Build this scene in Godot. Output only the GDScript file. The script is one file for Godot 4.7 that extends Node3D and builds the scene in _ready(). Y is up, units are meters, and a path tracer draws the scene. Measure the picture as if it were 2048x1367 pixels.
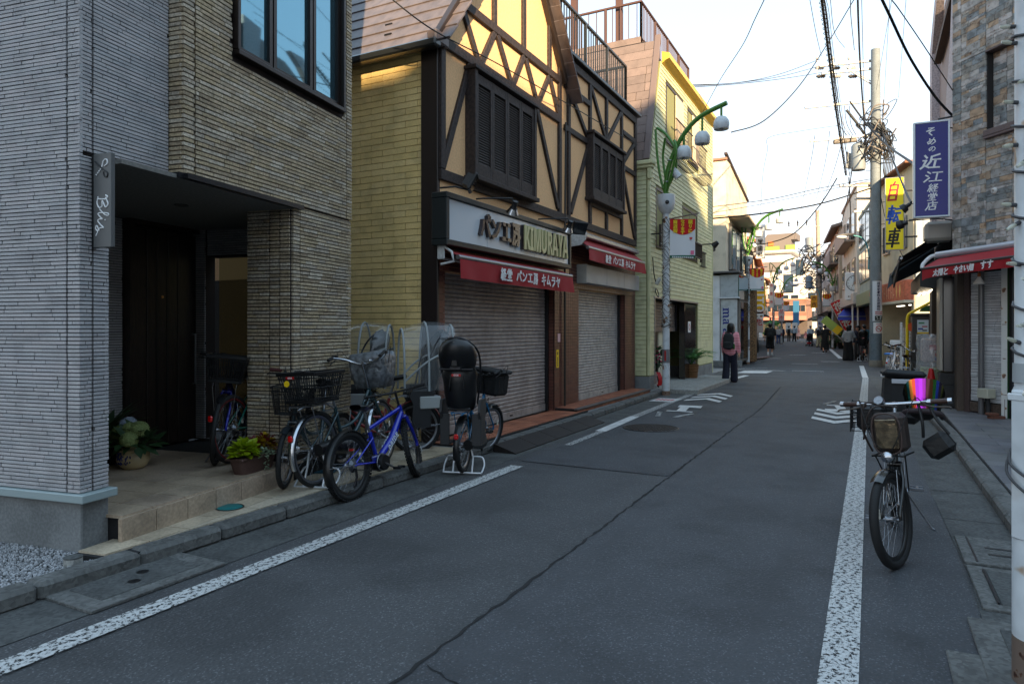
extends Node3D
# A narrow shopping street. x = across the street (right is +),y = up,-z = along the street.
const GOLD := 2.399963
var taken := {}
var rng := RandomNumberGenerator.new()
var M := {}
var T := {}
class MB:
	var v := PackedVector3Array()
	var n := PackedVector3Array()
	var i := PackedInt32Array()
	var x := Transform3D.IDENTITY
	func put(p: Vector3,nn: Vector3) -> int:
		v.append(x*p)
		n.append((x.basis*nn).normalized())
		return v.size() - 1
	func tri(a: int,b: int,c: int) -> void:
		var f := (v[c] - v[a]).cross(v[b] - v[a])
		if f.dot(n[a] + n[b] + n[c]) < 0.0:
			i.append(a); i.append(c); i.append(b)
		else:
			i.append(a); i.append(b); i.append(c)
	func quad(a: Vector3,b: Vector3,c: Vector3,d: Vector3,out: Vector3) -> MB:
		var nn := (c - a).cross(b - d).normalized()
		if nn.length_squared() < 0.5:
			nn = out
		if nn.dot(out) < 0.0:
			nn = -nn
		var q := [put(a,nn),put(b,nn),put(c,nn),put(d,nn)]
		tri(q[0],q[1],q[2]); tri(q[0],q[2],q[3])
		return self
	func box(c: Vector3,s: Vector3,b := Basis.IDENTITY) -> MB:
		var h := s*0.5
		for ax in 3:
			for sg in [-1.0,1.0]:
				var o := Vector3.ZERO; o[ax] = sg
				var u := Vector3.ZERO; u[(ax + 1) % 3] = h[(ax + 1) % 3]
				var w := Vector3.ZERO; w[(ax + 2) % 3] = h[(ax + 2) % 3]
				var m := o*h[ax]
				quad(c + b*(m - u - w),c + b*(m + u - w),c + b*(m + u + w),c + b*(m - u + w),b*o)
		return self
	func cbox(c: Vector3,s: Vector3,ch: float,b := Basis.IDENTITY) -> MB:
		var h := s*0.5
		var k := h - Vector3(ch,ch,ch)
		for ax in 3:
			var a1 := (ax + 1) % 3
			var a2 := (ax + 2) % 3
			for sg in [-1.0,1.0]:
				var o := Vector3.ZERO; o[ax] = sg
				var u := Vector3.ZERO; u[a1] = k[a1]
				var w := Vector3.ZERO; w[a2] = k[a2]
				var m := o*h[ax]
				quad(c + b*(m - u - w),c + b*(m + u - w),c + b*(m + u + w),c + b*(m - u + w),b*o)
				for sg2 in [-1.0,1.0]:
					var e1 := Vector3.ZERO; e1[ax] = sg*h[ax]; e1[a1] = sg2*k[a1]
					var e2 := Vector3.ZERO; e2[ax] = sg*k[ax]; e2[a1] = sg2*h[a1]
					var oo := Vector3.ZERO; oo[ax] = sg; oo[a1] = sg2
					quad(c + b*(e1 - w),c + b*(e1 + w),c + b*(e2 + w),c + b*(e2 - w),b*oo)
		for sx in [-1.0,1.0]:
			for sy in [-1.0,1.0]:
				for sz in [-1.0,1.0]:
					var nn := b*Vector3(sx,sy,sz).normalized()
					var p := [put(c + b*Vector3(sx*h.x,sy*k.y,sz*k.z),nn),put(c + b*Vector3(sx*k.x,sy*h.y,sz*k.z),nn),put(c + b*Vector3(sx*k.x,sy*k.y,sz*h.z),nn)]
					tri(p[0],p[1],p[2])
		return self
	func tube(pts: Array,r,sides := 8,cap := true,closed := false) -> MB:
		var m := pts.size()
		var prev := Vector3.ZERO
		var first := -1
		var last := -1
		var up := Vector3.ZERO
		for k in m:
			var d:Vector3
			if closed:
				d = (pts[(k + 1) % m] - pts[(k - 1 + m) % m]).normalized()
			else:
				d = (pts[mini(k + 1,m - 1)] - pts[maxi(k - 1,0)]).normalized()
			if k == 0:
				up = d.cross(Vector3.UP if absf(d.y) < 0.9 else Vector3.RIGHT).normalized()
			else:
				up = (up - d*up.dot(d)).normalized()
			var w := d.cross(up)
			var rr:float = r[k] if r is Array else r
			var at := v.size()
			for q in sides:
				var a := TAU*q / sides
				var nn := up*cos(a) + w*sin(a)
				put(pts[k] + nn*rr,nn)
			if k > 0:
				for q in sides:
					var q2 := (q + 1) % sides
					tri(last + q,last + q2,at + q2); tri(last + q,at + q2,at + q)
			else:
				first = at
			last = at
			if cap and not closed and (k == 0 or k == m - 1):
				var o := -d if k == 0 else d
				var cc := put(pts[k],o)
				var ring := []
				for q in sides:
					var a := TAU*q / sides
					ring.append(put(pts[k] + (up*cos(a) + w*sin(a))*rr,o))
				for q in sides:
					tri(cc,ring[q],ring[(q + 1) % sides])
		if closed:
			# nearest matching of the last ring to the first
			var best := 0
			var bd := 1e9
			for q in sides:
				var dd := v[last].distance_to(v[first + q])
				if dd < bd:
					bd = dd; best = q
			for q in sides:
				var q2 := (q + 1) % sides
				tri(last + q,last + q2,first + (best + q2) % sides); tri(last + q,first + (best + q2) % sides,first + (best + q) % sides)
		return self
	func torus(c: Vector3,axis: Vector3,R: float,r: float,sides := 40,rs := 8,squash := 1.0) -> MB:
		var u := axis.cross(Vector3.UP if absf(axis.y) < 0.9 else Vector3.RIGHT).normalized()
		var w := axis.cross(u)
		var at := v.size()
		for k in sides:
			var a := TAU*k / sides
			var d := u*cos(a) + w*sin(a)
			for q in rs:
				var e := TAU*q / rs
				put(c + d*(R + r*cos(e)) + axis*r*squash*sin(e),d*cos(e)*squash + axis*sin(e))
		for k in sides:
			for q in rs:
				var k2 := (k + 1) % sides
				var q2 := (q + 1) % rs
				tri(at + k*rs + q,at + k2*rs + q,at + k2*rs + q2); tri(at + k*rs + q,at + k2*rs + q2,at + k*rs + q2)
		return self
	func lathe(prof: Array,sides := 24,sx := 1.0,sz := 1.0) -> MB:
		for k in prof.size() - 1:
			var a:Vector2 = prof[k]
			var b:Vector2 = prof[k + 1]
			var t := (b - a).normalized()
			var ta := t
			var tb := t
			if k > 0:
				var p = (a - prof[k - 1]).normalized()
				if p.dot(t) > 0.6:ta = (p + t).normalized()
			if k < prof.size() - 2:
				var p2 = (prof[k + 2] - b).normalized()
				if p2.dot(t) > 0.6:tb = (p2 + t).normalized()
			var at := v.size()
			for q in sides:
				var an := TAU*q / sides
				var cx := cos(an)
				var cz := sin(an)
				put(Vector3(a.x*cx*sx,a.y,a.x*cz*sz),Vector3(ta.y*cx,-ta.x,ta.y*cz))
				put(Vector3(b.x*cx*sx,b.y,b.x*cz*sz),Vector3(tb.y*cx,-tb.x,tb.y*cz))
			for q in sides:
				var q2 := (q + 1) % sides
				tri(at + q*2,at + q*2 + 1,at + q2*2 + 1); tri(at + q*2,at + q2*2 + 1,at + q2*2)
		return self
	func ball(c: Vector3,r: Vector3,sides := 12) -> MB:
		var rows := maxi(4,sides / 2)
		var at := v.size()
		for k in rows + 1:
			var e := PI*k / rows
			for q in sides:
				var a := TAU*q / sides
				var d := Vector3(sin(e)*cos(a),cos(e),sin(e)*sin(a))
				put(c + d*r,d / r)
		for k in rows:
			for q in sides:
				var q2 := (q + 1) % sides
				tri(at + k*sides + q,at + k*sides + q2,at + (k + 1)*sides + q2); tri(at + k*sides + q,at + (k + 1)*sides + q2,at + (k + 1)*sides + q)
		return self
	func prism(poly: Array,z0: float,z1: float) -> MB:
		var pk := PackedVector2Array(poly)
		var t := Geometry2D.triangulate_polygon(pk)
		for zz in [z0,z1]:
			var nn := Vector3(0,0,1 if (zz > minf(z0,z1)) else -1)
			var at := v.size()
			for p in pk:
				put(Vector3(p.x,p.y,zz),nn)
			for k in t.size() / 3:
				tri(at + t[k*3],at + t[k*3 + 1],at + t[k*3 + 2])
		var cw := Geometry2D.is_polygon_clockwise(pk)
		for k in pk.size():
			var a := pk[k]
			var b := pk[(k + 1) % pk.size()]
			var o := Vector3(b.y - a.y,a.x - b.x,0).normalized()
			if cw:o = -o
			quad(Vector3(a.x,a.y,z0),Vector3(b.x,b.y,z0),Vector3(b.x,b.y,z1),Vector3(a.x,a.y,z1),o)
		return self
	# a sheet over a grid of points,both sides by the path tracer
	func grid(pts: Array,cols: int,close := false) -> MB:
		var rows := pts.size() / cols
		var at := v.size()
		for k in rows:
			for q in cols:
				var a:Vector3 = pts[k*cols + ((q + 1) % cols if close else mini(q + 1,cols - 1))]
				var b:Vector3 = pts[k*cols + ((q - 1 + cols) % cols if close else maxi(q - 1,0))]
				var c:Vector3 = pts[mini(k + 1,rows - 1)*cols + q]
				var d:Vector3 = pts[maxi(k - 1,0)*cols + q]
				var nn := (a - b).cross(c - d)
				put(pts[k*cols + q],nn.normalized() if nn.length() > 1e-9 else Vector3.UP)
		for k in rows - 1:
			for q in (cols if close else cols - 1):
				var q2 := (q + 1) % cols
				tri(at + k*cols + q,at + k*cols + q2,at + (k + 1)*cols + q2); tri(at + k*cols + q,at + (k + 1)*cols + q2,at + (k + 1)*cols + q)
		return self
	func mesh() -> ArrayMesh:
		var a := []
		a.resize(Mesh.ARRAY_MAX)
		a[Mesh.ARRAY_VERTEX] = v
		a[Mesh.ARRAY_NORMAL] = n
		a[Mesh.ARRAY_INDEX] = i
		var m := ArrayMesh.new()
		m.add_surface_from_arrays(Mesh.PRIMITIVE_TRIANGLES,a)
		return m
func mb(x := Transform3D.IDENTITY) -> MB:
	var b := MB.new()
	b.x = x
	return b
func numbered(called: String) -> String:
	taken[called] = taken.get(called,0) + 1
	return called if taken[called] == 1 else "%s_%03d" % [called,taken[called] - 1]
func thing(called: String,label: String,category: String,at := Vector3.ZERO,turn := 0.0,group := "") -> Node3D:
	var o := Node3D.new()
	o.name = numbered(called)
	add_child(o)
	o.position = at
	o.rotation.y = turn
	tag(o,label,category,group)
	return o
func tag(o: Node3D,label: String,category: String,group := "") -> Node3D:
	o.set_meta("label",label)
	o.set_meta("category",category)
	if group:o.set_meta("group",group)
	return o
func node(called: String,parent: Node3D,x := Transform3D.IDENTITY) -> Node3D:
	var o := Node3D.new()
	o.name = called
	parent.add_child(o,true)
	o.transform = x
	return o
func part(called: String,m,material: Material,parent: Node3D,x := Transform3D.IDENTITY) -> MeshInstance3D:
	var o := MeshInstance3D.new()
	o.mesh = m.mesh() if m is MB else m
	o.material_override = material
	o.name = numbered(called) if parent == self else called
	parent.add_child(o,true)
	o.transform = x
	return o
func struct(called: String,m,material: Material) -> MeshInstance3D:
	var o := part(called,m,material,self)
	o.set_meta("kind","structure")
	return o
func stuff(o: Node3D) -> Node3D:
	o.set_meta("kind","stuff")
	return o
func copy(o: Node3D,at: Vector3,turn: float,label: String,base: String) -> Node3D:
	var c:Node3D = o.duplicate()
	c.name = numbered(base)
	add_child(c)
	c.position = at
	c.rotation.y = turn
	c.set_meta("label",label)
	return c
func V(x: float,y: float,z: float) -> Vector3: return Vector3(x,y,z)
func xf(p: Vector3,ry := 0.0,rx := 0.0,rz := 0.0) -> Transform3D: return Transform3D(Basis.from_euler(Vector3(rx,ry,rz)),p)
# point in the street:t across,r along,y up
func W(t: float,r: float,y := 0.0) -> Vector3: return Vector3(t,y,-r)
func curve(pts: Array,per := 6,closed := false) -> Array:
	var out := []
	var m := pts.size()
	for k in (m if closed else m - 1):
		var p0 = pts[(k - 1 + m) % m] if closed or k > 0 else pts[k]
		var p1 = pts[k]
		var p2 = pts[(k + 1) % m]
		var p3 = pts[(k + 2) % m] if closed or k + 2 < m else p2
		for q in per:
			var u := float(q) / per
			out.append(0.5*(2.0*p1 + (p2 - p0)*u + (2.0*p0 - 5.0*p1 + 4.0*p2 - p3)*u*u + (3.0*p1 - p0 - 3.0*p2 + p3)*u*u*u))
	if not closed:out.append(pts[m - 1])
	return out
# ---- textures and materials
func noise_tex(called: String,size: int,kind: int,freq: float,ramp: Array,oct := 3,warp := 0.0,cell := 1,gain := 0.5) -> void:
	var f := FastNoiseLite.new()
	f.seed = hash(called) % 1000
	f.noise_type = kind
	f.frequency = freq
	f.fractal_octaves = oct
	f.fractal_gain = gain
	f.fractal_type = FastNoiseLite.FRACTAL_FBM if oct > 1 else FastNoiseLite.FRACTAL_NONE
	f.cellular_return_type = cell
	if warp > 0.0:
		f.domain_warp_enabled = true
		f.domain_warp_amplitude = warp
		f.domain_warp_frequency = freq
	var g := Gradient.new()
	var off := PackedFloat32Array()
	var col := PackedColorArray()
	for k in ramp.size() / 2:
		off.append(ramp[k*2])
		col.append(ramp[k*2 + 1] if ramp[k*2 + 1] is Color else Color(ramp[k*2 + 1],ramp[k*2 + 1],ramp[k*2 + 1]))
	g.offsets = off
	g.colors = col
	var im := f.get_seamless_image(size,size)
	im.convert(Image.FORMAT_L8)
	var data := im.get_data()
	var lut := PackedByteArray()
	for k in 256:
		var c := g.sample(k / 255.0)
		lut.append(int(c.r*255)); lut.append(int(c.g*255)); lut.append(int(c.b*255)); lut.append(int(c.a*255))
	var out := PackedByteArray()
	out.resize(data.size()*4)
	for k in data.size():
		var d := data[k]*4
		out[k*4] = lut[d]; out[k*4 + 1] = lut[d + 1]; out[k*4 + 2] = lut[d + 2]; out[k*4 + 3] = lut[d + 3]
	T[called] = ImageTexture.create_from_image(Image.create_from_data(size,size,false,Image.FORMAT_RGBA8,out))
func mat(col: Color,rough := 0.8,o := {}) -> StandardMaterial3D:
	var m := StandardMaterial3D.new()
	m.albedo_color = col
	m.roughness = rough
	m.metallic = o.get("metal",0.0)
	m.metallic_specular = o.get("spec",0.5)
	if o.has("tex"):
		m.albedo_texture = T[o.tex]
		m.uv1_triplanar = true
		m.uv1_world_triplanar = o.get("world",true)
		m.uv1_scale = o.get("scale",Vector3.ONE) if o.get("scale",Vector3.ONE) is Vector3 else Vector3.ONE*o.scale
		m.uv1_triplanar_sharpness = 8.0
		if o.has("bump"):
			m.heightmap_enabled = true
			m.heightmap_texture = T[o.get("height",o.tex)]
			m.heightmap_scale = o.bump
	if o.has("detail"):
		m.detail_enabled = true
		m.detail_albedo = T[o.detail]
		m.detail_blend_mode = BaseMaterial3D.BLEND_MODE_MUL
		m.detail_uv_layer = BaseMaterial3D.DETAIL_UV_2
		m.uv2_triplanar = true
		m.uv2_world_triplanar = true
		m.uv2_scale = Vector3.ONE*o.get("dscale",0.35)
	if o.has("coat"):
		m.clearcoat_enabled = true
		m.clearcoat = o.coat
		m.clearcoat_roughness = 0.15
	if o.has("alpha"):
		m.transparency = BaseMaterial3D.TRANSPARENCY_ALPHA
		m.albedo_color.a = o.alpha
	if o.has("cut"):
		m.transparency = BaseMaterial3D.TRANSPARENCY_ALPHA_SCISSOR
		m.alpha_scissor_threshold = o.cut
	if o.has("glow"):
		m.emission_enabled = true
		m.emission = col
		m.emission_energy_multiplier = o.glow
	if o.has("back"):
		m.backlight_enabled = true
		m.backlight = o.back
	if o.has("rim"):
		m.rim_enabled = true
		m.rim = o.rim
	return m
# ---- many pieces laid on a face:the largest in view singly,the others joined
var pool := []
func run_cells(w: float,h: float,row: float,lens: Array,tones: int,proud := 0.002,gap := 0.004,rows := []) -> Array:
	var out := []
	var y := 0.0
	var k := 0
	while y < h - 0.004:
		var rh:float = rows[rng.randi() % rows.size()] if rows else row
		rh = minf(rh,h - y)
		var x:float = -rng.randf()*lens[0]*0.9 if lens.size() > 1 else (-lens[0]*0.5 if k % 2 and lens[0] > row*1.9 else 0.0)
		while x < w:
			var l:float = lens[rng.randi() % lens.size()]
			var x0 := maxf(x,0.0)
			var x1 := minf(x + l,w)
			if x1 - x0 > 0.012:
				out.append([x0 + minf(gap,0.005)*0.5,x1 - minf(gap,0.005)*0.5,y + gap*0.5,y + rh - gap*0.5,rng.randi() % tones,rng.randf()*proud])
			x += l
		y += rh
		k += 1
	return out
func lay(cells: Array,x: Transform3D,depth: float) -> void:
	for c in cells:
		pool.append([x,c,depth])
func lay_end(parent: Node3D,called: String,rest: String,palette: Array,rough: float,o: Dictionary,limit := 290,unit: Mesh = null) -> void:
	var eye := parent.global_transform.affine_inverse()*Vector3(0,1.5,0)
	var look := parent.global_transform.basis.inverse()*Vector3(-0.4648,0,-0.8854)
	for p in pool:
		var c:Array = p[1]
		var at:Vector3 = p[0]*V((c[0] + c[1])*0.5,(c[2] + c[3])*0.5,0)
		var d := at - eye
		var dep := d.dot(look)
		var face := absf((p[0].basis*Vector3.BACK).dot(d.normalized()))
		var side := d - look*dep
		var seen := dep > 0.5 and absf(d.y / dep + 0.02) < 0.52 and absf(side.x*look.z - side.z*look.x) / dep < 0.77
		p.append((c[1] - c[0])*(c[3] - c[2])*face / d.length_squared() if seen else 0.0)
	pool.sort_custom(func(a,b): return a[3] > b[3])
	if unit == null:
		unit = mb().cbox(Vector3.ZERO,Vector3.ONE,0.03).mesh()
	var mats := []
	for c in palette:mats.append(mat(c,rough,o))
	var more := []
	for k in pool.size():
		var p:Array = pool[k]
		var c:Array = p[1]
		var dp:float = p[2] + c[5]
		var lx:Transform3D = p[0]*Transform3D(Basis.from_scale(V(c[1] - c[0],c[3] - c[2],dp)),V((c[0] + c[1])*0.5,(c[2] + c[3])*0.5,dp*0.5 - 0.0))
		if k < limit:
			part(called,unit,mats[c[4] % mats.size()],parent,lx)
		else:
			more.append([lx,palette[c[4] % palette.size()]])
	if more:
		var mm := MultiMesh.new()
		mm.transform_format = MultiMesh.TRANSFORM_3D
		mm.use_colors = true
		mm.mesh = unit
		mm.instance_count = more.size()
		for k in more.size():
			mm.set_instance_transform(k,more[k][0])
			var c:Color = more[k][1]
			mm.set_instance_color(k,c.srgb_to_linear())
		var mi := MultiMeshInstance3D.new()
		mi.name = rest
		mi.multimesh = mm
		var mm_mat := mat(Color.WHITE,rough,o)
		mm_mat.vertex_color_use_as_albedo = true
		mi.material_override = mm_mat
		parent.add_child(mi,true)
		stuff(mi)
	pool = []
# ---- lettering:strokes on a 100 x 100 field,y down
var GL := {
	"パ":"30,30 22,55 8,82;58,28 72,52 90,82;84,6 92,10 92,18 84,22 76,18 76,10 84,6",
	"ン":"12,22 34,38;10,84 45,74 70,54 90,24","工":"16,20 84,20;50,20 50,82;6,82 94,82",
	"房":"12,10 88,10;22,26 80,26 80,44 22,44;22,26 22,60 8,94;52,44 52,56;28,58 94,58;50,58 46,78 30,94;48,72 82,72 76,94 64,92",
	"経":"28,6 14,28 28,42;44,22 16,56 46,54;30,56 30,96;16,66 10,84;42,66 48,80;54,12 86,12 70,34 50,48;60,24 76,38 96,48;56,64 90,64;72,48 72,90;50,92 98,92",
	"堂":"50,4 50,24;24,8 32,20;76,8 68,20;10,42 10,26 90,26 90,42;32,38 68,38 68,54 32,54 32,38;22,70 78,70;50,54 50,92;8,94 92,94",
	"キ":"16,36 84,26;10,64 92,52;42,6 60,96","ム":"46,8 16,80 82,72;62,50 92,92","ラ":"22,18 80,18;12,42 86,42 76,68 34,96","ヤ":"8,44 90,26 70,58;34,12 56,94",
	"近":"10,12 22,26;6,44 22,44 14,74;2,94 20,76 44,90 98,92;84,8 46,20 46,52 34,74;46,40 94,40;70,40 70,84","江":"12,10 28,24;6,38 20,48;4,92 28,60;40,18 92,18;66,18 66,88;32,88 98,88",
	"店":"50,2 50,18;12,18 94,18;20,18 20,56 4,96;56,28 56,56;56,40 88,40;34,58 86,58 86,92 34,92 34,58",
	"そ":"26,12 74,12 16,46 86,40;60,42 42,66 72,94","め":"26,18 42,80;68,12 50,62 24,86 12,62 40,36 78,34 92,62 60,92","の":"52,20 44,62 22,80 8,54 34,24 68,18 92,46 84,76 58,92",
	"自":"50,2 40,18;22,18 78,18 78,96 22,96 22,18;22,44 78,44;22,70 78,70","転":"8,18 50,18;12,32 46,32 46,62 12,62 12,32;12,47 46,47;6,76 52,76;29,4 29,96;60,22 92,22;54,44 98,44;74,44 58,86 92,80;80,62 94,94",
	"車":"12,16 88,16;20,32 80,32 80,64 20,64 20,32;20,48 80,48;4,80 96,80;50,2 50,98",
	"太":"8,34 92,34;50,6 48,50 6,94;50,48 94,94;42,74 54,86","陽":"10,8 10,96;10,10 34,10 24,34 34,56 12,62;48,8 88,8 88,38 48,38 48,8;48,23 88,23;40,48 98,48;54,56 44,72;50,60 92,60 84,94 72,92;66,62 48,92;78,62 62,94",
	"と":"28,8 40,46;86,26 36,54 20,76 40,92 88,90","や":"6,50 60,28 90,40 62,64;52,8 62,24;28,18 54,96","さ":"12,34 88,26;48,6 76,62 40,58;26,66 34,90 78,88","い":"14,22 20,66 34,82 42,62;72,24 88,66",
	"畑":"8,36 12,52;42,30 34,46;26,6 24,56 4,94;26,58 42,84;50,16 96,16 96,92 50,92 50,16;73,16 73,92;50,54 96,54","す":"6,26 94,24;54,4 54,60 36,58 40,42 56,48;54,58 52,80 34,96",
	"頼":"26,4 26,96;6,20 46,20;10,34 42,34 42,54 10,54 10,34;26,54 6,84;28,56 46,80;54,10 98,10;74,10 68,26;60,26 92,26 92,74 60,74 60,26;60,42 92,42;60,58 92,58;66,76 52,96;84,76 98,96",
	"り":"30,12 26,58 38,44;70,8 76,54 44,94","に":"18,14 16,92 28,74;48,28 86,26;46,66 56,84 92,80","な":"10,30 54,24;38,6 14,62;72,22 92,34;66,42 64,80 42,90 40,72 62,72 90,90","ま":"16,26 84,24;20,46 80,44;50,6 50,80 28,90 26,74 52,74 84,92",
	"商":"50,2 50,16;8,18 92,18;36,24 40,32;64,24 60,32;14,96 14,36 86,36 86,94 76,92;40,40 34,54;60,40 66,52;34,62 66,62 66,82 34,82 34,62","街":"22,4 6,28;24,28 6,50;17,44 17,96;34,22 62,22;48,6 48,40;30,40 64,40;36,60 62,60;48,46 48,84;32,84 66,80;72,14 96,14;68,42 98,42;84,42 84,94 74,90",
	"屋":"14,10 86,10 86,30 14,30;14,10 14,54 2,96;24,42 92,42;52,42 34,60 82,56;34,74 84,74;58,60 58,94;20,94 96,94","歯":"50,2 50,28;50,14 76,14;28,14 28,28;6,28 94,28;16,40 16,94 84,94 84,40;28,62 72,62;50,40 50,86;34,42 40,52;66,42 60,52;46,62 30,82;54,62 70,82",
	"科":"44,6 12,18;4,36 50,36;28,16 28,96;26,40 4,70;30,44 46,60;60,16 70,26;56,38 66,48;50,70 98,60;82,4 82,96","皮":"18,24 18,54 4,94;18,24 90,24 82,38;52,4 52,50;24,50 78,50 54,76 26,96;36,58 60,84 94,96",
	"膚":"50,2 50,24;50,12 80,12;14,24 90,24 84,34;14,24 14,60 4,96;34,36 76,32;50,26 50,44 82,44;28,54 76,54;52,46 52,62;30,54 30,63 76,63 76,54;34,70 34,96;34,70 72,70 72,96;34,79 72,79;34,87 72,87",
	"泌":"12,12 26,26;6,40 20,50;4,92 26,62;40,40 32,68;54,18 62,34;86,12 38,92;54,36 56,82 90,82 90,66;84,44 96,60","尿":"18,10 86,10 86,32 18,32;18,10 18,54 4,96;56,36 56,92 44,86;28,52 46,52 26,84;84,42 66,56;62,54 94,90",
	"器":"12,6 42,6 42,28 12,28 12,6;58,6 88,6 88,28 58,28 58,6;6,46 94,46;52,34 46,46 6,66;54,46 94,66;12,70 42,70 42,94 12,94 12,70;58,70 88,70 88,94 58,94 58,70",
	"ー":"10,50 90,50","市":"50,2 50,20;8,22 92,22;20,84 20,42 80,42 80,84;50,24 50,98","花":"8,18 92,18;32,4 32,30;68,4 68,30;34,36 12,66;24,56 24,98;86,44 54,60;54,34 54,90 94,90 94,76",
}
func strokes(ch: String) -> Array:
	var out := []
	if GL.has(ch):
		for line in GL[ch].split(";"):
			var pts := []
			for p in line.strip_edges().split(" ",false):
				var q = p.split(",")
				pts.append(Vector2(float(q[0]),-float(q[1])) / 100.0)
			out.append(pts)
	return out
# one sheet of lettering in MB b:x to the right,y up,raised along z
func script_line(b: MB,text: String,at: Vector3,size: Vector2,step: Vector2,w: float,dz: float,slant := 0.0,bold_h := 1.0) -> void:
	var p := at
	for ch in text:
		for line in strokes(ch):
			for k in line.size() - 1:
				var a:Vector2 = line[k]*size
				var c:Vector2 = line[k + 1]*size
				a.x += a.y*slant
				c.x += c.y*slant
				var d := (c - a).normalized()
				var hw := w*0.5*lerpf(bold_h,1.0,absf(d.y))
				var nn := Vector2(-d.y,d.x)*hw
				a -= d*hw*0.8
				c += d*hw*0.8
				var q := [a - nn,c - nn,c + nn,a + nn]
				var z0 := p.z
				var z1:float = p.z + dz + 0.0004*(k % 3)
				var f := []
				for e in q:f.append(V(p.x + e.x,p.y + e.y,z1))
				b.quad(f[0],f[1],f[2],f[3],Vector3.BACK)
				for e in 4:
					var g:Vector3 = f[e]
					var h:Vector3 = f[(e + 1) % 4]
					b.quad(g,h,V(h.x,h.y,z0),V(g.x,g.y,z0),(h - g).cross(Vector3.BACK))
		p += V(step.x,step.y,0)
func latin(text: String,h: float,depth: float,bold := true,font := "Droid Sans") -> TextMesh:
	var f := SystemFont.new()
	f.font_names = PackedStringArray([font])
	f.font_weight = 700 if bold else 400
	var t := TextMesh.new()
	t.font = f
	t.text = text
	t.font_size = 64
	t.pixel_size = h / 46.0
	t.depth = depth
	t.curve_step = 1.5
	return t
func lights() -> void:
	var cam := Camera3D.new()
	cam.name = "camera"
	cam.projection = Camera3D.PROJECTION_FRUSTUM
	cam.near = 0.1
	cam.far = 900.0
	cam.size = 2.0*0.1*683.5 / 1365.0
	cam.frustum_offset = Vector2(0.0,-28.5 / 1365.0*0.1)
	add_child(cam)
	cam.position = V(0,1.5,0)
	cam.rotation.y = deg_to_rad(27.7)
	cam.current = true
	var we := WorldEnvironment.new()
	we.name = "world"
	var e := Environment.new()
	e.background_mode = Environment.BG_SKY
	var sm := ProceduralSkyMaterial.new()
	sm.sky_top_color = Color(0.66,0.77,0.87)
	sm.sky_horizon_color = Color(0.96,0.95,0.93)
	sm.sky_curve = 0.16
	sm.ground_bottom_color = Color(0.25,0.24,0.23)
	sm.ground_horizon_color = Color(0.5,0.5,0.5)
	sm.sun_angle_max = 18.0
	var sky := Sky.new()
	sky.sky_material = sm
	e.sky = sky
	e.tonemap_mode = Environment.TONE_MAPPER_LINEAR
	e.tonemap_exposure = 3.3
	e.background_energy_multiplier = 0.64
	e.sdfgi_enabled = true
	e.ssao_enabled = true
	e.ssil_enabled = true
	we.environment = e
	add_child(we)
	var sun := DirectionalLight3D.new()
	sun.name = "sun"
	sun.light_color = Color(1.0,0.88,0.70)
	sun.light_energy = 1.4
	sun.light_angular_distance = 0.6
	sun.shadow_enabled = true
	add_child(sun)
	# low late sun from behind the camera's right shoulder
	sun.look_at_from_position(Vector3.ZERO,V(-0.6,-0.315,-0.8))
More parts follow.
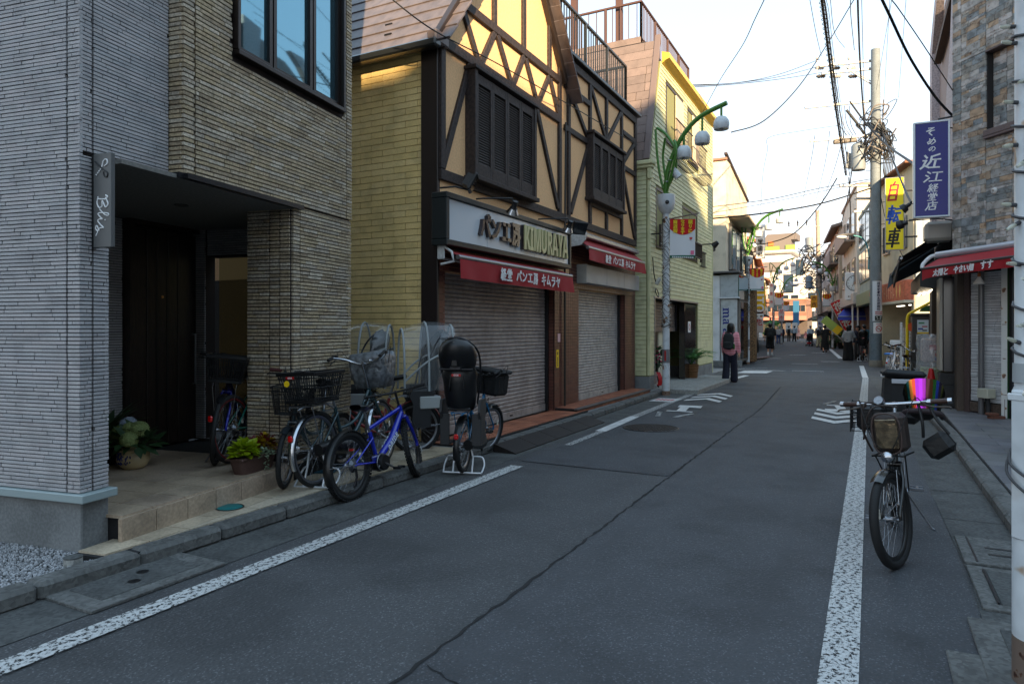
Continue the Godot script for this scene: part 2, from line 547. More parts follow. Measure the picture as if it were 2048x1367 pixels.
func materials() -> void:
	var S := FastNoiseLite.TYPE_SIMPLEX_SMOOTH
	var C := FastNoiseLite.TYPE_CELLULAR
	noise_tex("fine",512,S,0.06,[0.2,0.87,0.8,1.0],4)
	noise_tex("blotch",512,S,0.008,[0.2,0.90,0.45,0.97,0.8,1.0],5)
	var g := [0.0,0.63,0.5,0.67,0.8,0.71,0.93,0.76,0.955,0.98,1.0,1.0]
	noise_tex("asphalt",1024,C,0.16,g,1,0.0,0)
	noise_tex("asphalt_h",512,C,0.10,[0.0,0.2,1.0,1.0],1)
	noise_tex("road_stain",512,S,0.006,[0.25,0.84,0.42,0.93,0.6,0.98,1.0,1.0],5,30.0)
	noise_tex("grit",512,C,0.09,[0.0,0.76,0.5,0.9,1.0,1.0],1,0.0,0)
	noise_tex("wear",1024,S,0.014,[0.0,Color(1,1,1,0),0.40,Color(0.7,0.7,0.7,0.2),0.44,Color(0.85,0.85,0.85,0.9),1.0,Color(1,1,1,1)],6,0.0,1,0.78)
	noise_tex("wear_heavy",1024,S,0.014,[0.0,Color(1,1,1,0),0.47,Color(0.8,0.8,0.8,0.2),0.52,Color(0.9,0.9,0.9,0.9),1.0,Color(1,1,1,1)],6,0.0,1,0.78)
	noise_tex("wood",512,S,0.02,[0.2,0.6,0.5,0.85,0.8,1.0],4,20.0)
	noise_tex("stucco",512,S,0.05,[0.0,0.9,0.5,0.97,1.0,1.0],4)
	noise_tex("stucco_h",512,C,0.05,[0.0,0.0,1.0,1.0],2)
	noise_tex("slate",512,S,0.012,[0.2,0.68,0.4,0.85,0.55,0.95,0.8,1.0],5,60.0)
	noise_tex("rust",512,S,0.012,[0.0,1.0,0.76,1.0,0.80,Color(0.80,0.62,0.46),0.88,Color(0.45,0.22,0.1)],4)
	noise_tex("streak",512,S,0.014,[0.2,0.84,0.5,0.95,0.8,1.0],3)
	noise_tex("mauve",512,S,0.015,[0.2,0.82,0.5,0.95,0.75,1.0],2)
	noise_tex("cover",512,S,0.02,[0.1,0.55,0.5,0.8,0.9,1.0],4)
	M.asphalt = mat(Color(0.41,0.412,0.42),0.82,{"tex":"asphalt","scale":0.9,"bump":0.5,"height":"asphalt_h","detail":"road_stain","dscale":0.22})
	M.asphalt_new = mat(Color(0.385,0.392,0.41),0.8,{"tex":"asphalt","scale":0.9,"bump":0.4,"height":"asphalt_h","detail":"road_stain","dscale":0.31})
	M.asphalt_dark = mat(Color(0.10,0.10,0.105),0.9,{"tex":"grit","scale":2.0})
	M.gutter = mat(Color(0.34,0.345,0.34),0.85,{"tex":"grit","scale":1.3,"bump":0.3,"detail":"road_stain","dscale":0.7})
	M.kerb = mat(Color(0.42,0.42,0.41),0.85,{"tex":"grit","scale":1.1,"bump":0.5,"detail":"road_stain","dscale":0.9})
	M.concrete = mat(Color(0.50,0.51,0.51),0.85,{"tex":"fine","scale":1.2,"bump":0.2,"detail":"road_stain","dscale":0.55})
	M.concrete_light = mat(Color(0.62,0.62,0.60),0.85,{"tex":"grit","scale":1.0,"bump":0.3,"detail":"blotch","dscale":0.8})
	M.paint = mat(Color(0.80,0.80,0.79),0.7,{"tex":"wear","scale":1.7,"cut":0.5})
	M.paint_worn = mat(Color(0.76,0.76,0.75),0.7,{"tex":"wear_heavy","scale":1.7,"cut":0.5})
	M.paint_new = mat(Color(0.84,0.84,0.83),0.65,{"tex":"fine","scale":0.6,"detail":"blotch","dscale":0.7})
	M.white = mat(Color(0.84,0.84,0.83),0.5,{"tex":"fine","scale":0.5})
	M.white_post = mat(Color(0.80,0.81,0.82),0.45,{"tex":"rust","scale":0.8,"detail":"blotch","dscale":1.5})
	M.white_flat = mat(Color(0.85,0.85,0.85),0.5)
	M.black = mat(Color(0.06,0.06,0.065),0.45)
	M.black_rough = mat(Color(0.055,0.055,0.06),0.8,{"tex":"fine","scale":2.0})
	M.rubber = mat(Color(0.075,0.075,0.078),0.75,{"tex":"fine","scale":3.0})
	M.plastic = mat(Color(0.065,0.068,0.075),0.38,{"tex":"fine","scale":2.0})
	M.steel = mat(Color(0.72,0.73,0.75),0.25,{"metal":1.0})
	M.alu = mat(Color(0.62,0.63,0.65),0.4,{"metal":1.0,"tex":"fine","scale":2.0})
	M.dark_steel = mat(Color(0.22,0.22,0.23),0.4,{"metal":0.8})
	M.cable = mat(Color(0.05,0.05,0.055),0.6)
	M.cable_grey = mat(Color(0.20,0.205,0.21),0.6)
	M.red = mat(Color(0.72,0.06,0.07),0.5)
	M.red_glass = mat(Color(0.75,0.04,0.03),0.15,{"coat":1.0})
	M.yellow = mat(Color(0.93,0.78,0.06),0.5)
	M.lamp_glass = mat(Color(0.82,0.84,0.86),0.1,{"coat":1.0})
	M.glass = mat(Color(0.42,0.58,0.64),0.03,{"metal":0.9})
	M.glass_dark = mat(Color(0.05,0.06,0.07),0.05,{"spec":0.8})
	M.glass_far = mat(Color(0.20,0.26,0.30),0.08,{"metal":0.5})
	M.clear = mat(Color(0.9,0.95,0.97),0.06,{"alpha":0.05,"spec":0.5})
	M.skin = mat(Color(0.80,0.60,0.49),0.6)
	M.hair = mat(Color(0.045,0.037,0.035),0.5)
	M.shoe = mat(Color(0.06,0.06,0.065),0.6)
	M.leaf = mat(Color(0.16,0.34,0.10),0.6,{"back":Color(0.2,0.4,0.1)})
	M.leaf_dark = mat(Color(0.10,0.20,0.08),0.6,{"back":Color(0.1,0.2,0.05)})
func strip(b: MB,a: Vector3,c: Vector3,w: float) -> void:
	var d := (c - a).normalized()
	var s := d.cross(Vector3.UP)*w*0.5
	b.quad(a - s,c - s,c + s,a + s,Vector3.UP)
func wobble(b: MB,pts: Array,w: float,amp: float,step: float) -> void:
	# an uneven band,as a crack or the edge of a repair runs
	var last := []
	for k in pts.size() - 1:
		var a:Vector3 = pts[k]
		var c:Vector3 = pts[k + 1]
		var m := int(a.distance_to(c) / step) + 1
		for q in m:
			var p := a.lerp(c,float(q) / m)
			var d := (c - a).normalized().cross(Vector3.UP)
			p += d*rng.randf_range(-amp,amp)
			var hw := w*rng.randf_range(0.25,1.0)*0.5
			var now := [p - d*hw,p + d*hw]
			if last:b.quad(last[0],now[0],now[1],last[1],Vector3.UP)
			last = now
func road() -> void:
	struct("road",mb().quad(W(-140,-60,0),W(140,-60,0),W(140,420,0),W(-140,420,0),Vector3.UP),M.asphalt)
	var b := mb()
	# newer surface right of the old seam
	var xs := []
	for k in 61:
		xs.append(W(-1.78 + rng.randf_range(-0.015,0.015) - (0.0 if k < 40 else (k - 40)*0.012),k*0.45 - 1.0,0.003))
	for k in 60:
		b.quad(xs[k],xs[k + 1],W(0.50,xs[k + 1].z*-1.0,0.003),W(0.50,xs[k].z*-1.0,0.003),Vector3.UP)
	struct("road_resurfaced_lane",b,M.asphalt_new)
	b = mb()
	b.quad(W(-3.47,6.84,0.0045),W(-1.80,6.82,0.0045),W(-1.80,11.2,0.0045),W(-3.47,12.3,0.0045),Vector3.UP)
	struct("road_patch",b,M.asphalt_new)
	b = mb()
	wobble(b,[W(-1.785,0.5,0.006),W(-1.775,4.0,0.006),W(-1.80,10.0,0.006),W(-1.78,13.0,0.006),W(-2.0,18.5,0.006)],0.028,0.012,0.07)
	wobble(b,[W(-1.75,2.5,0.0062),W(-1.35,2.36,0.0062),W(-0.9,2.42,0.0062)],0.012,0.01,0.06)
	struct("road_crack",b,M.asphalt_dark)
	b = mb()
	wobble(b,[W(-3.47,6.84,0.0065),W(-1.80,6.81,0.0065)],0.014,0.004,0.08)
	wobble(b,[W(-3.47,12.3,0.0065),W(-2.7,12.2,0.0065),W(-1.80,11.2,0.0065)],0.014,0.004,0.08)
	struct("road_patch_joint",b,M.asphalt_dark)
	# gutters
	b = mb()
	b.quad(W(-4.04,-3,0.004),W(-3.62,-3,0.004),W(-3.60,24,0.004),W(-4.30,24,0.004),Vector3.UP)
	struct("gutter_left",b,M.gutter)
	b = mb()
	var ge := [[-3.0,0.30],[3.2,0.36],[3.9,0.5],[4.9,0.53],[7.3,0.49],[13.0,0.42],[18.0,0.18],[24.0,-0.05]]
	for k in ge.size() - 1:
		var q:Array = ge[k]
		var w:Array = ge[k + 1]
		b.quad(W(q[1],q[0],0.008),W(w[1],w[0],0.008),W(1.06 if w[0] < 14 else 0.7,w[0],0.008),W(1.06 if q[0] < 14 else 0.7,q[0],0.008),Vector3.UP)
	struct("gutter_right",b,M.gutter)
	b = mb()
	for r in [1.6,6.3,7.35,8.9,10.6,12.3]:
		wobble(b,[W(0.5,r,0.010),W(1.0,r + 0.02,0.010)],0.016,0.003,0.07)
	struct("gutter_joint",b,M.asphalt_dark)
	# painted lines
	b = mb()
	strip(b,W(-3.375,-1.5,0.012),W(-3.375,6.55,0.012),0.15)
	strip(b,W(-0.12,-1.0,0.012),W(-0.12,23.0,0.012),0.155)
	struct("road_edge_line",b,M.paint)
	b = mb()
	strip(b,W(-3.44,9.3,0.012),W(-3.50,11.1,0.012),0.16)
	strip(b,W(-0.13,23.0,0.0121),W(-0.30,30.0,0.0121),0.16)
	strip(b,W(-1.25,36.6,0.012),W(-2.48,52.4,0.012),0.20)
	strip(b,W(-3.55,20.2,0.012),W(-3.42,22.3,0.012),0.18)
	struct("road_line_fresh",b,M.paint_new)
	b = mb()
	strip(b,W(-3.50,11.1,0.012),W(-3.60,20.2,0.012),0.15)
	strip(b,W(-3.40,8.0,0.012),W(-3.42,9.3,0.012),0.10)
	struct("road_line_worn",b,M.paint_worn)
	b = mb()
	for q in [[-4.3,23.3,-3.4,23.5,0.24],[-4.6,25.6,-2.6,25.2,0.3],[-4.4,26.6,-3.4,26.9,0.14],[-5.2,31.0,-4.2,31.2,0.4],[-4.7,35.0,-3.9,35.6,0.5],[-3.9,40.0,-3.1,40.2,0.5],[-2.9,30.5,-1.9,30.6,0.28],[-2.4,25.5,-1.4,25.5,0.22],[-3.1,44.5,-2.3,44.3,0.6],[-1.9,33.0,-1.2,33.2,0.5]]:
		strip(b,W(q[0],q[1],0.0115),W(q[2],q[3],0.0115),q[4])
	struct("road_crossing_marking",b,M.paint_worn)
	# cycle pictograms with three chevrons
	for at in [[-3.02,11.7,0.0],[-0.50,14.9,PI]]:
		b = mb(xf(W(at[0],at[1],0.0125),at[2]))
		for k in 3:
			var z := -2.7 - k*0.62 if at[2] == 0.0 else -1.6 - k*0.62
			for s in [-1,1]:
				b.quad(V(0,0,z - 0.34),V(s*0.36,0,z + 0.16),V(s*0.36,0,z + 0.46),V(0,0,z - 0.02),Vector3.UP)
		for s in [-1,1]:
			for q in [[0.0,0.30,0.46],[-0.30,0.0,0.32]]:
				strip(b,V(s*0.05 + 0.09*s,0,0.4),V(s*0.28,0,-0.25),0.09)
		strip(b,V(-0.22,0,-0.45),V(0.24,0,-0.45),0.12)
		strip(b,V(0.03,0,-0.45),V(-0.05,0,-1.1),0.16)
		strip(b,V(-0.2,0,-1.25),V(0.22,0,-1.3),0.36)
		struct("road_cycle_marking",b,M.paint_new)
	b = mb()
	b.quad(W(-3.98,13.55,0.013),W(-3.50,13.6,0.013),W(-3.48,14.3,0.013),W(-3.96,14.25,0.013),Vector3.UP)
	b.quad(W(-3.9,23.4,0.013),W(-3.0,23.6,0.013),W(-2.95,24.9,0.013),W(-3.85,24.7,0.013),Vector3.UP)
	struct("road_notice_panel",b,M.paint_new)
	b = mb()
	for k in 5:
		strip(b,W(-3.90 + k*0.075,13.8,0.0165),W(-3.89 + k*0.075,14.05,0.0165),0.045)
	struct("road_notice_print",b,mat(Color(0.75,0.2,0.22),0.7))
	# manhole
	var mh := thing("manhole_cover","round rusty cast iron manhole cover set into the asphalt","manhole cover",W(-2.9,9.98,0.006))
	part("frame_ring",mb().torus(V(0,0.002,0),Vector3.UP,0.40,0.016,40,6,0.35),M.dark_steel,mh)
	var iron := mat(Color(0.25,0.22,0.20),0.7,{"metal":0.3,"tex":"grit","scale":2.0})
	part("lid",mb().lathe([Vector2(0,0.002),Vector2(0.385,0.002),Vector2(0.385,-0.004)],40),iron,mh)
	b = mb()
	for a in 17:
		for c in 17:
			var p := V((a - 8)*0.044,0.004,(c - 8)*0.044)
			if Vector2(p.x,p.z).length() < 0.36:
				b.box(p,V(0.028,0.006,0.028))
	stuff(part("stud",b,iron,mh))
	# drains let into the gutters
	var dr := thing("drain_cover","worn concrete drain cover with two lifting holes below the left kerb","drain cover",W(-3.82,2.55,0.006),0.0,"drain covers in the gutters")
	part("surround",mb().cbox(V(0,0.006,0),V(0.44,0.02,0.84),0.004),M.kerb,dr)
	part("slab",mb().cbox(V(-0.02,0.014,0),V(0.30,0.016,0.62),0.004),M.gutter,dr)
	for s in [-1,1]:
		part("lifting_hole",mb().lathe([Vector2(0,0.0235),Vector2(0.035,0.0235)],12),M.black,dr,xf(V(-0.02 + 0.05*s,0,0.06*s)))
	var dq := thing("drain_cover","grey concrete drain cover with steel edge, beside the white post at the right","drain cover",W(0.74,4.72,0.008),0.0,"drain covers in the gutters")
	part("surround",mb().cbox(V(0,0.006,0),V(0.42,0.02,0.74),0.004),M.kerb,dq)
	part("slab",mb().cbox(V(0.03,0.014,0),V(0.30,0.016,0.58),0.004),M.gutter,dq)
	part("steel_edge",mb().box(V(-0.13,0.022,0),V(0.012,0.01,0.58)),M.dark_steel,dq)
	var dg := thing("drain_grating","concrete drain cover with two dark slots under the right kerb","drain cover",W(0.74,5.46,0.008),0.0,"drain covers in the gutters")
	part("slab",mb().cbox(V(0,0.008,0),V(0.42,0.02,0.62),0.004),M.kerb,dg)
	for k in 2:
		part("slot",mb().cbox(V(0.06,0.0185,-0.06 + k*0.15),V(0.24,0.004,0.035),0.001),M.black,dg)
	part("steel_edge",mb().box(V(-0.14,0.016,0),V(0.012,0.01,0.58)),M.dark_steel,dg)
	var dl := thing("drain_cover","nearest concrete drain cover at the right, dark seam along its edge","drain cover",W(0.66,3.75,0.008),0.0,"drain covers in the gutters")
	part("surround",mb().cbox(V(0,0.006,0),V(0.44,0.02,0.86),0.004),M.kerb,dl)
	part("slab",mb().cbox(V(0.05,0.014,0),V(0.30,0.016,0.62),0.004),M.gutter,dl)
	# kerbs,stone by stone
	var kl := node("kerb_left",self)
	kl.set_meta("kind","structure")
	var stone := mb().cbox(V(0,0.05,0),V(0.16,0.105,0.594),0.022).mesh()
	for k in 31:
		if k == 5 or k == 6:pass
		var r := -1.2 + k*0.6
		part("kerb_stone",stone,M.kerb,kl,xf(W(-4.10 - (0.0 if r < 11 else (r - 11)*0.022),r,rng.randf_range(-0.006,0.003)),rng.randf_range(-0.01,0.01) + (0.0 if r < 11 else 0.022)))
	for k in 12:
		part("kerb_stone",stone,M.kerb,kl,xf(W(-4.75 - k*0.16,28.5 + k*0.6,0),0.26))
	var kr := node("kerb_right",self)
	kr.set_meta("kind","structure")
	var line := [[-1.5,0.98],[8.0,0.98],[11.0,0.97],[14.5,0.86],[18.0,0.66],[23.0,0.42]]
	for k in 40:
		var r := -1.2 + k*0.6
		for q in line.size() - 1:
			if r >= line[q][0] and r < line[q + 1][0]:
				var u:float = (r - line[q][0]) / (line[q + 1][0] - line[q][0])
				var sl:float = (line[q + 1][1] - line[q][1]) / (line[q + 1][0] - line[q][0])
				part("kerb_stone",stone,M.kerb,kr,xf(W(lerpf(line[q][1],line[q + 1][1],u),r,rng.randf_range(-0.005,0.003)),-atan(sl)))
	# left footway strips behind the kerb
	b = mb()
	b.box(W(-4.85,8.1,0.045),V(1.42,0.09,10.8))
	b.box(W(-5.6,19.0,0.045),V(2.6,0.09,10.4))
	struct("pavement_left",b,M.concrete)
	# right footway:slabs in front of the stone-clad house
	var pr := struct("pavement_right",mb().box(W(6.03,5.5,0.04),V(9.94,0.08,17.0)),M.asphalt_dark)
	var c:Array = run_cells(3.0,14.0,0.30,[0.6],4,0.0015,0.006)
	lay(c,Transform3D(Basis(V(1,0,0),V(0,0,-1),V(0,1,0)),W(1.065,0.0,0.08)),0.022)
	lay_end(pr,"paving_tile","paving_tile_rest",[Color(0.44,0.44,0.46),Color(0.47,0.47,0.48),Color(0.42,0.42,0.44),Color(0.45,0.45,0.45)],0.55,{"tex":"fine","scale":1.5,"detail":"road_stain","dscale":0.5},130)
func house_a() -> void:
	var o := thing("tiled_house","grey and beige split-tile house with a dark recessed porch at the left","house",W(-4.40,2.54),deg_to_rad(99.7))
	var mortar := mat(Color(0.16,0.125,0.115),0.9)
	var b := mb()
	b.box(V(0.115,1.505,-0.92),V(0.17,2.19,1.78))
	b.box(V(0.135,3.955,-4.9),V(0.23,7.09,6.2))
	b.box(V(0.37,5.05,-0.92),V(0.68,4.9,1.78))
	part("wall",b,mortar,o)
	b = mb()
	b.box(V(1.87,3.14,-1.0),V(2.26,1.08,2.19))
	b.box(V(1.0,4.4,-1.0),V(0.52,1.44,2.19))
	b.box(V(2.92,4.4,-1.0),V(0.18,1.44,2.19))
	b.box(V(1.87,6.31,-1.0),V(2.26,2.38,2.19))
	b.box(V(2.51,1.44,-0.15),V(0.97,2.32,0.47))
	b.box(V(1.62,1.44,-1.90),V(2.78,2.32,0.2))
	b.box(V(1.62,4.0,-5.0),V(2.78,7.6,6.0))
	b.box(V(2.94,2.44,-0.99),V(0.14,0.33,1.2))
	b.box(V(2.94,1.44,-1.71),V(0.14,2.32,0.16))
	part("wall",b,mortar,o)
	# concrete plinth and its drip edge
	part("plinth",mb().cbox(V(0.13,0.21,-0.98),V(0.20,0.40,1.9),0.008),M.concrete,o)
	part("plinth",mb().cbox(V(2.53,0.17,-0.15),V(0.95,0.34,0.45),0.008),M.concrete,o)
	part("drip_edge",mb().cbox(V(0.10,0.425,-0.95),V(0.26,0.055,2.0),0.006),mat(Color(0.55,0.60,0.60),0.4),o)
	# split tiles:grey
	var lens := [0.30,0.24,0.36,0.18]
	var left := Transform3D(Basis(V(0,0,1),V(0,1,0),V(-1,0,0)),V(0.02,0.455,-1.1))
	for j in 2:
		lay(run_cells(0.105 + 0.875*(1 - j),7.0,0.0253,lens,5,0.004,0.0062),left.translated_local(V(0.99*j,0,0)) if j else left,0.02)
	lay(run_cells(0.085,2.14,0.0253,[0.2,0.07],5,0.003,0.0062),xf(V(0.0,0.455,-0.03)),0.022)
	lay(run_cells(0.115,2.14,0.0253,lens,5,0.003,0.0062),xf(V(0.095,0.455,-0.03)),0.022)
	lay(run_cells(0.085,4.9,0.0253,[0.2,0.07],5,0.003,0.0062),xf(V(0.0,2.62,-0.03)),0.022)
	lay(run_cells(0.615,4.9,0.0253,lens,5,0.003,0.0062),xf(V(0.095,2.62,-0.03)),0.022)
	# porch inside,grey
	lay(run_cells(1.72,2.3,0.0253,lens,5,0.003,0.0062),xf(V(0.21,0.27,-1.80)),0.015)
	lay(run_cells(0.16,2.3,0.0253,[0.2,0.1],5,0.003,0.0062),Transform3D(Basis(V(0,0,1),V(0,1,0),V(-1,0,0)),V(2.87,0.28,-1.79)),0.015)
	lay(run_cells(1.2,0.30,0.0253,lens,5,0.003,0.0062),Transform3D(Basis(V(0,0,1),V(0,1,0),V(-1,0,0)),V(2.87,2.29,-1.6)),0.015)
	lay_end(o,"wall_tile","wall_tile_rest",[Color(0.70,0.69,0.69),Color(0.72,0.705,0.705),Color(0.67,0.66,0.665),Color(0.71,0.69,0.69),Color(0.685,0.68,0.685)],0.75,{"tex":"fine","scale":2.5,"bump":0.4,"detail":"blotch","dscale":0.9},140)
	# beige,rougher and more mixed
	lens = [0.26,0.17,0.34,0.11,0.22]
	lay(run_cells(0.12,4.9,0.0335,[0.2],7,0.004,0.009),Transform3D(Basis(V(0,0,1),V(0,1,0),V(-1,0,0)),V(0.74,2.62,-0.02)),0.02)
	lay(run_cells(0.11,4.9,0.0335,[0.2],7,0.004,0.009),xf(V(0.72,2.62,0.095)),0.022)
	var cut := run_cells(2.07,4.9,0.0335,lens,7,0.006,0.009)
	var kept := []
	for c in cut:
		var x0:float = c[0] + 0.84
		var x1:float = c[1] + 0.84
		var y0:float = c[2] + 2.62
		if y0 > 3.60 and y0 < 5.14 and x1 > 1.24 and x0 < 2.84:
			if x0 < 1.20:kept.append([c[0],minf(c[1],0.39),c[2],c[3],c[4],c[5]])
			elif x1 > 2.88:kept.append([maxf(c[0],1.99),c[1],c[2],c[3],c[4],c[5]])
			continue
		kept.append(c)
	lay(kept,xf(V(0.84,2.62,0.095)),0.018)
	lay(run_cells(0.10,4.9,0.0335,[0.2],7,0.004,0.009),xf(V(2.92,2.62,0.095)),0.018)
	lay(run_cells(0.10,2.26,0.0335,[0.2],7,0.004,0.009),xf(V(2.03,0.35,0.085)),0.022)
	lay(run_cells(0.88,2.26,0.0335,lens,7,0.004,0.009),xf(V(2.14,0.35,0.085)),0.018)
	var side := Transform3D(Basis(V(0,0,1),V(0,1,0),V(-1,0,0)),V(2.03,0.35,-0.38))
	lay(run_cells(0.24,2.26,0.0335,[0.24,0.18],7,0.004,0.009),side,0.02)
	lay(run_cells(0.10,2.26,0.0335,[0.2],7,0.004,0.009),side.translated_local(V(0.25,0,0)),0.02)
	lay(run_cells(0.10,2.26,0.0335,[0.2],7,0.004,0.009),side.translated_local(V(0.36,0,0)),0.02)
	var end := Transform3D(Basis(V(0,0,-1),V(0,1,0),V(1,0,0)),V(3.0,0.35,0.10))
	lay(run_cells(0.48,2.26,0.0335,lens,7,0.004,0.009),end,0.02)
	lay(run_cells(2.0,4.9,0.0335,lens,7,0.004,0.009),end.translated_local(V(0,2.27,0)),0.02)
	lay_end(o,"beige_tile","beige_tile_rest",[Color(0.77,0.70,0.59),Color(0.73,0.65,0.52),Color(0.66,0.585,0.48),Color(0.80,0.745,0.66),Color(0.75,0.67,0.55),Color(0.71,0.655,0.58),Color(0.74,0.67,0.57)],0.8,{"tex":"grit","scale":1.6,"bump":0.6,"detail":"blotch","dscale":0.9},150)
	# porch ceiling with its edge strip
	part("soffit",mb().box(V(1.61,2.59,-0.85),V(2.8,0.03,1.9)),mat(Color(0.46,0.45,0.43),0.8,{"tex":"fine"}),o)
	var trim := mat(Color(0.16,0.16,0.17),0.35,{"metal":0.5})
	b = mb()
	b.box(V(0.465,2.60,0.0),V(0.51,0.04,0.06)); b.box(V(0.70,2.6005,0.065),V(0.05,0.0395,0.12)); b.box(V(1.42,2.60,0.13),V(1.40,0.04,0.06))
	part("soffit_edge",b,trim,o)
	part("downlight",mb(xf(V(1.55,2.572,-0.7))).lathe([Vector2(0,0),Vector2(0.05,0),Vector2(0.06,-0.004),Vector2(0.06,0.003)],20),mat(Color(0.2,0.2,0.2),0.4),o)
	# entrance door of upright boards
	var door := node("door",o,xf(V(1.95,0.27,-1.80)))
	var dm := mat(Color(0.175,0.125,0.10),0.45,{"tex":"wood","scale":Vector3(4,0.5,4),"coat":0.2})
	b = mb()
	b.box(V(0.02,1.13,0.05),V(0.06,2.26,0.1)); b.box(V(0.94,1.13,0.05),V(0.06,2.26,0.1)); b.box(V(0.48,2.30,0.05),V(0.98,0.08,0.1))
	part("door_frame",b,dm,door)
	var xx := 0.06
	for w in [0.17,0.13,0.13,0.13,0.26]:
		part("board",mb().cbox(V(xx + w*0.5,1.12,0.04),V(w - 0.006,2.22,0.03),0.004),dm,door)
		xx += w + 0.005
	for k in 2:
		part("dark_inlay",mb().box(V(0.36 + k*0.135,1.05,0.057),V(0.025,1.7,0.004)),M.black,door)
	part("peephole",mb(xf(V(0.43,1.55,0.056),0,PI / 2)).lathe([Vector2(0,0.006),Vector2(0.014,0.006),Vector2(0.016,0)],14),mat(Color(0.8,0.6,0.4),0.3,{"metal":1.0}),door)
	part("handle",mb().tube([V(0.84,0.62,0.06),V(0.84,0.62,0.10),V(0.84,1.16,0.10),V(0.84,1.16,0.06)],0.011,8),M.alu,door)
	for k in 2:
		part("hinge",mb().box(V(0.045,1.55 + k*0.35,0.07),V(0.02,0.14,0.02)),M.alu,door)
	# window of three panes
	var w := node("window",o,xf(V(1.26,3.68,0.06)))
	var fm := mat(Color(0.135,0.105,0.095),0.35,{"metal":0.3})
	part("back_panel",mb().box(V(0.775,0.75,-0.09),V(1.55,1.5,0.04)),M.black,w)
	var edges := [0.0,0.47,1.06,1.55]
	b = mb()
	b.cbox(V(0.775,0.02,0.045),V(1.58,0.04,0.13),0.004); b.cbox(V(0.775,1.48,0.045),V(1.58,0.04,0.13),0.004)
	b.cbox(V(0.0,0.75,0.043),V(0.035,1.42,0.12),0.004); b.cbox(V(1.55,0.75,0.043),V(0.035,1.42,0.12),0.004)
	part("frame",b,fm,w)
	for k in 3:
		var x0:float = edges[k] + 0.018
		var x1:float = edges[k + 1] - (0.018 if k == 2 else 0.0)
		b = mb()
		b.box(V(x0 + 0.02,0.75,0.03),V(0.04,1.42,0.05)); b.box(V(x1 - 0.02,0.75,0.03),V(0.04,1.42,0.05))
		b.box(V((x0 + x1)*0.5,0.065,0.031),V(x1 - x0 - 0.08,0.05,0.05)); b.box(V((x0 + x1)*0.5,1.435,0.031),V(x1 - x0 - 0.08,0.05,0.05))
		part("sash",b,fm,w)
		part("pane",mb().box(V((x0 + x1)*0.5,0.75,0.02),V(x1 - x0 - 0.07,1.34,0.006),Basis.from_euler(V(0,0.012*(k - 1),0))),M.glass,w)
	# roof
	part("roof",mb().cbox(V(1.55,7.58,-3.9),V(3.4,0.16,8.4),0.02),M.dark_steel,o)
	porch(o)
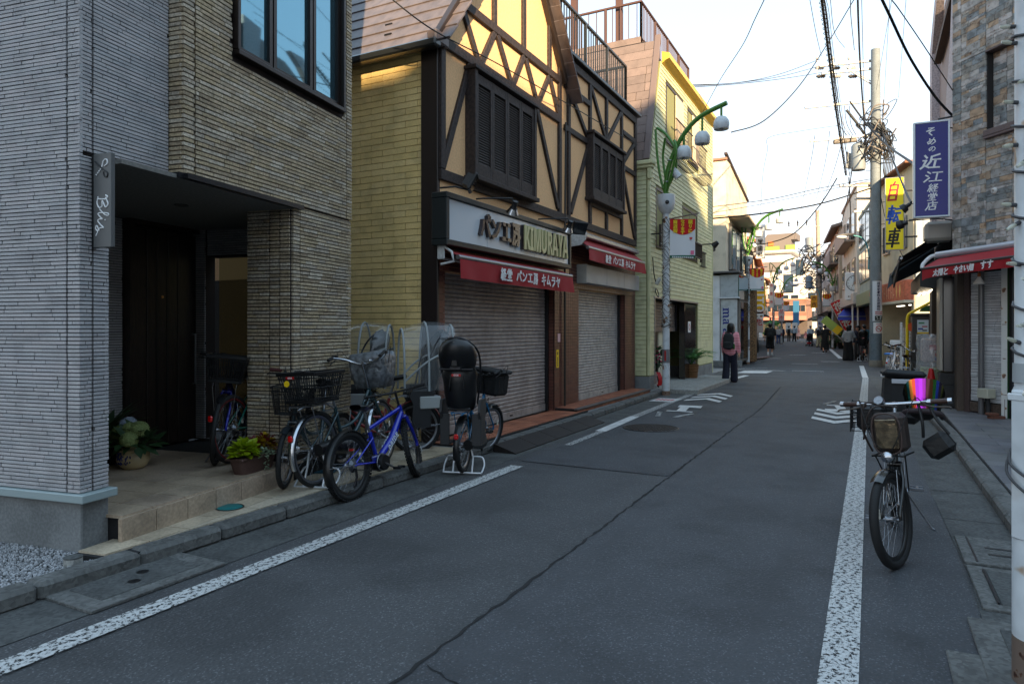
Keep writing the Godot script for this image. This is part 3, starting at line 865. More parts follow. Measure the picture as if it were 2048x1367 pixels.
func porch(house: Node3D) -> void:
	var fl := struct("porch_floor",mb().box(V(1.63,0.125,-0.86),V(2.80,0.25,1.9)),M.asphalt_dark)
	fl.transform = house.transform
	var cells := []
	for j in 7:
		for k in 8:
			var x0 := 0.17 + (k - 1)*0.29
			var x1 := x0 + 0.29
			if k == 0:x0 = 0.205
			var z1 = 0.105 - j*0.29
			if x1 <= 0.21:continue
			cells.append([maxf(x0,0.205) + 0.003,minf(x1,2.99) - 0.003,0.002 - z1,0.287 - z1,rng.randi() % 4,0.0008])
			if z1 - 0.29 < 0.1 and x0 >= 2.03 and j == 0:cells.pop_back()
	lay(cells,_floor_frame(0.25),0.02)
	cells = []
	for k in 8:
		var x0 := 0.19 + (k - 1)*0.285
		if k == 0:x0 = 0.205
		var x1 := minf(0.19 + k*0.285,2.02)
		if x1 - x0 > 0.02:cells.append([x0 + 0.003,x1 - 0.003,0.102,0.255,rng.randi() % 4,0.0008])
	lay(cells,xf(V(0,0,0.09)),0.03)
	lay_end(fl,"floor_tile","floor_tile_rest",[Color(0.72,0.64,0.55),Color(0.70,0.62,0.53),Color(0.74,0.66,0.57),Color(0.71,0.63,0.55)],0.35,{"tex":"fine","scale":1.0,"detail":"road_stain","dscale":0.8},120)
	# lower apron,cut off by the kerb
	var ap := struct("apron_floor",mb().box(V(1.9,0.048,0.18),V(3.9,0.09,0.36)),M.asphalt_dark)
	ap.transform = house.transform
	var b:MB
	var tones := []
	for c in [Color(0.79,0.72,0.62),Color(0.77,0.70,0.59),Color(0.80,0.74,0.65)]:tones.append(mat(c,0.45,{"tex":"fine","scale":1.0,"detail":"road_stain","dscale":0.6}))
	for j in 3:
		for k in 14:
			var x0 := -0.02 + k*0.295
			var z0 := 0.005 + j*0.295
			# outer limit:kerb line at t = -4.18 in this frame
			var lim := func(x): return (0.22 + 0.1686 * x) / 0.9857
			var x1 := x0 + 0.288
			var za:float = minf(z0 + 0.288,lim.call(x0))
			var zb:float = minf(z0 + 0.288,lim.call(x1))
			if za < z0 + 0.01 and zb < z0 + 0.01:continue
			za = maxf(za,z0); zb = maxf(zb,z0 + 0.002)
			b = mb()
			var q := [V(x0,0.105,z0),V(x1,0.105,z0),V(x1,0.105,zb),V(x0,0.105,za)]
			b.quad(q[0],q[1],q[2],q[3],Vector3.UP)
			for e in 4:
				var g:Vector3 = q[e]
				var h:Vector3 = q[(e + 1) % 4]
				if g.distance_to(h) > 0.003:b.quad(g,h,h - V(0,0.02,0),g - V(0,0.02,0),(h - g).cross(Vector3.UP))
			part("floor_tile",b,tones[(j*5 + k*3) % 3],ap)
	var cov := thing("tap_cover","small oval teal valve cover set in the beige apron tiles","valve cover",W(-4.40,3.67,0.108))
	var teal := mat(Color(0.05,0.40,0.40),0.5)
	part("lid",mb().lathe([Vector2(0,0.006),Vector2(0.085,0.006),Vector2(0.095,0.0)],28),teal,cov)
	part("rim",mb().torus(V(0,0.001,0),Vector3.UP,0.1,0.006,28,5,0.5),M.black,cov)
	var bump := thing("boundary_stump","short round concrete stump standing in the gravel","stump",W(-4.27,2.42,0.06))
	part("stump_body",mb().lathe([Vector2(0.052,0),Vector2(0.05,0.05)],24),M.concrete_light,bump)
	part("stump_cap",mb().lathe([Vector2(0.051,0.05),Vector2(0.051,0.058),Vector2(0,0.06)],24),M.gutter,bump)
	# pale gravel by the corner
	var gv := part("gravel_bed",mb().quad(W(-6.4,-2.0,0.062),W(-4.17,-2.0,0.062),W(-4.17,2.75,0.062),W(-6.4,2.45,0.062),Vector3.UP),M.gutter,self)
	gv.set_meta("kind","structure")
	var st := mb()
	for k in 3:
		st.ball(V(k*0,0,0),V(0.009,0.006,0.012),6)
		break
	var mm := MultiMesh.new()
	mm.transform_format = MultiMesh.TRANSFORM_3D
	mm.use_colors = true
	mm.mesh = st.mesh()
	mm.instance_count = 14000
	for k in 14000:
		var p := W(rng.randf_range(-5.6,-4.18),rng.randf_range(1.2,2.72),0.064 + rng.randf()*0.008)
		mm.set_instance_transform(k,Transform3D(Basis.from_euler(V(rng.randf()*TAU,rng.randf()*TAU,rng.randf()*TAU)).scaled(Vector3.ONE*rng.randf_range(0.45,1.05)),p))
		var g := rng.randf_range(0.14,0.42)
		mm.set_instance_color(k,Color(g,g*1.0,g*1.02))
	var mi := MultiMeshInstance3D.new()
	mi.name = "gravel"
	mi.multimesh = mm
	var gm := mat(Color.WHITE,0.85)
	gm.vertex_color_use_as_albedo = true
	mi.material_override = gm
	add_child(mi)
	stuff(mi)
	tag(mi,"pale grey gravel strip at the foot of the grey tiled corner","gravel")
	# blade sign
	var sg := thing("barber_sign","narrow dark grey blade sign with white scissors and handwritten lettering","sign")
	sg.transform = house.transform*xf(V(0.07,2.01,0.0),-PI / 2)
	part("panel",mb().cbox(V(0.09,0.30,-0.02),V(0.15,0.60,0.03),0.004),mat(Color(0.32,0.325,0.325),0.45),sg)
	part("bracket",mb().box(V(0.0,0.30,-0.03),V(0.045,0.60,0.03)),mat(Color(0.12,0.125,0.13),0.5),sg)
	b = mb(xf(V(0.09,0.275,-0.0035),0,0,-PI / 2))
	var ink := func(pts: Array,r := 0.0048): b.tube(curve(pts,8),r,6)
	# handwritten word,running downwards
	ink.call([V(-0.055,0.030,0),V(-0.045,0.046,0),V(-0.03,0.03,0),V(-0.035,-0.035,0)])
	ink.call([V(-0.04,0.03,0),V(0.0,0.05,0),V(0.02,0.03,0),V(-0.02,0.004,0),V(0.015,0.0,0),V(0.02,-0.025,0),V(-0.01,-0.04,0),V(-0.05,-0.03,0)])
	ink.call([V(0.03,-0.02,0),V(0.065,0.02,0),V(0.075,0.05,0),V(0.062,0.052,0),V(0.055,0.0,0),V(0.06,-0.032,0),V(0.085,-0.01,0),V(0.095,0.004,0),V(0.095,-0.02,0),V(0.105,-0.034,0),V(0.13,-0.012,0),V(0.15,0.012,0),V(0.152,-0.015,0),V(0.17,-0.032,0),V(0.155,-0.052,0),V(0.135,-0.045,0),V(0.16,-0.03,0),V(0.20,-0.05,0)],0.0042)
	ink.call([V(0.10,0.026,0),V(0.104,0.03,0)])
	part("lettering",b,M.white_flat,sg)
	b = mb(xf(V(0.09,0.5,-0.003)))
	b.tube(curve([V(0.0,0.01,0),V(0.015,0.05,0),V(0.04,0.055,0),V(0.045,0.03,0),V(0.02,0.015,0)],6),0.0045,6)
	for k in 4:b.tube([V(-0.006 - k*0.012,0.0 - k*0.011,0),V(-0.012 - k*0.012,-0.006 - k*0.011,0)],0.005,6)
	part("scissors_white",b,M.white_flat,sg)
	b = mb(xf(V(0.09,0.5,-0.002)))
	b.tube(curve([V(0.0,0.0,0),V(0.02,-0.012,0),V(0.045,-0.03,0),V(0.04,-0.055,0),V(0.018,-0.045,0),V(0.012,-0.02,0)],6),0.0045,6)
	b.tube([V(0.005,-0.002,0),V(-0.055,0.048,0)],[0.004,0.006],6)
	part("scissors_black",b,M.black,sg)
func _floor_frame(y: float) -> Transform3D:
	# cells count x to the right and y away from the street
	return Transform3D(Basis(V(1,0,0),V(0,0,-1),V(0,1,0)),V(0,y,0))
func beam(parent: Node3D,a: Vector2,c: Vector2,w: float,m: Material,z := 0.0,d := 0.05) -> void:
	var l := a.distance_to(c)
	var an := atan2(c.y - a.y,c.x - a.x)
	part("beam",mb().cbox(V(0,0,0),V(l,w,d),0.006),m,parent,xf(V((a.x + c.x)*0.5,(a.y + c.y)*0.5,z + d*0.5 - 0.006),0,0,an))
func louvre(parent: Node3D,x0: float,x1: float,y0: float,y1: float,wood: Material) -> void:
	var s := node("louvred_shutter",parent)
	var z := 0.02
	var b := mb()
	b.box(V((x0 + x1)*0.5,(y0 + y1)*0.5,z + 0.01),V(x1 - x0 - 0.06,y1 - y0 - 0.06,0.02))
	b.cbox(V(x0 + 0.02,(y0 + y1)*0.5,z + 0.06),V(0.07,y1 - y0,0.16),0.006); b.cbox(V(x1 - 0.02,(y0 + y1)*0.5,z + 0.06),V(0.07,y1 - y0,0.16),0.006)
	b.cbox(V((x0 + x1)*0.5,y1 + 0.02,z + 0.075),V(x1 - x0 + 0.1,0.05,0.19),0.006); b.cbox(V((x0 + x1)*0.5,y0 + 0.0,z + 0.075),V(x1 - x0 + 0.1,0.06,0.19),0.006)
	part("casing",b,wood,s)
	var w := (x1 - x0 - 0.10) / 4.0
	for k in 4:
		var a := x0 + 0.05 + k*w
		var lf := node("louvre_leaf",s) if false else s
		b = mb()
		b.cbox(V(a + 0.028,(y0 + y1)*0.5,z + 0.10),V(0.05,y1 - y0 - 0.07,0.04),0.004); b.cbox(V(a + w - 0.028,(y0 + y1)*0.5,z + 0.10),V(0.05,y1 - y0 - 0.07,0.04),0.004)
		b.box(V(a + w*0.5,y1 - 0.10,z + 0.10),V(w - 0.1,0.12,0.035)); b.box(V(a + w*0.5,y0 + 0.12,z + 0.10),V(w - 0.1,0.17,0.035))
		part("leaf_frame",b,wood,lf)
		b = mb()
		var m := int((y1 - y0 - 0.38) / 0.034)
		for q in m:
			b.box(V(a + w*0.5,y0 + 0.225 + q*0.034,z + 0.088),V(w - 0.1,0.008,0.040),Basis.from_euler(V(0.85,0,0)))
		stuff(part("slat",b,mat(Color(0.30,0.27,0.26),0.55),lf))
	for yy in [y0 + 0.25,y1 - 0.3]:
		part("hinge",mb().box(V(x1 + 0.002,yy,z + 0.13),V(0.02,0.09,0.02)),M.alu,s)
func roller_shutter(parent: Node3D,x0: float,x1: float,y0: float,y1: float,z: float,m: Material,pitch := 0.057) -> void:
	var s := node("roller_shutter",parent)
	var slat := mb()
	var h := pitch
	# one curtain lath:a shallow crowned face and a tight joint under it
	var prof := [Vector2(-0.010,0.0),Vector2(-0.002,0.006),Vector2(0.004,h*0.3),Vector2(0.004,h*0.75),Vector2(-0.002,h - 0.004),Vector2(-0.010,h)]
	for k in prof.size() - 1:
		var a:Vector2 = prof[k]
		var c:Vector2 = prof[k + 1]
		slat.quad(V(x0,a.y,a.x),V(x1,a.y,a.x),V(x1,c.y,c.x),V(x0,c.y,c.x),V(0,-(c.x - a.x),c.y - a.y).normalized())
	var me := slat.mesh()
	part("bottom_bar",mb().cbox(V((x0 + x1)*0.5,y0 + 0.06,z + 0.004),V(x1 - x0,0.12,0.02),0.004),m,s)
	part("lock_plate",mb().cbox(V(x0 + (x1 - x0)*0.62,y0 + 0.06,z + 0.016),V(0.09,0.025,0.006),0.002),M.dark_steel,s)
	for k in int((y1 - y0 - 0.12) / pitch):
		part("slat",me,m,s,xf(V(0,y0 + 0.12 + k*pitch,z)))
	for e in [x0 - 0.02,x1 + 0.02]:
		part("guide_rail",mb().cbox(V(e,(y0 + y1)*0.5,z + 0.02),V(0.06,y1 - y0,0.07),0.004),M.dark_steel,s)
	part("backing",mb().box(V((x0 + x1)*0.5,(y0 + y1)*0.5,z - 0.03),V(x1 - x0,y1 - y0,0.02)),M.black,s)
func railing(parent: Node3D,called: String,a: Vector3,c: Vector3,h: float,m: Material,step := 0.11,posts := 3) -> void:
	var r := node(called,parent)
	var d := (c - a)
	var an := atan2(-d.z,d.x)
	part("top_rail",mb().cbox(V(0,0,0),V(d.length() + 0.05,0.05,0.06),0.008),m,r,xf((a + c)*0.5 + V(0,h,0),an))
	part("bottom_rail",mb().cbox(V(0,0,0),V(d.length(),0.03,0.04),0.004),m,r,xf((a + c)*0.5 + V(0,0.10,0),an))
	for k in posts + 1:
		part("post",mb().cbox(V(0,h*0.5,0),V(0.055,h,0.055),0.004),m,r,xf(a.lerp(c,float(k) / posts),an))
	var bar := mb().box(V(0,h*0.5 + 0.05,0),V(0.018,h - 0.1,0.018)).mesh()
	var n := int(d.length() / step)
	for k in n:
		part("baluster",bar,m,r,xf(a.lerp(c,(k + 0.5) / n),an))
func spot_cone(parent: Node3D,x: float,y: float,z0: float) -> void:
	var l := node("spotlight",parent,xf(V(x,y,z0)))
	part("arm",mb().tube([V(-0.32,0.04,0.0),V(-0.32,0.04,0.1),V(0.0,0.07,0.36),V(0,-0.02,0.38)],0.011,6),M.black,l)
	part("lamp_head",mb(xf(V(0.0,-0.06,0.38),0,0.55,0.35)).lathe([Vector2(0,0.10),Vector2(0.035,0.10),Vector2(0.04,0.02),Vector2(0.055,0.0)],18),M.black,l)
	part("reflector",mb(xf(V(0.0,-0.06,0.38),0,0.55,0.35)).lathe([Vector2(0.045,0.0),Vector2(0.085,-0.07),Vector2(0.08,-0.07),Vector2(0.02,-0.01),Vector2(0,-0.01)],18),M.steel,l)
func flood(parent: Node3D,x: float,y: float,z0: float,yaw: float) -> void:
	var l := node("floodlight",parent,xf(V(x,y,z0)))
	part("arm",mb().tube([V(-0.16,-0.03,0.0),V(-0.14,-0.03,0.2),V(0,-0.06,0.32)],0.012,6),M.black,l)
	part("lamp_head",mb(xf(V(0,0.02,0.36),yaw,0.5)).cbox(V(0,0,0),V(0.30,0.22,0.04),0.012).box(V(0,0,-0.06),V(0.2,0.15,0.08)),M.black,l)
	part("lens",mb(xf(V(0,0.02,0.36),yaw,0.5)).box(V(0,0,0.021),V(0.26,0.18,0.006)),M.glass_dark,l)
func awning_text(b: MB,text: String,x: float,y: float,sz: float) -> void:
	script_line(b,text,V(x,y,0),Vector2(sz*0.92,sz),Vector2(sz*1.06,0),sz*0.14,0.003)
func bakery() -> void:
	var o := thing("half_timbered_shop","orange half-timbered bakery with steep gable, yellow side wall and two closed roller shutters","shop",W(-4.65,0),PI / 2)
	var stucco := mat(Color(0.91,0.725,0.53),0.9,{"tex":"stucco","scale":1.0,"bump":0.25,"height":"stucco_h"})
	var wood := mat(Color(0.215,0.165,0.15),0.7,{"tex":"wood","scale":1.6,"bump":0.3})
	var brownm := mat(Color(0.17,0.13,0.115),0.5,{"tex":"fine"})
	part("facade",mb().prism([Vector2(6.965,2.2),Vector2(6.965,5.07),Vector2(9.08,7.86),Vector2(10.54,5.93),Vector2(10.54,6.2),Vector2(14.78,6.2),Vector2(14.78,2.2)],-9.0,0.0),stucco,o)
	var b := mb()
	b.box(V(10.85,1.15,-4.7),V(7.8,2.1,8.6))
	b.box(V(6.955,1.1,-4.63),V(0.03,2.2,9.2))
	b.box(V(7.0,1.13,-0.2),V(0.12,2.2,0.36)); b.box(V(10.92,1.13,-0.2),V(1.06,2.2,0.36)); b.box(V(14.42,1.13,-0.2),V(0.70,2.2,0.36))
	b.box(V(10.85,2.75,-0.012),V(7.8,1.1,0.02))
	part("wall",b,mat(Color(0.10,0.075,0.07),0.9),o)
	# small dark brown tiles on the piers and over the shutters
	var tl := [0.098]
	lay(run_cells(0.14,2.1,0.078,tl,4,0.001,0.006),xf(V(6.94,0.12,-0.016)),0.014)
	lay(run_cells(1.06,2.1,0.056,tl,4,0.001,0.006),xf(V(10.39,0.12,-0.016)),0.014)
	lay(run_cells(0.70,2.1,0.056,tl,4,0.001,0.006),xf(V(14.07,0.12,-0.016)),0.014)
	lay(run_cells(3.75,1.06,0.056,tl,4,0.001,0.006),xf(V(11.0,2.2,0.0)),0.012)
	lay(run_cells(3.4,0.5,0.056,tl,4,0.001,0.006),xf(V(6.95,2.2,0.0)),0.012)
	for e in [[7.06,1.0],[10.39,-1.0],[11.45,1.0],[14.07,-1.0]]:
		var fr := Transform3D(Basis(V(0,0,-e[1]),V(0,1,0),V(e[1],0,0)),V(e[0],0.12,-0.02 if e[1] > 0 else -0.22))
		lay(run_cells(0.2,2.1,0.056,tl,4,0.001,0.006),fr,0.008)
	lay_end(o,"brown_tile","brown_tile_rest",[Color(0.43,0.25,0.205),Color(0.40,0.23,0.19),Color(0.46,0.275,0.225),Color(0.42,0.26,0.22)],0.45,{"tex":"fine","scale":3.0,"detail":"blotch"},60)
	# yellow brick-pattern side wall
	var frame := Transform3D(Basis(V(0,0,1),V(0,1,0),V(-1,0,0)),V(6.94,0.10,-3.2))
	lay(run_cells(2.95,4.85,0.0795,[0.362],3,0.0015,0.007),frame,0.018)
	lay_end(o,"yellow_brick","yellow_brick_rest",[Color(0.93,0.81,0.54),Color(0.935,0.82,0.56),Color(0.92,0.80,0.525)],0.6,{"tex":"stucco","scale":1.5,"bump":0.2,"height":"stucco_h","detail":"blotch","dscale":0.6},200)
	part("side_backing",mb().box(V(6.95,2.5,-2.0),V(0.02,5.0,3.8)),mat(Color(0.58,0.46,0.24),0.9),o)
	part("corner_flashing",mb().cbox(V(6.93,2.5,-0.12),V(0.05,5.0,0.25),0.01),mat(Color(0.14,0.105,0.095),0.35,{"coat":0.3}),o)
	# timbers
	var ys := [3.37,5.0,5.66]
	for q in [[6.93,3.37,14.75,3.37,0.13],[6.95,5.0,10.52,5.0,0.13],[7.45,5.66,10.5,5.66,0.12],[10.75,4.93,11.93,4.93,0.10],[10.75,5.66,11.93,5.66,0.10],[13.85,5.63,14.75,5.63,0.10],[13.85,4.9,14.75,4.9,0.10],[12.0,3.82,13.8,3.82,0.09],[10.6,6.10,14.78,6.10,0.14]]:
		beam(o,Vector2(q[0],q[1]),Vector2(q[2],q[3]),q[4],wood,0.004)
	for q in [[6.985,3.44,5.0],[10.54,3.37,5.9],[10.93,3.44,6.05],[11.95,3.44,6.05],[12.85,5.2,6.05],[13.78,3.44,6.05],[14.71,3.44,6.05],[12.85,3.44,3.8],[8.29,5.7,6.85],[9.20,5.7,7.7],[10.13,5.7,6.45]]:
		beam(o,Vector2(q[0],q[1]),Vector2(q[0],q[2]),0.10,wood,0.001)
	for q in [[7.62,4.92,7.0,3.48],[7.44,5.62,7.85,5.05],[8.30,5.62,7.92,5.05],[8.37,5.6,8.80,5.04],[9.20,5.6,8.84,5.04],[9.26,5.58,9.66,5.04],[10.11,5.58,9.71,5.04],[10.16,5.56,10.50,5.06],[9.66,4.92,10.48,3.50],[11.03,5.60,11.88,4.98],[11.86,4.86,11.02,3.50],[12.02,6.0,12.79,5.24],[13.72,6.0,12.90,5.22],[14.66,5.58,13.84,4.96],[13.84,4.84,14.66,3.5]]:
		beam(o,Vector2(q[0],q[1]),Vector2(q[2],q[3]),0.095,wood,-0.002)
	beam(o,Vector2(6.86,4.95),Vector2(9.08,7.88),0.20,brownm,0.008,0.09)
	beam(o,Vector2(9.07,7.88),Vector2(10.72,5.68),0.16,brownm,0.009,0.09)
	louvre(o,7.56,9.36,3.44,4.84,wood)
	louvre(o,11.78,13.58,3.88,5.08,wood)
	# roof:long steep sheets with stepped joints
	var roofm := mat(Color(0.40,0.36,0.36),0.5,{"tex":"streak","scale":0.7,"detail":"blotch"})
	var rf := node("roof",o)
	for k in 14:
		var u0 := k / 14.0
		var s0 := Vector2(6.80,4.93).lerp(Vector2(9.08,7.93),u0)
		var dd := Vector2(2.28,3.0).normalized()
		part("roof_sheet",mb().cbox(V(0,0,-4.5),V(0.285,0.03,9.4),0.006),roofm,rf,xf(V(s0.x + dd.x*0.135,s0.y + dd.y*0.135,0.06),0,0,atan2(dd.y,dd.x) - 0.06))
		var s1 := Vector2(11.0,5.4).lerp(Vector2(9.08,7.93),u0)
		var d2 := Vector2(-1.92,2.53).normalized()
		part("roof_sheet",mb().cbox(V(0,0,-4.5),V(0.26,0.03,9.4),0.006),roofm,rf,xf(V(s1.x + d2.x*0.11,s1.y + d2.y*0.11,0.06),0,0,atan2(d2.y,d2.x) - PI + 0.06))
	for k in 2:
		part("snow_guard",mb().box(V(7.06 + k*0.17,5.26 + k*0.22,-0.85 - k*0.12),V(0.06,0.05,0.11)),M.dark_steel,rf)
	part("gutter",mb().cbox(V(6.78,4.90,-4.4),V(0.14,0.10,9.0),0.02),mat(Color(0.13,0.14,0.14),0.35,{"coat":0.4}),o)
	part("eave_end",mb().cbox(V(6.88,4.98,0.03),V(0.30,0.16,0.14),0.02),mat(Color(0.42,0.37,0.36),0.5),o)
	part("parapet_cap",mb().cbox(V(12.72,6.235,0.02),V(4.32,0.07,0.20),0.01),mat(Color(0.17,0.175,0.18),0.4),o)
	var bl := mat(Color(0.12,0.125,0.125),0.4)
	railing(o,"roof_railing",V(10.95,6.26,-0.15),V(14.55,6.26,-0.15),1.02,bl,0.12,3)
	railing(o,"roof_railing",V(10.95,6.26,-0.15),V(10.95,6.26,-2.4),1.02,bl,0.14,2)
	railing(o,"roof_railing",V(14.55,6.26,-0.15),V(14.55,6.26,-2.4),1.02,bl,0.14,2)
	# pipe and cable by the pier
	part("downpipe",mb().tube([V(10.72,0.15,0.04),V(10.72,3.0,0.04),V(10.74,5.0,0.05)],0.018,8),bl,o)
	# steps:terracotta in front of both shutters
	roller_shutter(o,7.10,10.34,0.12,2.28,-0.16,mat(Color(0.66,0.61,0.585),0.5,{"tex":"streak","scale":0.9,"detail":"road_stain","dscale":0.4}))
	roller_shutter(o,11.50,14.03,0.14,2.28,-0.16,mat(Color(0.72,0.70,0.68),0.45,{ "tex":"streak","scale":0.9,"detail":"blotch","dscale":0.6}),0.053)
	# papers and tags on the pier
	part("yellow_sticker",mb().box(V(10.50,0.98,0.002),V(0.10,0.30,0.004)),M.yellow,o)
	part("yellow_sticker_print",mb().box(V(10.50,1.07,0.0045),V(0.05,0.05,0.002)).box(V(10.50,0.93,0.0045),V(0.03,0.16,0.002)),mat(Color(0.5,0.35,0.1),0.6),o)
	part("pink_note",mb().box(V(10.56,1.33,0.002),V(0.10,0.14,0.004)),mat(Color(0.85,0.68,0.68),0.7),o)
	# long sign
	var sg := thing("bakery_sign","long grey fascia sign reading KIMURAYA in raised letters, dark green frame","sign",W(-4.65,0),PI / 2)
	var sf := mat(Color(0.08,0.115,0.12),0.45,{"tex":"fine"})
	b = mb()
	b.cbox(V(8.645,3.075,0.13),V(3.79,0.07,0.22),0.008); b.cbox(V(8.645,2.515,0.13),V(3.79,0.07,0.22),0.008)
	b.cbox(V(6.785,2.795,0.1295),V(0.07,0.49,0.215),0.008); b.cbox(V(10.505,2.795,0.1295),V(0.07,0.49,0.215),0.008)
	b.box(V(8.645,2.795,0.08),V(3.7,0.5,0.12))
	part("sign_frame",b,sf,sg)
	var pc := mat(Color(0.76,0.775,0.79),0.25)
	var js := [6.83,7.76,8.50,9.18,9.83,10.46]
	for k in 5:
		part("sign_panel",mb().cbox(V((js[k] + js[k + 1])*0.5,2.795,0.2),V(js[k + 1] - js[k] - 0.006,0.485,0.02),0.002),pc,sg)
	var dk := mat(Color(0.17,0.11,0.105),0.25,{"coat":0.5})
	b = mb()
	script_line(b,"パン工房",V(7.52,2.965,0.21),Vector2(0.25,0.32),Vector2(0.285,0),0.05,0.05)
	part("raised_kana",b,dk,sg)
	var ct := mat(Color(0.70,0.68,0.50),0.35)
	var px := 8.68
	for ch in "KIMURAYA":
		var w:float = {"I":0.10,"M":0.27}.get(ch,0.20)
		part("raised_letter",latin(ch,0.345,0.07),ct,sg,Transform3D(Basis.from_scale(V(0.66,1,1)),V(px + w*0.5,2.79,0.255)))
		part("letter_side",latin(ch,0.355,0.06),dk,sg,Transform3D(Basis.from_scale(V(0.68,1,1)),V(px + w*0.5 + 0.002,2.786,0.239)))
		px += w + 0.004
	for q in [[6.98,3.2,0.5],[10.35,3.1,-0.5]]:flood(sg,q[0],q[1],0.1,q[2])
	for q in [[7.95,3.13],[9.82,3.13]]:spot_cone(sg,q[0],q[1],0.12)
	awning("roller_awning","red retracted awning under the long sign, lettered in white on its valance",6.86,10.34,2.40,2.34,0.05,0.32,0.235,7.85,0.165,false)
	awning("roller_awning","smaller red awning with silver cassette above the second shutter",10.95,14.25,3.06,2.88,0.06,0.36,0.20,11.75,0.15,true)
	var bx := thing("shutter_box","pale grey metal shutter housing below the smaller red awning","shutter box",W(-4.65,0),PI / 2)
	for k in 3:
		part("box_panel",mb().cbox(V(11.35 + 1.03*(k + 0.5),2.46,0.10),V(1.025,0.32,0.20),0.006),mat(Color(0.66,0.665,0.66),0.5,{"detail":"blotch"}),bx)
	part("box_end",mb().cbox(V(11.34,2.46,0.095),V(0.03,0.34,0.21),0.004),mat(Color(0.70,0.69,0.66),0.5,{"detail":"road_stain"}),bx)
	# steps
	var stp := struct("shop_step",mb().box(W(-4.42,8.75,0.057),V(0.50,0.115,3.86)),M.asphalt_dark)
	lay(run_cells(0.52,3.88,0.20,[0.20],3,0.001,0.005),Transform3D(Basis(V(1,0,0),V(0,0,-1),V(0,1,0)),W(-4.72,6.82,0.105)),0.018)
	lay_end(stp,"step_tile","step_tile_rest",[Color(0.66,0.39,0.27),Color(0.62,0.36,0.25),Color(0.70,0.43,0.31)],0.6,{"tex":"fine","scale":2.0,"detail":"road_stain","dscale":0.9},80)
	stp = struct("shop_step",mb().box(W(-4.47,12.5,0.08),V(0.42,0.16,4.2)),M.asphalt_dark)
	lay(run_cells(0.40,4.1,0.11,[0.11],3,0.001,0.005),Transform3D(Basis(V(1,0,0),V(0,0,-1),V(0,1,0)),W(-4.72,10.45,0.155)),0.012)
	lay(run_cells(4.2,0.09,0.09,[0.07],3,0.001,0.005),Transform3D(Basis(V(0,0,-1),V(0,1,0),V(1,0,0)),W(-4.268,10.42,0.06)),0.012)
	lay_end(stp,"step_tile","step_tile_rest",[Color(0.64,0.38,0.27),Color(0.60,0.35,0.25),Color(0.68,0.42,0.30)],0.6,{"tex":"fine","scale":2.0,"detail":"road_stain","dscale":0.9},50)
	part("nosing",mb().cbox(W(-4.27,12.5,0.155),V(0.07,0.04,4.24),0.01),mat(Color(0.30,0.27,0.26),0.6),stp)
	var rp := thing("kerb_ramp","dark ribbed metal kerb ramp lying in the gutter before the first shutter","ramp",W(-3.86,8.7,0.0),PI / 2)
	for k in 5:
		part("ramp_plate",mb().prism([Vector2(-0.15,0.01),Vector2(0.13,0.095),Vector2(0.15,0.09),Vector2(0.15,0.0),Vector2(-0.15,0.0)],-0.30,0.30),mat(Color(0.17,0.145,0.135),0.6,{"metal":0.3,"tex":"grit","scale":2.0}),rp,Transform3D(Basis(V(0,0,-1),V(0,1,0),V(1,0,0)),V(-1.24 + k*0.61,0.006,0)))
	for s in [11.32]:
		pass
func awning(called: String,label: String,x0: float,x1: float,yt: float,yb: float,z0: float,z1: float,drop: float,tx: float,ts: float,cassette: bool) -> void:
	var a := thing(called,label,"awning",W(-4.65,0),PI / 2)
	var cloth := mat(Color(0.62,0.045,0.085),0.75,{"tex":"fine","scale":3.0,"rim":0.3,"back":Color(0.25,0.0,0.02)})
	var xc := (x0 + x1)*0.5
	var b := mb()
	if cassette:
		part("cassette",mb().cbox(V(xc,yt + 0.06,z0 + 0.10),V(x1 - x0,0.09,0.2),0.02),M.alu,a)
		part("end_cap",mb(xf(V(x0 - 0.03,0,0),PI / 2)).prism([Vector2(-z0 - 0.28,yt - 0.05),Vector2(-z0 - 0.30,yt + 0.08),Vector2(-z0,yt + 0.16),Vector2(-z0,yt - 0.16),Vector2(-z0 - 0.2,yt - 0.14)],-0.02,0.02),M.white,a)
	else:
		part("end_bracket",mb().cbox(V(x0 - 0.02,yt + 0.02,z0 + 0.05),V(0.03,0.2,0.1),0.01).tube([V(x0 - 0.02,yt + 0.10,z0 + 0.05),V(x0 - 0.02,yt,z0 + 0.2),V(x0,yb - 0.05,z1 - 0.05),V(x0 - 0.02,yt - 0.14,z0 + 0.05)],0.016,6),M.white,a)
	part("cloth",mb().grid([V(x0,yt + 0.05,z0 + 0.05),V(xc,yt + 0.05,z0 + 0.05),V(x1,yt + 0.05,z0 + 0.05),V(x0,yb + 0.02,z1),V(xc,yb + 0.02,z1),V(x1,yb + 0.02,z1)],3),cloth,a)
	part("front_bar",mb().tube([V(x0,yb,z1),V(x1,yb,z1)],0.030,10),M.alu,a)
	part("fold_arm",mb().tube([V(x0 + 0.1,yt - 0.06,z0),V(x0 + 1.2,yt - 0.10,z0 + 0.14),V(x0 + 0.25,yb - 0.02,z1 - 0.02)],0.016,6),M.white,a)
	var g := []
	for j in 5:
		for k in 41:
			var u := k / 40.0
			var wv := 0.012*sin(u*37.0) + 0.014*sin(u*13.0 + 1.0) + 0.03*maxf(0.0,(u - 0.93) / 0.07)
			g.append(V(lerpf(x0 + 0.02,x1,u),yb - 0.02 - drop*j / 4.0 - 0.012*u*j / 4.0,z1 + 0.02 + wv*j / 4.0))
	part("valance",mb().grid(g,41),cloth,a)
	b = mb(xf(V(0,0,z1 + 0.042)))
	var y := yb - 0.05
	awning_text(b,"経堂",tx,y,ts)
	awning_text(b,"パン工房",tx + ts*2.75,y,ts)
	awning_text(b,"キムラヤ",tx + ts*7.6,y,ts)
	part("lettering",b,M.white_flat,a)
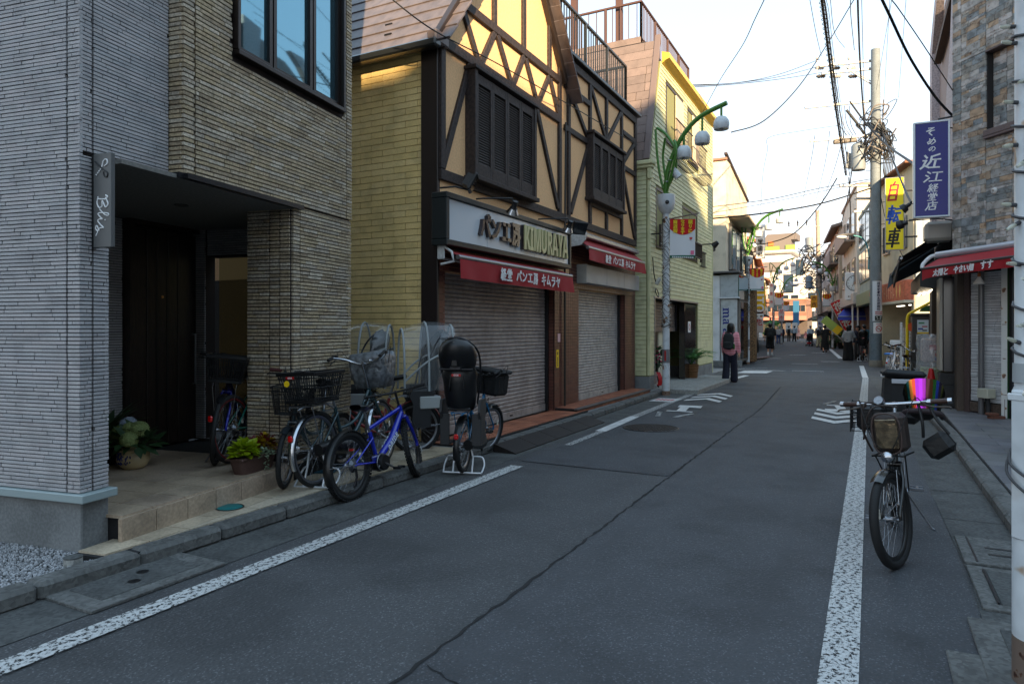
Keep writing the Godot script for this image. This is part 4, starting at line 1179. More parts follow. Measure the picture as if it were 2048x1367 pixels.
func boards(parent: Node3D,called: String,regions: Array,pitch: float,m: Array,x: Transform3D) -> void:
	# lap boards:each tilts out at its lower edge
	for q in regions:
		var n := int(round((q[3] - q[1]) / pitch))
		for k in n:
			var y0:float = q[1] + k*pitch
			var a:float = q[0] + (q[4]*(y0 - q[1]) if q.size() > 4 else 0.0)
			var w:float = q[2] - a
			if w < 0.03:continue
			part(called,mb().prism([Vector2(0.0,0.0),Vector2(0.020,0.004),Vector2(0.008,pitch),Vector2(0.0,pitch)],-w*0.5,w*0.5),m[rng.randi() % m.size()],parent,x*Transform3D(Basis(V(0,0,1),V(0,1,0),V(-1,0,0)),V(a + w*0.5,y0,0)))
func win(parent: Node3D,x0: float,x1: float,y0: float,y1: float,z: float,fm: Material,gm: Material,leaves := 2,x := Transform3D.IDENTITY) -> Node3D:
	var w := node("window",parent,x)
	var b := mb()
	b.box(V(x0,(y0 + y1)*0.5,z + 0.02),V(0.06,y1 - y0 + 0.06,0.09)); b.box(V(x1,(y0 + y1)*0.5,z + 0.02),V(0.06,y1 - y0 + 0.06,0.09))
	b.box(V((x0 + x1)*0.5,y0,z + 0.021),V(x1 - x0 - 0.06,0.06,0.10)); b.box(V((x0 + x1)*0.5,y1,z + 0.021),V(x1 - x0 - 0.06,0.06,0.09))
	for k in leaves - 1:
		b.box(V(lerpf(x0,x1,(k + 1.0) / leaves),(y0 + y1)*0.5,z + 0.018),V(0.05,y1 - y0 - 0.06,0.06))
	part("frame",b,fm,w)
	part("pane",mb().box(V((x0 + x1)*0.5,(y0 + y1)*0.5,z + 0.005),V(x1 - x0 - 0.05,y1 - y0 - 0.05,0.008)),gm,w)
	return w
func house_c() -> void:
	var o := thing("clapboard_house","pale yellow-green clapboard house with brown mansard roof and terrace railing","house",W(-4.40,0),PI / 2)
	var tones := []
	for c in [Color(0.81,0.805,0.63),Color(0.80,0.795,0.615),Color(0.82,0.81,0.645)]:tones.append(mat(c,0.6,{"tex":"stucco","scale":1.5,"detail":"blotch","dscale":0.7}))
	var back:Material = mat(Color(0.50,0.50,0.33),0.8)
	var b := mb()
	b.prism([Vector2(15.0,0.3),Vector2(15.0,5.28),Vector2(15.92,7.80),Vector2(21.9,7.80),Vector2(21.9,2.15),Vector2(19.85,2.15),Vector2(19.85,2.20),Vector2(15.38,2.20),Vector2(15.38,0.3)],-7.0,-0.003)
	b.box(V(20.85,1.1,-3.5),V(2.0,2.1,6.99))
	part("wall",b,back,o)
	# board courses around the openings
	var I := Transform3D.IDENTITY
	boards(o,"board",[[15.04,0.42,15.36,2.22],[19.87,0.42,21.86,2.22],[15.04,2.22,21.86,3.32]],0.1,tones,I)
	boards(o,"board",[[15.04,3.32,15.50,4.82],[16.22,3.32,18.02,4.82],[19.82,3.32,21.86,4.82]],0.1,tones,I)
	boards(o,"board",[[15.04,4.82,21.86,5.22]],0.1,tones,I)
	boards(o,"board",[[15.04,5.22,16.36,5.92,0.365],[15.295,5.92,16.36,7.52,0.365],[18.18,5.92,18.58,7.52],[20.02,5.92,21.86,7.52],[15.88,7.52,21.86,7.80,0.365]],0.1,tones,I)
	boards(o,"board",[[16.36,5.22,21.86,5.92]],0.1,tones,I)
	var sidex := Transform3D(Basis(V(0,0,1),V(0,1,0),V(-1,0,0)),V(15.0,0,-1.2))
	boards(o,"board",[[0.0,0.42,1.14,5.12]],0.1,tones,sidex)
	part("corner_board",mb().cbox(V(15.0,2.77,0.0),V(0.06,4.7,0.06),0.006),tones[0],o)
	part("corner_board",mb().cbox(V(21.9,3.9,0.0),V(0.06,7.7,0.06),0.006),tones[0],o)
	part("plinth",mb().cbox(V(15.18,0.2,-0.6),V(0.40,0.40,1.24),0.01).cbox(V(20.86,0.2,-0.6),V(2.06,0.38,1.24),0.01),M.concrete,o)
	b = mb()
	b.cbox(V(15.0,5.20,-0.35),V(0.26,0.10,0.95),0.02); b.cbox(V(15.0,5.12,-0.3),V(0.18,0.08,0.8),0.02); b.cbox(V(14.98,4.96,0.02),V(0.1,0.26,0.1),0.02)
	part("cornice",b,tones[0],o)
	var eave := mat(Color(0.86,0.70,0.27),0.5,{"tex":"fine"})
	part("eave",mb(Transform3D(Basis(V(0,0,-1),V(0,1,0),V(1,0,0)),Vector3.ZERO)).prism([Vector2(-0.02,7.78),Vector2(-0.10,7.84),Vector2(-0.20,7.88),Vector2(-0.20,8.0),Vector2(-0.02,8.06)],16.0,22.2),eave,o)
	# mansard of brown slates,row above row
	var brown := []
	for c in [Color(0.50,0.435,0.41),Color(0.485,0.42,0.395),Color(0.52,0.45,0.425),Color(0.47,0.41,0.39)]:brown.append(mat(c,0.7,{"tex":"fine","scale":1.5,"detail":"blotch","dscale":0.8}))
	var rf := node("mansard_roof",o)
	var d := Vector2(0.93,3.02).normalized()
	part("deck",mb().prism([Vector2(15.05,5.28),Vector2(15.98,8.36),Vector2(21.9,8.36),Vector2(21.9,7.8),Vector2(15.9,7.8)],-7.0,-0.35),mat(Color(0.12,0.10,0.095),0.9),rf)
	for k in 14:
		var s := k*0.226
		var zoff := -rng.randf()*0.5
		for j in range(-1,4):
			var z1 = minf(-0.02,zoff - (j - 1)*0.9 - 0.9)
			var z0 = zoff - j*0.9 - 0.9
			if z1 - z0 < 0.05:continue
			part("slate",mb().cbox(V(0,0,0),V(0.214,0.03,z1 - z0 - 0.01),0.004),brown[rng.randi() % 4],rf,xf(V(15.0 + d.x*(s + 0.11) - 0.022,5.28 + d.y*(s + 0.11),(z0 + z1)*0.5),0,0,atan2(d.y,d.x) + 0.05))
	part("verge_trim",mb().cbox(V(0,0,0),V(3.3,0.06,0.14),0.01),mat(Color(0.42,0.36,0.345),0.6),rf,xf(V(15.45,6.86,-0.05),0,0,atan2(d.y,d.x)))
	b = mb()
	for q in [[15.68,7.0,-0.9],[15.55,6.8,-0.55],[15.1,5.7,-0.5],[15.86,7.6,-1.4]]:b.box(V(q[0] - 0.07,q[1],q[2]),V(0.05,0.06,0.07))
	part("slate_hook",b,M.dark_steel,rf)
	part("terrace_wall",mb().cbox(V(19.0,8.38,-3.4),V(6.0,0.30,5.8),0.02),brown[2],rf)
	var rb := mat(Color(0.32,0.22,0.19),0.6)
	railing(o,"terrace_railing",V(16.05,8.40,-0.5),V(20.9,8.40,-0.5),0.98,rb,0.12,4)
	railing(o,"terrace_railing",V(16.05,8.40,-0.5),V(16.05,8.40,-3.2),0.98,rb,0.2,3)
	b = mb()
	for q in [[16.2,-1.1],[16.2,-2.3]]:b.box(V(q[0],9.6,q[1]),V(0.13,2.6,0.16))
	b.box(V(16.6,10.9,-1.7),V(1.4,0.15,2.4))
	part("pergola_post",b,rb,o)
	# windows
	var fm := mat(Color(0.20,0.155,0.135),0.5)
	var panel := mat(Color(0.80,0.73,0.63),0.6)
	for q in [[16.44,18.1,6.05,7.45],[18.65,19.93,6.05,7.45]]:
		var w := win(o,q[0],q[1],q[2],q[3],-0.05,fm,M.glass,2)
		part("storm_shutter",mb().cbox(V(q[1] - 0.42,(q[2] + q[3])*0.5,0.03),V(0.78,q[3] - q[2] - 0.1,0.03),0.004),panel,w)
		var cr := node("balcony_rail",o)
		part("rail_bar",mb().cbox(V((q[0] + q[1])*0.5 + 0.25,6.62,0.20),V(q[1] - q[0] + 0.1,0.03,0.03),0.004),fm,cr)
		var bar := mb().tube(curve([V(0,6.62,0.20),V(0,6.05,0.20),V(0,5.80,0.36),V(0,5.62,0.30),V(0,5.60,0.12),V(0,5.66,0.02)],4),0.009,5).mesh()
		for k in int((q[1] - q[0]) / 0.13) + 1:part("baluster",bar,fm,cr,xf(V(q[0] + 0.25 + k*0.13,0,0)))
	win(o,15.56,16.16,3.40,4.74,-0.05,fm,M.glass,1)
	win(o,18.08,19.76,3.40,4.70,-0.05,fm,M.glass,2)
	for q in [[15.52,16.2],[18.05,19.8]]:
		railing(o,"window_rail",V(q[0],3.36,0.12),V(q[1],3.36,0.12),0.5,fm,0.09,1)
	# recessed shopfront
	part("shopfront_back",mb().box(V(17.6,1.1,-0.9),V(4.6,2.2,0.05)),mat(Color(0.30,0.24,0.19),0.8,{"tex":"blotch"}),o)
	b = mb(); b.box(V(15.40,1.1,-0.45),V(0.03,2.2,0.9)); b.box(V(17.6,2.19,-0.45),V(4.5,0.03,0.9))
	part("reveal",b,M.black_rough,o)
	roller_shutter(o,15.44,18.38,1.40,2.15,-0.28,mat(Color(0.42,0.38,0.36),0.5,{"metal":0.3,"tex":"streak"}),0.075)
	part("dark_stone_panel",mb().cbox(V(19.12,1.09,-0.1),V(1.36,2.12,0.16),0.008),mat(Color(0.15,0.13,0.13),0.12,{"tex":"fine","coat":0.5}),o)
	part("opening_trim",mb().box(V(17.6,2.205,0.0),V(4.5,0.04,0.06)).box(V(15.39,1.25,0.0),V(0.04,1.9,0.06)),M.alu,o)
	var dr := node("panelled_door",o)
	for k in 3:part("board",mb().cbox(V(17.15 + k*0.33,0.76,-0.35),V(0.325,1.3,0.04),0.006),mat(Color(0.78,0.77,0.68),0.6,{"detail":"blotch"}),dr)
	part("door_edge",mb().box(V(16.9,0.76,-0.4),V(0.12,1.3,0.1)),M.black,dr)
	part("wooden_screen",mb().box(V(15.85,0.76,-0.5),V(0.6,1.3,0.04)),mat(Color(0.55,0.33,0.16),0.5,{"tex":"wood"}),o)
	part("notice_plate",mb().box(V(18.95,1.52,-0.018),V(0.30,0.30,0.006)),M.white_flat,o)
	part("notice_ring",mb(xf(V(18.95,1.52,-0.012),0,PI / 2)).torus(Vector3.ZERO,Vector3.UP,0.075,0.012,20,5,0.3),M.red,o)
	part("floor",mb().cbox(V(17.9,0.05,0.05),V(5.0,0.12,1.9),0.01),M.concrete_light,o)
	part("camera_cable",mb().tube(curve([V(15.2,3.1,0.03),V(15.22,2.75,0.05),V(15.3,2.5,0.08)],5),0.012,6).torus(V(15.38,2.30,0.08),V(0,0.3,1).normalized(),0.10,0.012,20,5),M.black,o)
	part("camera_body",mb(xf(V(15.3,2.55,0.12),0.3,0.5)).lathe([Vector2(0,0.10),Vector2(0.04,0.09),Vector2(0.045,-0.06),Vector2(0.03,-0.08),Vector2(0,-0.08)],14),M.white,o)
	for q in [[15.15,3.62],[20.0,3.9]]:
		part("wall_lamp_arm",mb().tube([V(q[0],q[1],0.0),V(q[0],q[1],0.45)],0.018,6),M.black,o)
		part("wall_lamp_head",mb(xf(V(q[0],q[1] - 0.02,0.47),0,0.9)).lathe([Vector2(0,0.12),Vector2(0.06,0.10),Vector2(0.10,-0.08),Vector2(0,-0.05)],14),M.black,o)
	part("grille",mb().box(V(20.45,3.72,0.05),V(0.7,0.03,0.03)).box(V(20.45,3.3,0.05),V(0.7,0.03,0.03)).box(V(20.2,3.5,0.05),V(0.02,0.45,0.02)).box(V(20.35,3.5,0.05),V(0.02,0.45,0.02)).box(V(20.5,3.5,0.05),V(0.02,0.45,0.02)).box(V(20.65,3.5,0.05),V(0.02,0.45,0.02)),M.black,o)
func leaf_mesh(l: float,w: float,bend: float) -> ArrayMesh:
	var pts := []
	for k in 6:
		var u := k / 5.0
		var hw := w*sin(PI*pow(u,0.7))*0.5 + 0.0005
		var y := -bend*u*u*l
		pts.append_array([V(-hw,y,u*l),V(0,y - hw*0.35,u*l),V(hw,y,u*l)])
	return mb().grid(pts,3).mesh()
func leaves(parent: Node3D,called: String,me: Mesh,m: Material,spots: Array) -> void:
	var mm := MultiMesh.new()
	mm.transform_format = MultiMesh.TRANSFORM_3D
	mm.mesh = me
	mm.instance_count = spots.size()
	for k in spots.size():mm.set_instance_transform(k,spots[k])
	var mi := MultiMeshInstance3D.new()
	mi.name = called
	mi.multimesh = mm
	mi.material_override = m
	parent.add_child(mi,true)
	stuff(mi)
func dome(n: int,r: Vector3,c: Vector3,sc0 := 0.7,sc1 := 1.2,up := 0.2) -> Array:
	var out := []
	for k in n:
		var u := (k + 0.5) / n
		var d := V(sqrt(1 - pow(1 - u*(1.0 - up),2))*cos(k*GOLD),1 - u*(1.0 - up),sqrt(1 - pow(1 - u*(1.0 - up),2))*sin(k*GOLD))
		var p := c + d*r*rng.randf_range(0.55,1.0)
		var f := (d + V(rng.randf_range(-0.7,0.7),rng.randf_range(-0.5,0.5),rng.randf_range(-0.7,0.7))).normalized()
		out.append(Transform3D(Basis.looking_at(-f,V(0.1,1,0.2)).scaled(Vector3.ONE*rng.randf_range(sc0,sc1)),p))
	return out
func palm_pot() -> void:
	var o := thing("potted_palm","green feathery palm in a woven basket at the clapboard house entrance","plant",W(-4.42,19.15,0.11))
	var wk := mat(Color(0.52,0.37,0.22),0.8,{"tex":"grit","scale":4.0,"bump":1.0})
	part("basket",mb().lathe([Vector2(0,0.01),Vector2(0.17,0.0),Vector2(0.19,0.18),Vector2(0.215,0.36),Vector2(0.20,0.38),Vector2(0.18,0.34),Vector2(0,0.33)],24),wk,o)
	for k in 5:part("basket_weave",mb().torus(V(0,0.04 + k*0.075,0),Vector3.UP,0.178 + k*0.009,0.012,26,5),wk,o)
	var lf := leaf_mesh(0.26,0.022,0.25)
	var spots := []
	var b := mb()
	for k in 16:
		var a := k*GOLD
		var e := rng.randf_range(0.7,1.25)
		var l := rng.randf_range(0.6,0.95)
		var pts := []
		for q in 7:
			var u := q / 6.0
			pts.append(V(cos(a)*cos(e)*l*u*(1 + 0.5*u),0.36 + sin(e)*l*u - 0.42*u*u*u*l,sin(a)*cos(e)*l*u*(1 + 0.5*u)))
		b.tube(pts,[0.007,0.006,0.006,0.005,0.004,0.003,0.002],5)
		for q in range(6,26):
			var u := q / 25.0
			var i0 := mini(int(u*6),5)
			var p:Vector3 = pts[i0].lerp(pts[i0 + 1],u*6 - i0)
			var d:Vector3 = (pts[i0 + 1] - pts[i0]).normalized()
			for s in [-1.0,1.0]:
				var f:Vector3 = (d*0.8 + d.cross(Vector3.UP).normalized()*s + V(0,0.15,0)).normalized()
				spots.append(Transform3D(Basis.looking_at(-f,Vector3.UP).scaled(Vector3.ONE*(1.1 - 0.5*u)),p))
	part("stem",b,M.leaf,o)
	leaves(o,"frond",lf,mat(Color(0.20,0.42,0.13),0.5,{"back":Color(0.2,0.4,0.1)}),spots)
	var f := thing("flower_stand","congratulatory flower stand with pink blooms and red ribbon behind the striped lamp post","flower stand",W(-4.45,15.75,0.11))
	part("tripod_leg",mb().tube([V(0.1,0,0.12),V(0,0.8,0)],0.016,6),M.black,f)
	part("tripod_leg",mb().tube([V(-0.12,0,0.05),V(0,0.8,0)],0.016,6),M.black,f)
	part("tripod_leg",mb().tube([V(0,0,-0.14),V(0,0.8,0)],0.016,6),M.black,f)
	leaves(f,"foliage",leaf_mesh(0.14,0.06,0.3),M.leaf_dark,dome(150,V(0.22,0.32,0.22),V(0,0.62,0),0.7,1.2,-0.5))
	leaves(f,"bloom",mb().ball(Vector3.ZERO,V(0.03,0.022,0.03),8).mesh(),mat(Color(0.72,0.22,0.38),0.6),dome(34,V(0.24,0.32,0.24),V(0,0.62,0),0.6,1.4,-0.2))
	part("ribbon",mb().grid(curve([V(0.05,0.36,0.16),V(0.12,0.2,0.2),V(0.08,0.05,0.19)],4) + curve([V(0.13,0.36,0.13),V(0.2,0.2,0.15),V(0.17,0.05,0.15)],4),9),M.red,f)
	part("paper_wrap",mb().lathe([Vector2(0.05,0.06),Vector2(0.13,0.34),Vector2(0.12,0.35)],16),mat(Color(0.86,0.82,0.80),0.6),f)
func guard_rail() -> void:
	var o := thing("guard_rail","white peeling pipe guard rail standing at the side street corner","guard rail",W(-4.78,22.0,0.05),0.25)
	var w := 0.62
	part("post",mb().tube([V(-w*0.5,0,0),V(-w*0.5,0.72,0)] + curve([V(-w*0.5,0.72,0),V(-w*0.5 + 0.03,0.80,0),V(-w*0.5 + 0.10,0.83,0)],4),0.05,12),M.white_post,o)
	part("post",mb().tube([V(w*0.5,0,0),V(w*0.5,0.72,0)] + curve([V(w*0.5,0.72,0),V(w*0.5 - 0.03,0.80,0),V(w*0.5 - 0.10,0.83,0)],4),0.05,12),M.white_post,o)
	part("top_rail",mb().tube([V(-w*0.5 + 0.09,0.83,0),V(w*0.5 - 0.09,0.83,0)],0.049,12),M.white_post,o)
	for y in [0.38,0.60]:part("cross_rail",mb().tube([V(-w*0.5,y,0),V(w*0.5,y,0)],0.032,10),M.white_post,o)
	part("upright",mb().tube([V(0.02,0.38,0),V(0.02,0.80,0)],0.022,8),M.white_post,o)
func house_d() -> void:
	var o := thing("corner_shop","cream corner building above a white shopfront with crazy-stone pier and blue vertical lettering","shop",W(0,27.0))
	var cream := mat(Color(0.86,0.81,0.72),0.85,{"tex":"stucco","detail":"blotch","dscale":0.3})
	var b := mb()
	b.prism([Vector2(-9.5,3.6),Vector2(-9.5,7.95),Vector2(-4.9,7.95),Vector2(-4.9,3.6)],-1.0,0.0)
	b.prism([Vector2(-9.5,3.55),Vector2(-9.5,7.93),Vector2(-4.92,7.93),Vector2(-4.92,3.55)],-5.2,-1.0)
	part("upper_wall",b,cream,o)
	part("roof_edge",mb().cbox(V(-7.2,7.98,0.02),V(4.7,0.09,0.14),0.01),mat(Color(0.62,0.42,0.33),0.6),o)
	part("roof_edge",mb().cbox(V(0,0,0),V(0.12,0.09,5.4),0.01),mat(Color(0.25,0.19,0.17),0.6),o,xf(V(-4.9,7.7,-2.6),0,-0.18))
	part("string_course",mb().cbox(V(-7.2,5.86,0.02),V(4.6,0.10,0.06),0.01),cream,o)
	# roofed balcony on the street side
	part("balcony_roof",mb().cbox(V(0,0,0),V(1.0,0.10,3.0),0.02),mat(Color(0.74,0.68,0.60),0.7),o,xf(V(-4.6,5.72,-1.9),0,-0.10,-0.12))
	part("balcony_back",mb().box(V(-4.87,4.6,-2.0),V(0.04,2.0,2.9)),mat(Color(0.30,0.29,0.28),0.7),o)
	for k in 3:win(o,0.0,0.9,3.8,5.4,0.0,M.alu,M.glass,1,xf(V(-4.84,0,-0.55 - k*0.95),PI / 2))
	railing(o,"balcony_rail",V(-4.42,3.65,-0.5),V(-4.42,3.65,-3.4),0.95,M.dark_steel,0.4,3)
	# lower storey
	var wm := mat(Color(0.84,0.85,0.86),0.55,{"detail":"blotch","dscale":0.4})
	b = mb()
	b.box(V(-7.6,1.9,-2.5),V(3.8,3.4,5.0)); b.box(V(-5.08,1.9,-2.4),V(1.3,3.4,4.4))
	part("lower_wall",b,mat(Color(0.45,0.43,0.40),0.85),o)
	part("white_pier",mb().cbox(V(-5.30,1.85,-0.06),V(0.36,3.3,0.30),0.01),wm,o)
	part("white_pier",mb().cbox(V(-5.10,1.85,-0.08),V(0.03,3.3,0.30),0.004),M.alu,o)
	part("ledge",mb().cbox(V(-4.95,3.62,-0.2),V(1.15,0.07,0.9),0.01),mat(Color(0.36,0.35,0.35),0.5),o)
	part("upper_panel",mb().cbox(V(-4.76,3.1,0.03),V(0.68,0.85,0.1),0.01),mat(Color(0.66,0.69,0.71),0.4,{"detail":"blotch","dscale":0.8}),o)
	part("panel_sill",mb().cbox(V(-4.76,2.64,0.06),V(0.74,0.05,0.16),0.01),wm,o)
	part("lower_panel",mb().cbox(V(-4.78,1.4,0.02),V(0.60,2.4,0.08),0.01),mat(Color(0.72,0.74,0.75),0.4,{"detail":"blotch","dscale":0.8}),o)
	part("lettering",latin("ma'am",0.30,0.008,true,"Droid Serif"),mat(Color(0.10,0.17,0.48),0.5),o,Transform3D(Basis.from_euler(V(0,0,-PI / 2)),V(-4.86,1.55,0.066)))
	# street side:dark entrance and shiny corner
	part("corner_glazing",mb().box(V(-4.41,3.05,-1.2),V(0.03,0.9,2.6)),M.glass,o)
	part("entrance",mb().box(V(-4.42,1.4,-1.4),V(0.03,2.2,1.9)),M.glass_dark,o)
	part("brown_pier",mb().cbox(V(-4.30,1.6,-2.7),V(0.26,3.0,0.4),0.01),mat(Color(0.55,0.42,0.28),0.7,{"tex":"wood"}),o)
	part("plinth",mb().cbox(V(-5.3,0.12,-0.1),V(1.9,0.24,0.5),0.02),M.concrete,o)
	var spot := node("wall_spotlight",o)
	part("arm",mb().tube([V(-6.0,4.62,0.05),V(-6.0,4.62,0.5),V(-5.35,4.6,0.9)],0.02,6),M.black,spot)
	part("lamp_head",mb(xf(V(-5.25,4.5,0.95),0.3,0.7)).lathe([Vector2(0,0.15),Vector2(0.07,0.13),Vector2(0.16,-0.1),Vector2(0.14,-0.1),Vector2(0,0.0)],16),M.black,spot)
	# crazy-stone pier,stone by stone
	var tones := []
	for c in [Color(0.74,0.65,0.54),Color(0.68,0.59,0.49),Color(0.80,0.72,0.62),Color(0.66,0.60,0.53)]:tones.append(mat(c,0.85,{"tex":"grit","scale":1.5,"bump":0.8}))
	var gap := 0.022
	for j in 19:
		var y0 := 0.22 + j*0.18
		var x := -5.92
		while x < -5.50:
			var w := rng.randf_range(0.13,0.26)
			var x1 := minf(x + w,-5.49)
			if x1 - x > 0.05:
				var pts := []
				for q in [[x,y0],[(x + x1)*0.5,y0 - 0.02],[x1,y0],[x1 + 0.01,y0 + 0.09],[x1,y0 + 0.18],[x,y0 + 0.18],[x - 0.01,y0 + 0.1]]:
					pts.append(Vector2(q[0] + rng.randf_range(-0.012,0.012),q[1] + rng.randf_range(-0.018,0.018)).lerp(Vector2((x + x1)*0.5,y0 + 0.09),0.10))
				part("stone",mb().prism(pts,0.0,0.035 + rng.randf()*0.03),tones[rng.randi() % 4],o,xf(V(0,0,0.0)))
			x += w
	part("dark_doorway",mb().box(V(-6.05,1.3,0.02),V(0.24,2.3,0.04)),mat(Color(0.12,0.15,0.14),0.4),o)
# ---- the shopping-street lamps
func street_lamp(label: String,at: Vector3,turn: float,wrapped: bool) -> Node3D:
	var o := thing("street_lamp",label,"street lamp",at,turn,"street lamps with green stalks and white globes")
	part("pole",mb().lathe([Vector2(0.085,0.0),Vector2(0.082,0.9),Vector2(0.078,0.92),Vector2(0.074,4.05)],20),mat(Color(0.77,0.79,0.80),0.45,{"tex":"rust","scale":0.45,"detail":"blotch","dscale":1.2}),o)
	part("pole_foot",mb().lathe([Vector2(0.0,0.10),Vector2(0.088,0.10),Vector2(0.095,0.0)],20),mat(Color(0.45,0.36,0.30),0.8,{"tex":"rust","scale":2.0}),o)
	var wm := mat(Color(0.78,0.80,0.81),0.4,{"detail":"blotch","dscale":1.0})
	part("bowl",mb().lathe([Vector2(0.075,4.02),Vector2(0.10,4.05),Vector2(0.16,4.12),Vector2(0.195,4.24),Vector2(0.20,4.44),Vector2(0.185,4.45),Vector2(0.17,4.40),Vector2(0,4.38)],26),wm,o)
	part("bowl_hole",mb(xf(V(0.10,4.26,0.155),0.57,PI / 2)).lathe([Vector2(0,0.02),Vector2(0.038,0.02),Vector2(0.045,0.012),Vector2(0.045,-0.02)],16),M.black,o)
	var g := mat(Color(0.27,0.48,0.15),0.45,{"tex":"fine"})
	part("stem",mb().tube(curve([V(0,4.38,0),V(0.01,4.75,0),V(0.10,5.15,0),V(0.34,5.62,0),V(0.75,6.02,0),V(1.38,6.22,0)],6),[0.06,0.06,0.06,0.06,0.06,0.058,0.056,0.055,0.055,0.055,0.055,0.055,0.052,0.052,0.052,0.052,0.052,0.052,0.05,0.05,0.05,0.05,0.05,0.05,0.05,0.05,0.05,0.05,0.05,0.05,0.05],10),g,o)
	for q in [[-0.05,-0.14,5.95,-0.24,0.0],[0.05,0.22,5.60,-0.12,0.12],[0.0,-0.1,5.75,0.22,-0.1]]:
		part("tendril",mb().tube(curve([V(q[0]*0.5,4.5,q[4]*0.2),V(q[0] + q[1]*0.6,4.85,q[4]),V(q[1]*1.5,5.35,q[4]*1.6),V(q[1]*1.3 + q[3]*0.3,q[2],q[4])],6),0.028,8),g,o)
	part("tendril",mb().tube(curve([V(-0.22,5.98,0.0),V(0.0,5.80,0.02),V(0.22,5.45,0.04),V(0.25,5.0,0.04),V(0.05,4.6,0.02)],6),0.030,8),g,o)
	for k in 3:
		var x := 0.42 + k*0.42
		var top := 5.72 + 0.225*k + (0.06 if k == 1 else 0.0)
		var yb := 5.30 + k*0.24
		part("hanger",mb().tube([V(x,top,0),V(x,yb + 0.15,0)],0.026,8),g,o)
		part("globe",mb(xf(V(x,yb,0))).lathe([Vector2(0.02,0.17),Vector2(0.09,0.165),Vector2(0.11,0.15),Vector2(0.155,0.08),Vector2(0.165,0.0),Vector2(0.155,-0.085),Vector2(0.145,-0.10),Vector2(0.13,-0.095),Vector2(0,-0.08)],24),wm,o)
		part("lamp_base",mb(xf(V(x,yb,0))).lathe([Vector2(0,-0.13),Vector2(0.03,-0.12),Vector2(0.04,-0.08)],12),M.alu,o)
	part("spot",mb(xf(V(0.25,4.88,0.03),0,0.3,0.55)).lathe([Vector2(0,0.13),Vector2(0.075,0.12),Vector2(0.085,-0.10),Vector2(0.07,-0.10),Vector2(0,-0.07)],16),wm,o)
	part("spot_bracket",mb().tube([V(0.05,4.95,0.0),V(0.2,4.98,0.03)],0.02,6),M.alu,o)
	for y in [4.74,5.2]:part("clamp",mb().torus(V(0.02 if y < 5 else 0.10,y,0),V(0.15,1,0).normalized(),0.062,0.01,16,5),M.steel,o)
	part("banner_arm",mb().tube([V(0.0,3.90,0),V(0.78,3.97,0)],0.016,8),M.steel,o)
	if wrapped:
		var pts := []
		for k in 420:
			var u := k / 419.0
			pts.append(V(cos(k*0.42)*0.088,1.55 + u*2.4 + 0.05*sin(k*0.9) + 0.03*sin(k*0.37),sin(k*0.42)*0.088))
		part("fairy_light_wire",mb().tube(pts,0.006,4),mat(Color(0.16,0.17,0.16),0.6),o)
		var b := mb()
		for k in 90:
			var p:Vector3 = pts[4 + k*4 + k % 3]
			var dd := V(p.x,0,p.z).normalized()
			b.tube([p,p + dd*0.03 + V(0,rng.randf_range(-0.03,0.02),0)],0.006,4)
		stuff(part("fairy_light",b,mat(Color(0.75,0.76,0.72),0.3),o))
		part("tangle",mb().tube(curve([V(0.09,1.5,0),V(-0.06,1.56,0.07),V(-0.09,1.5,-0.03),V(0.05,1.54,-0.09),V(0.1,1.57,0.04),V(0,1.52,0.1),V(-0.1,1.55,0.0)],6),0.012,5),mat(Color(0.35,0.32,0.28),0.7),o)
		part("sticker",mb(xf(V(0,0,0))).lathe([Vector2(0.0845,0.72),Vector2(0.0845,1.02)],20),mat(Color(0.42,0.42,0.43),0.5),o)
		part("sticker_print",mb().box(V(0.02,0.88,0.084),V(0.04,0.22,0.006)),mat(Color(0.65,0.16,0.14),0.6),o)
	return o
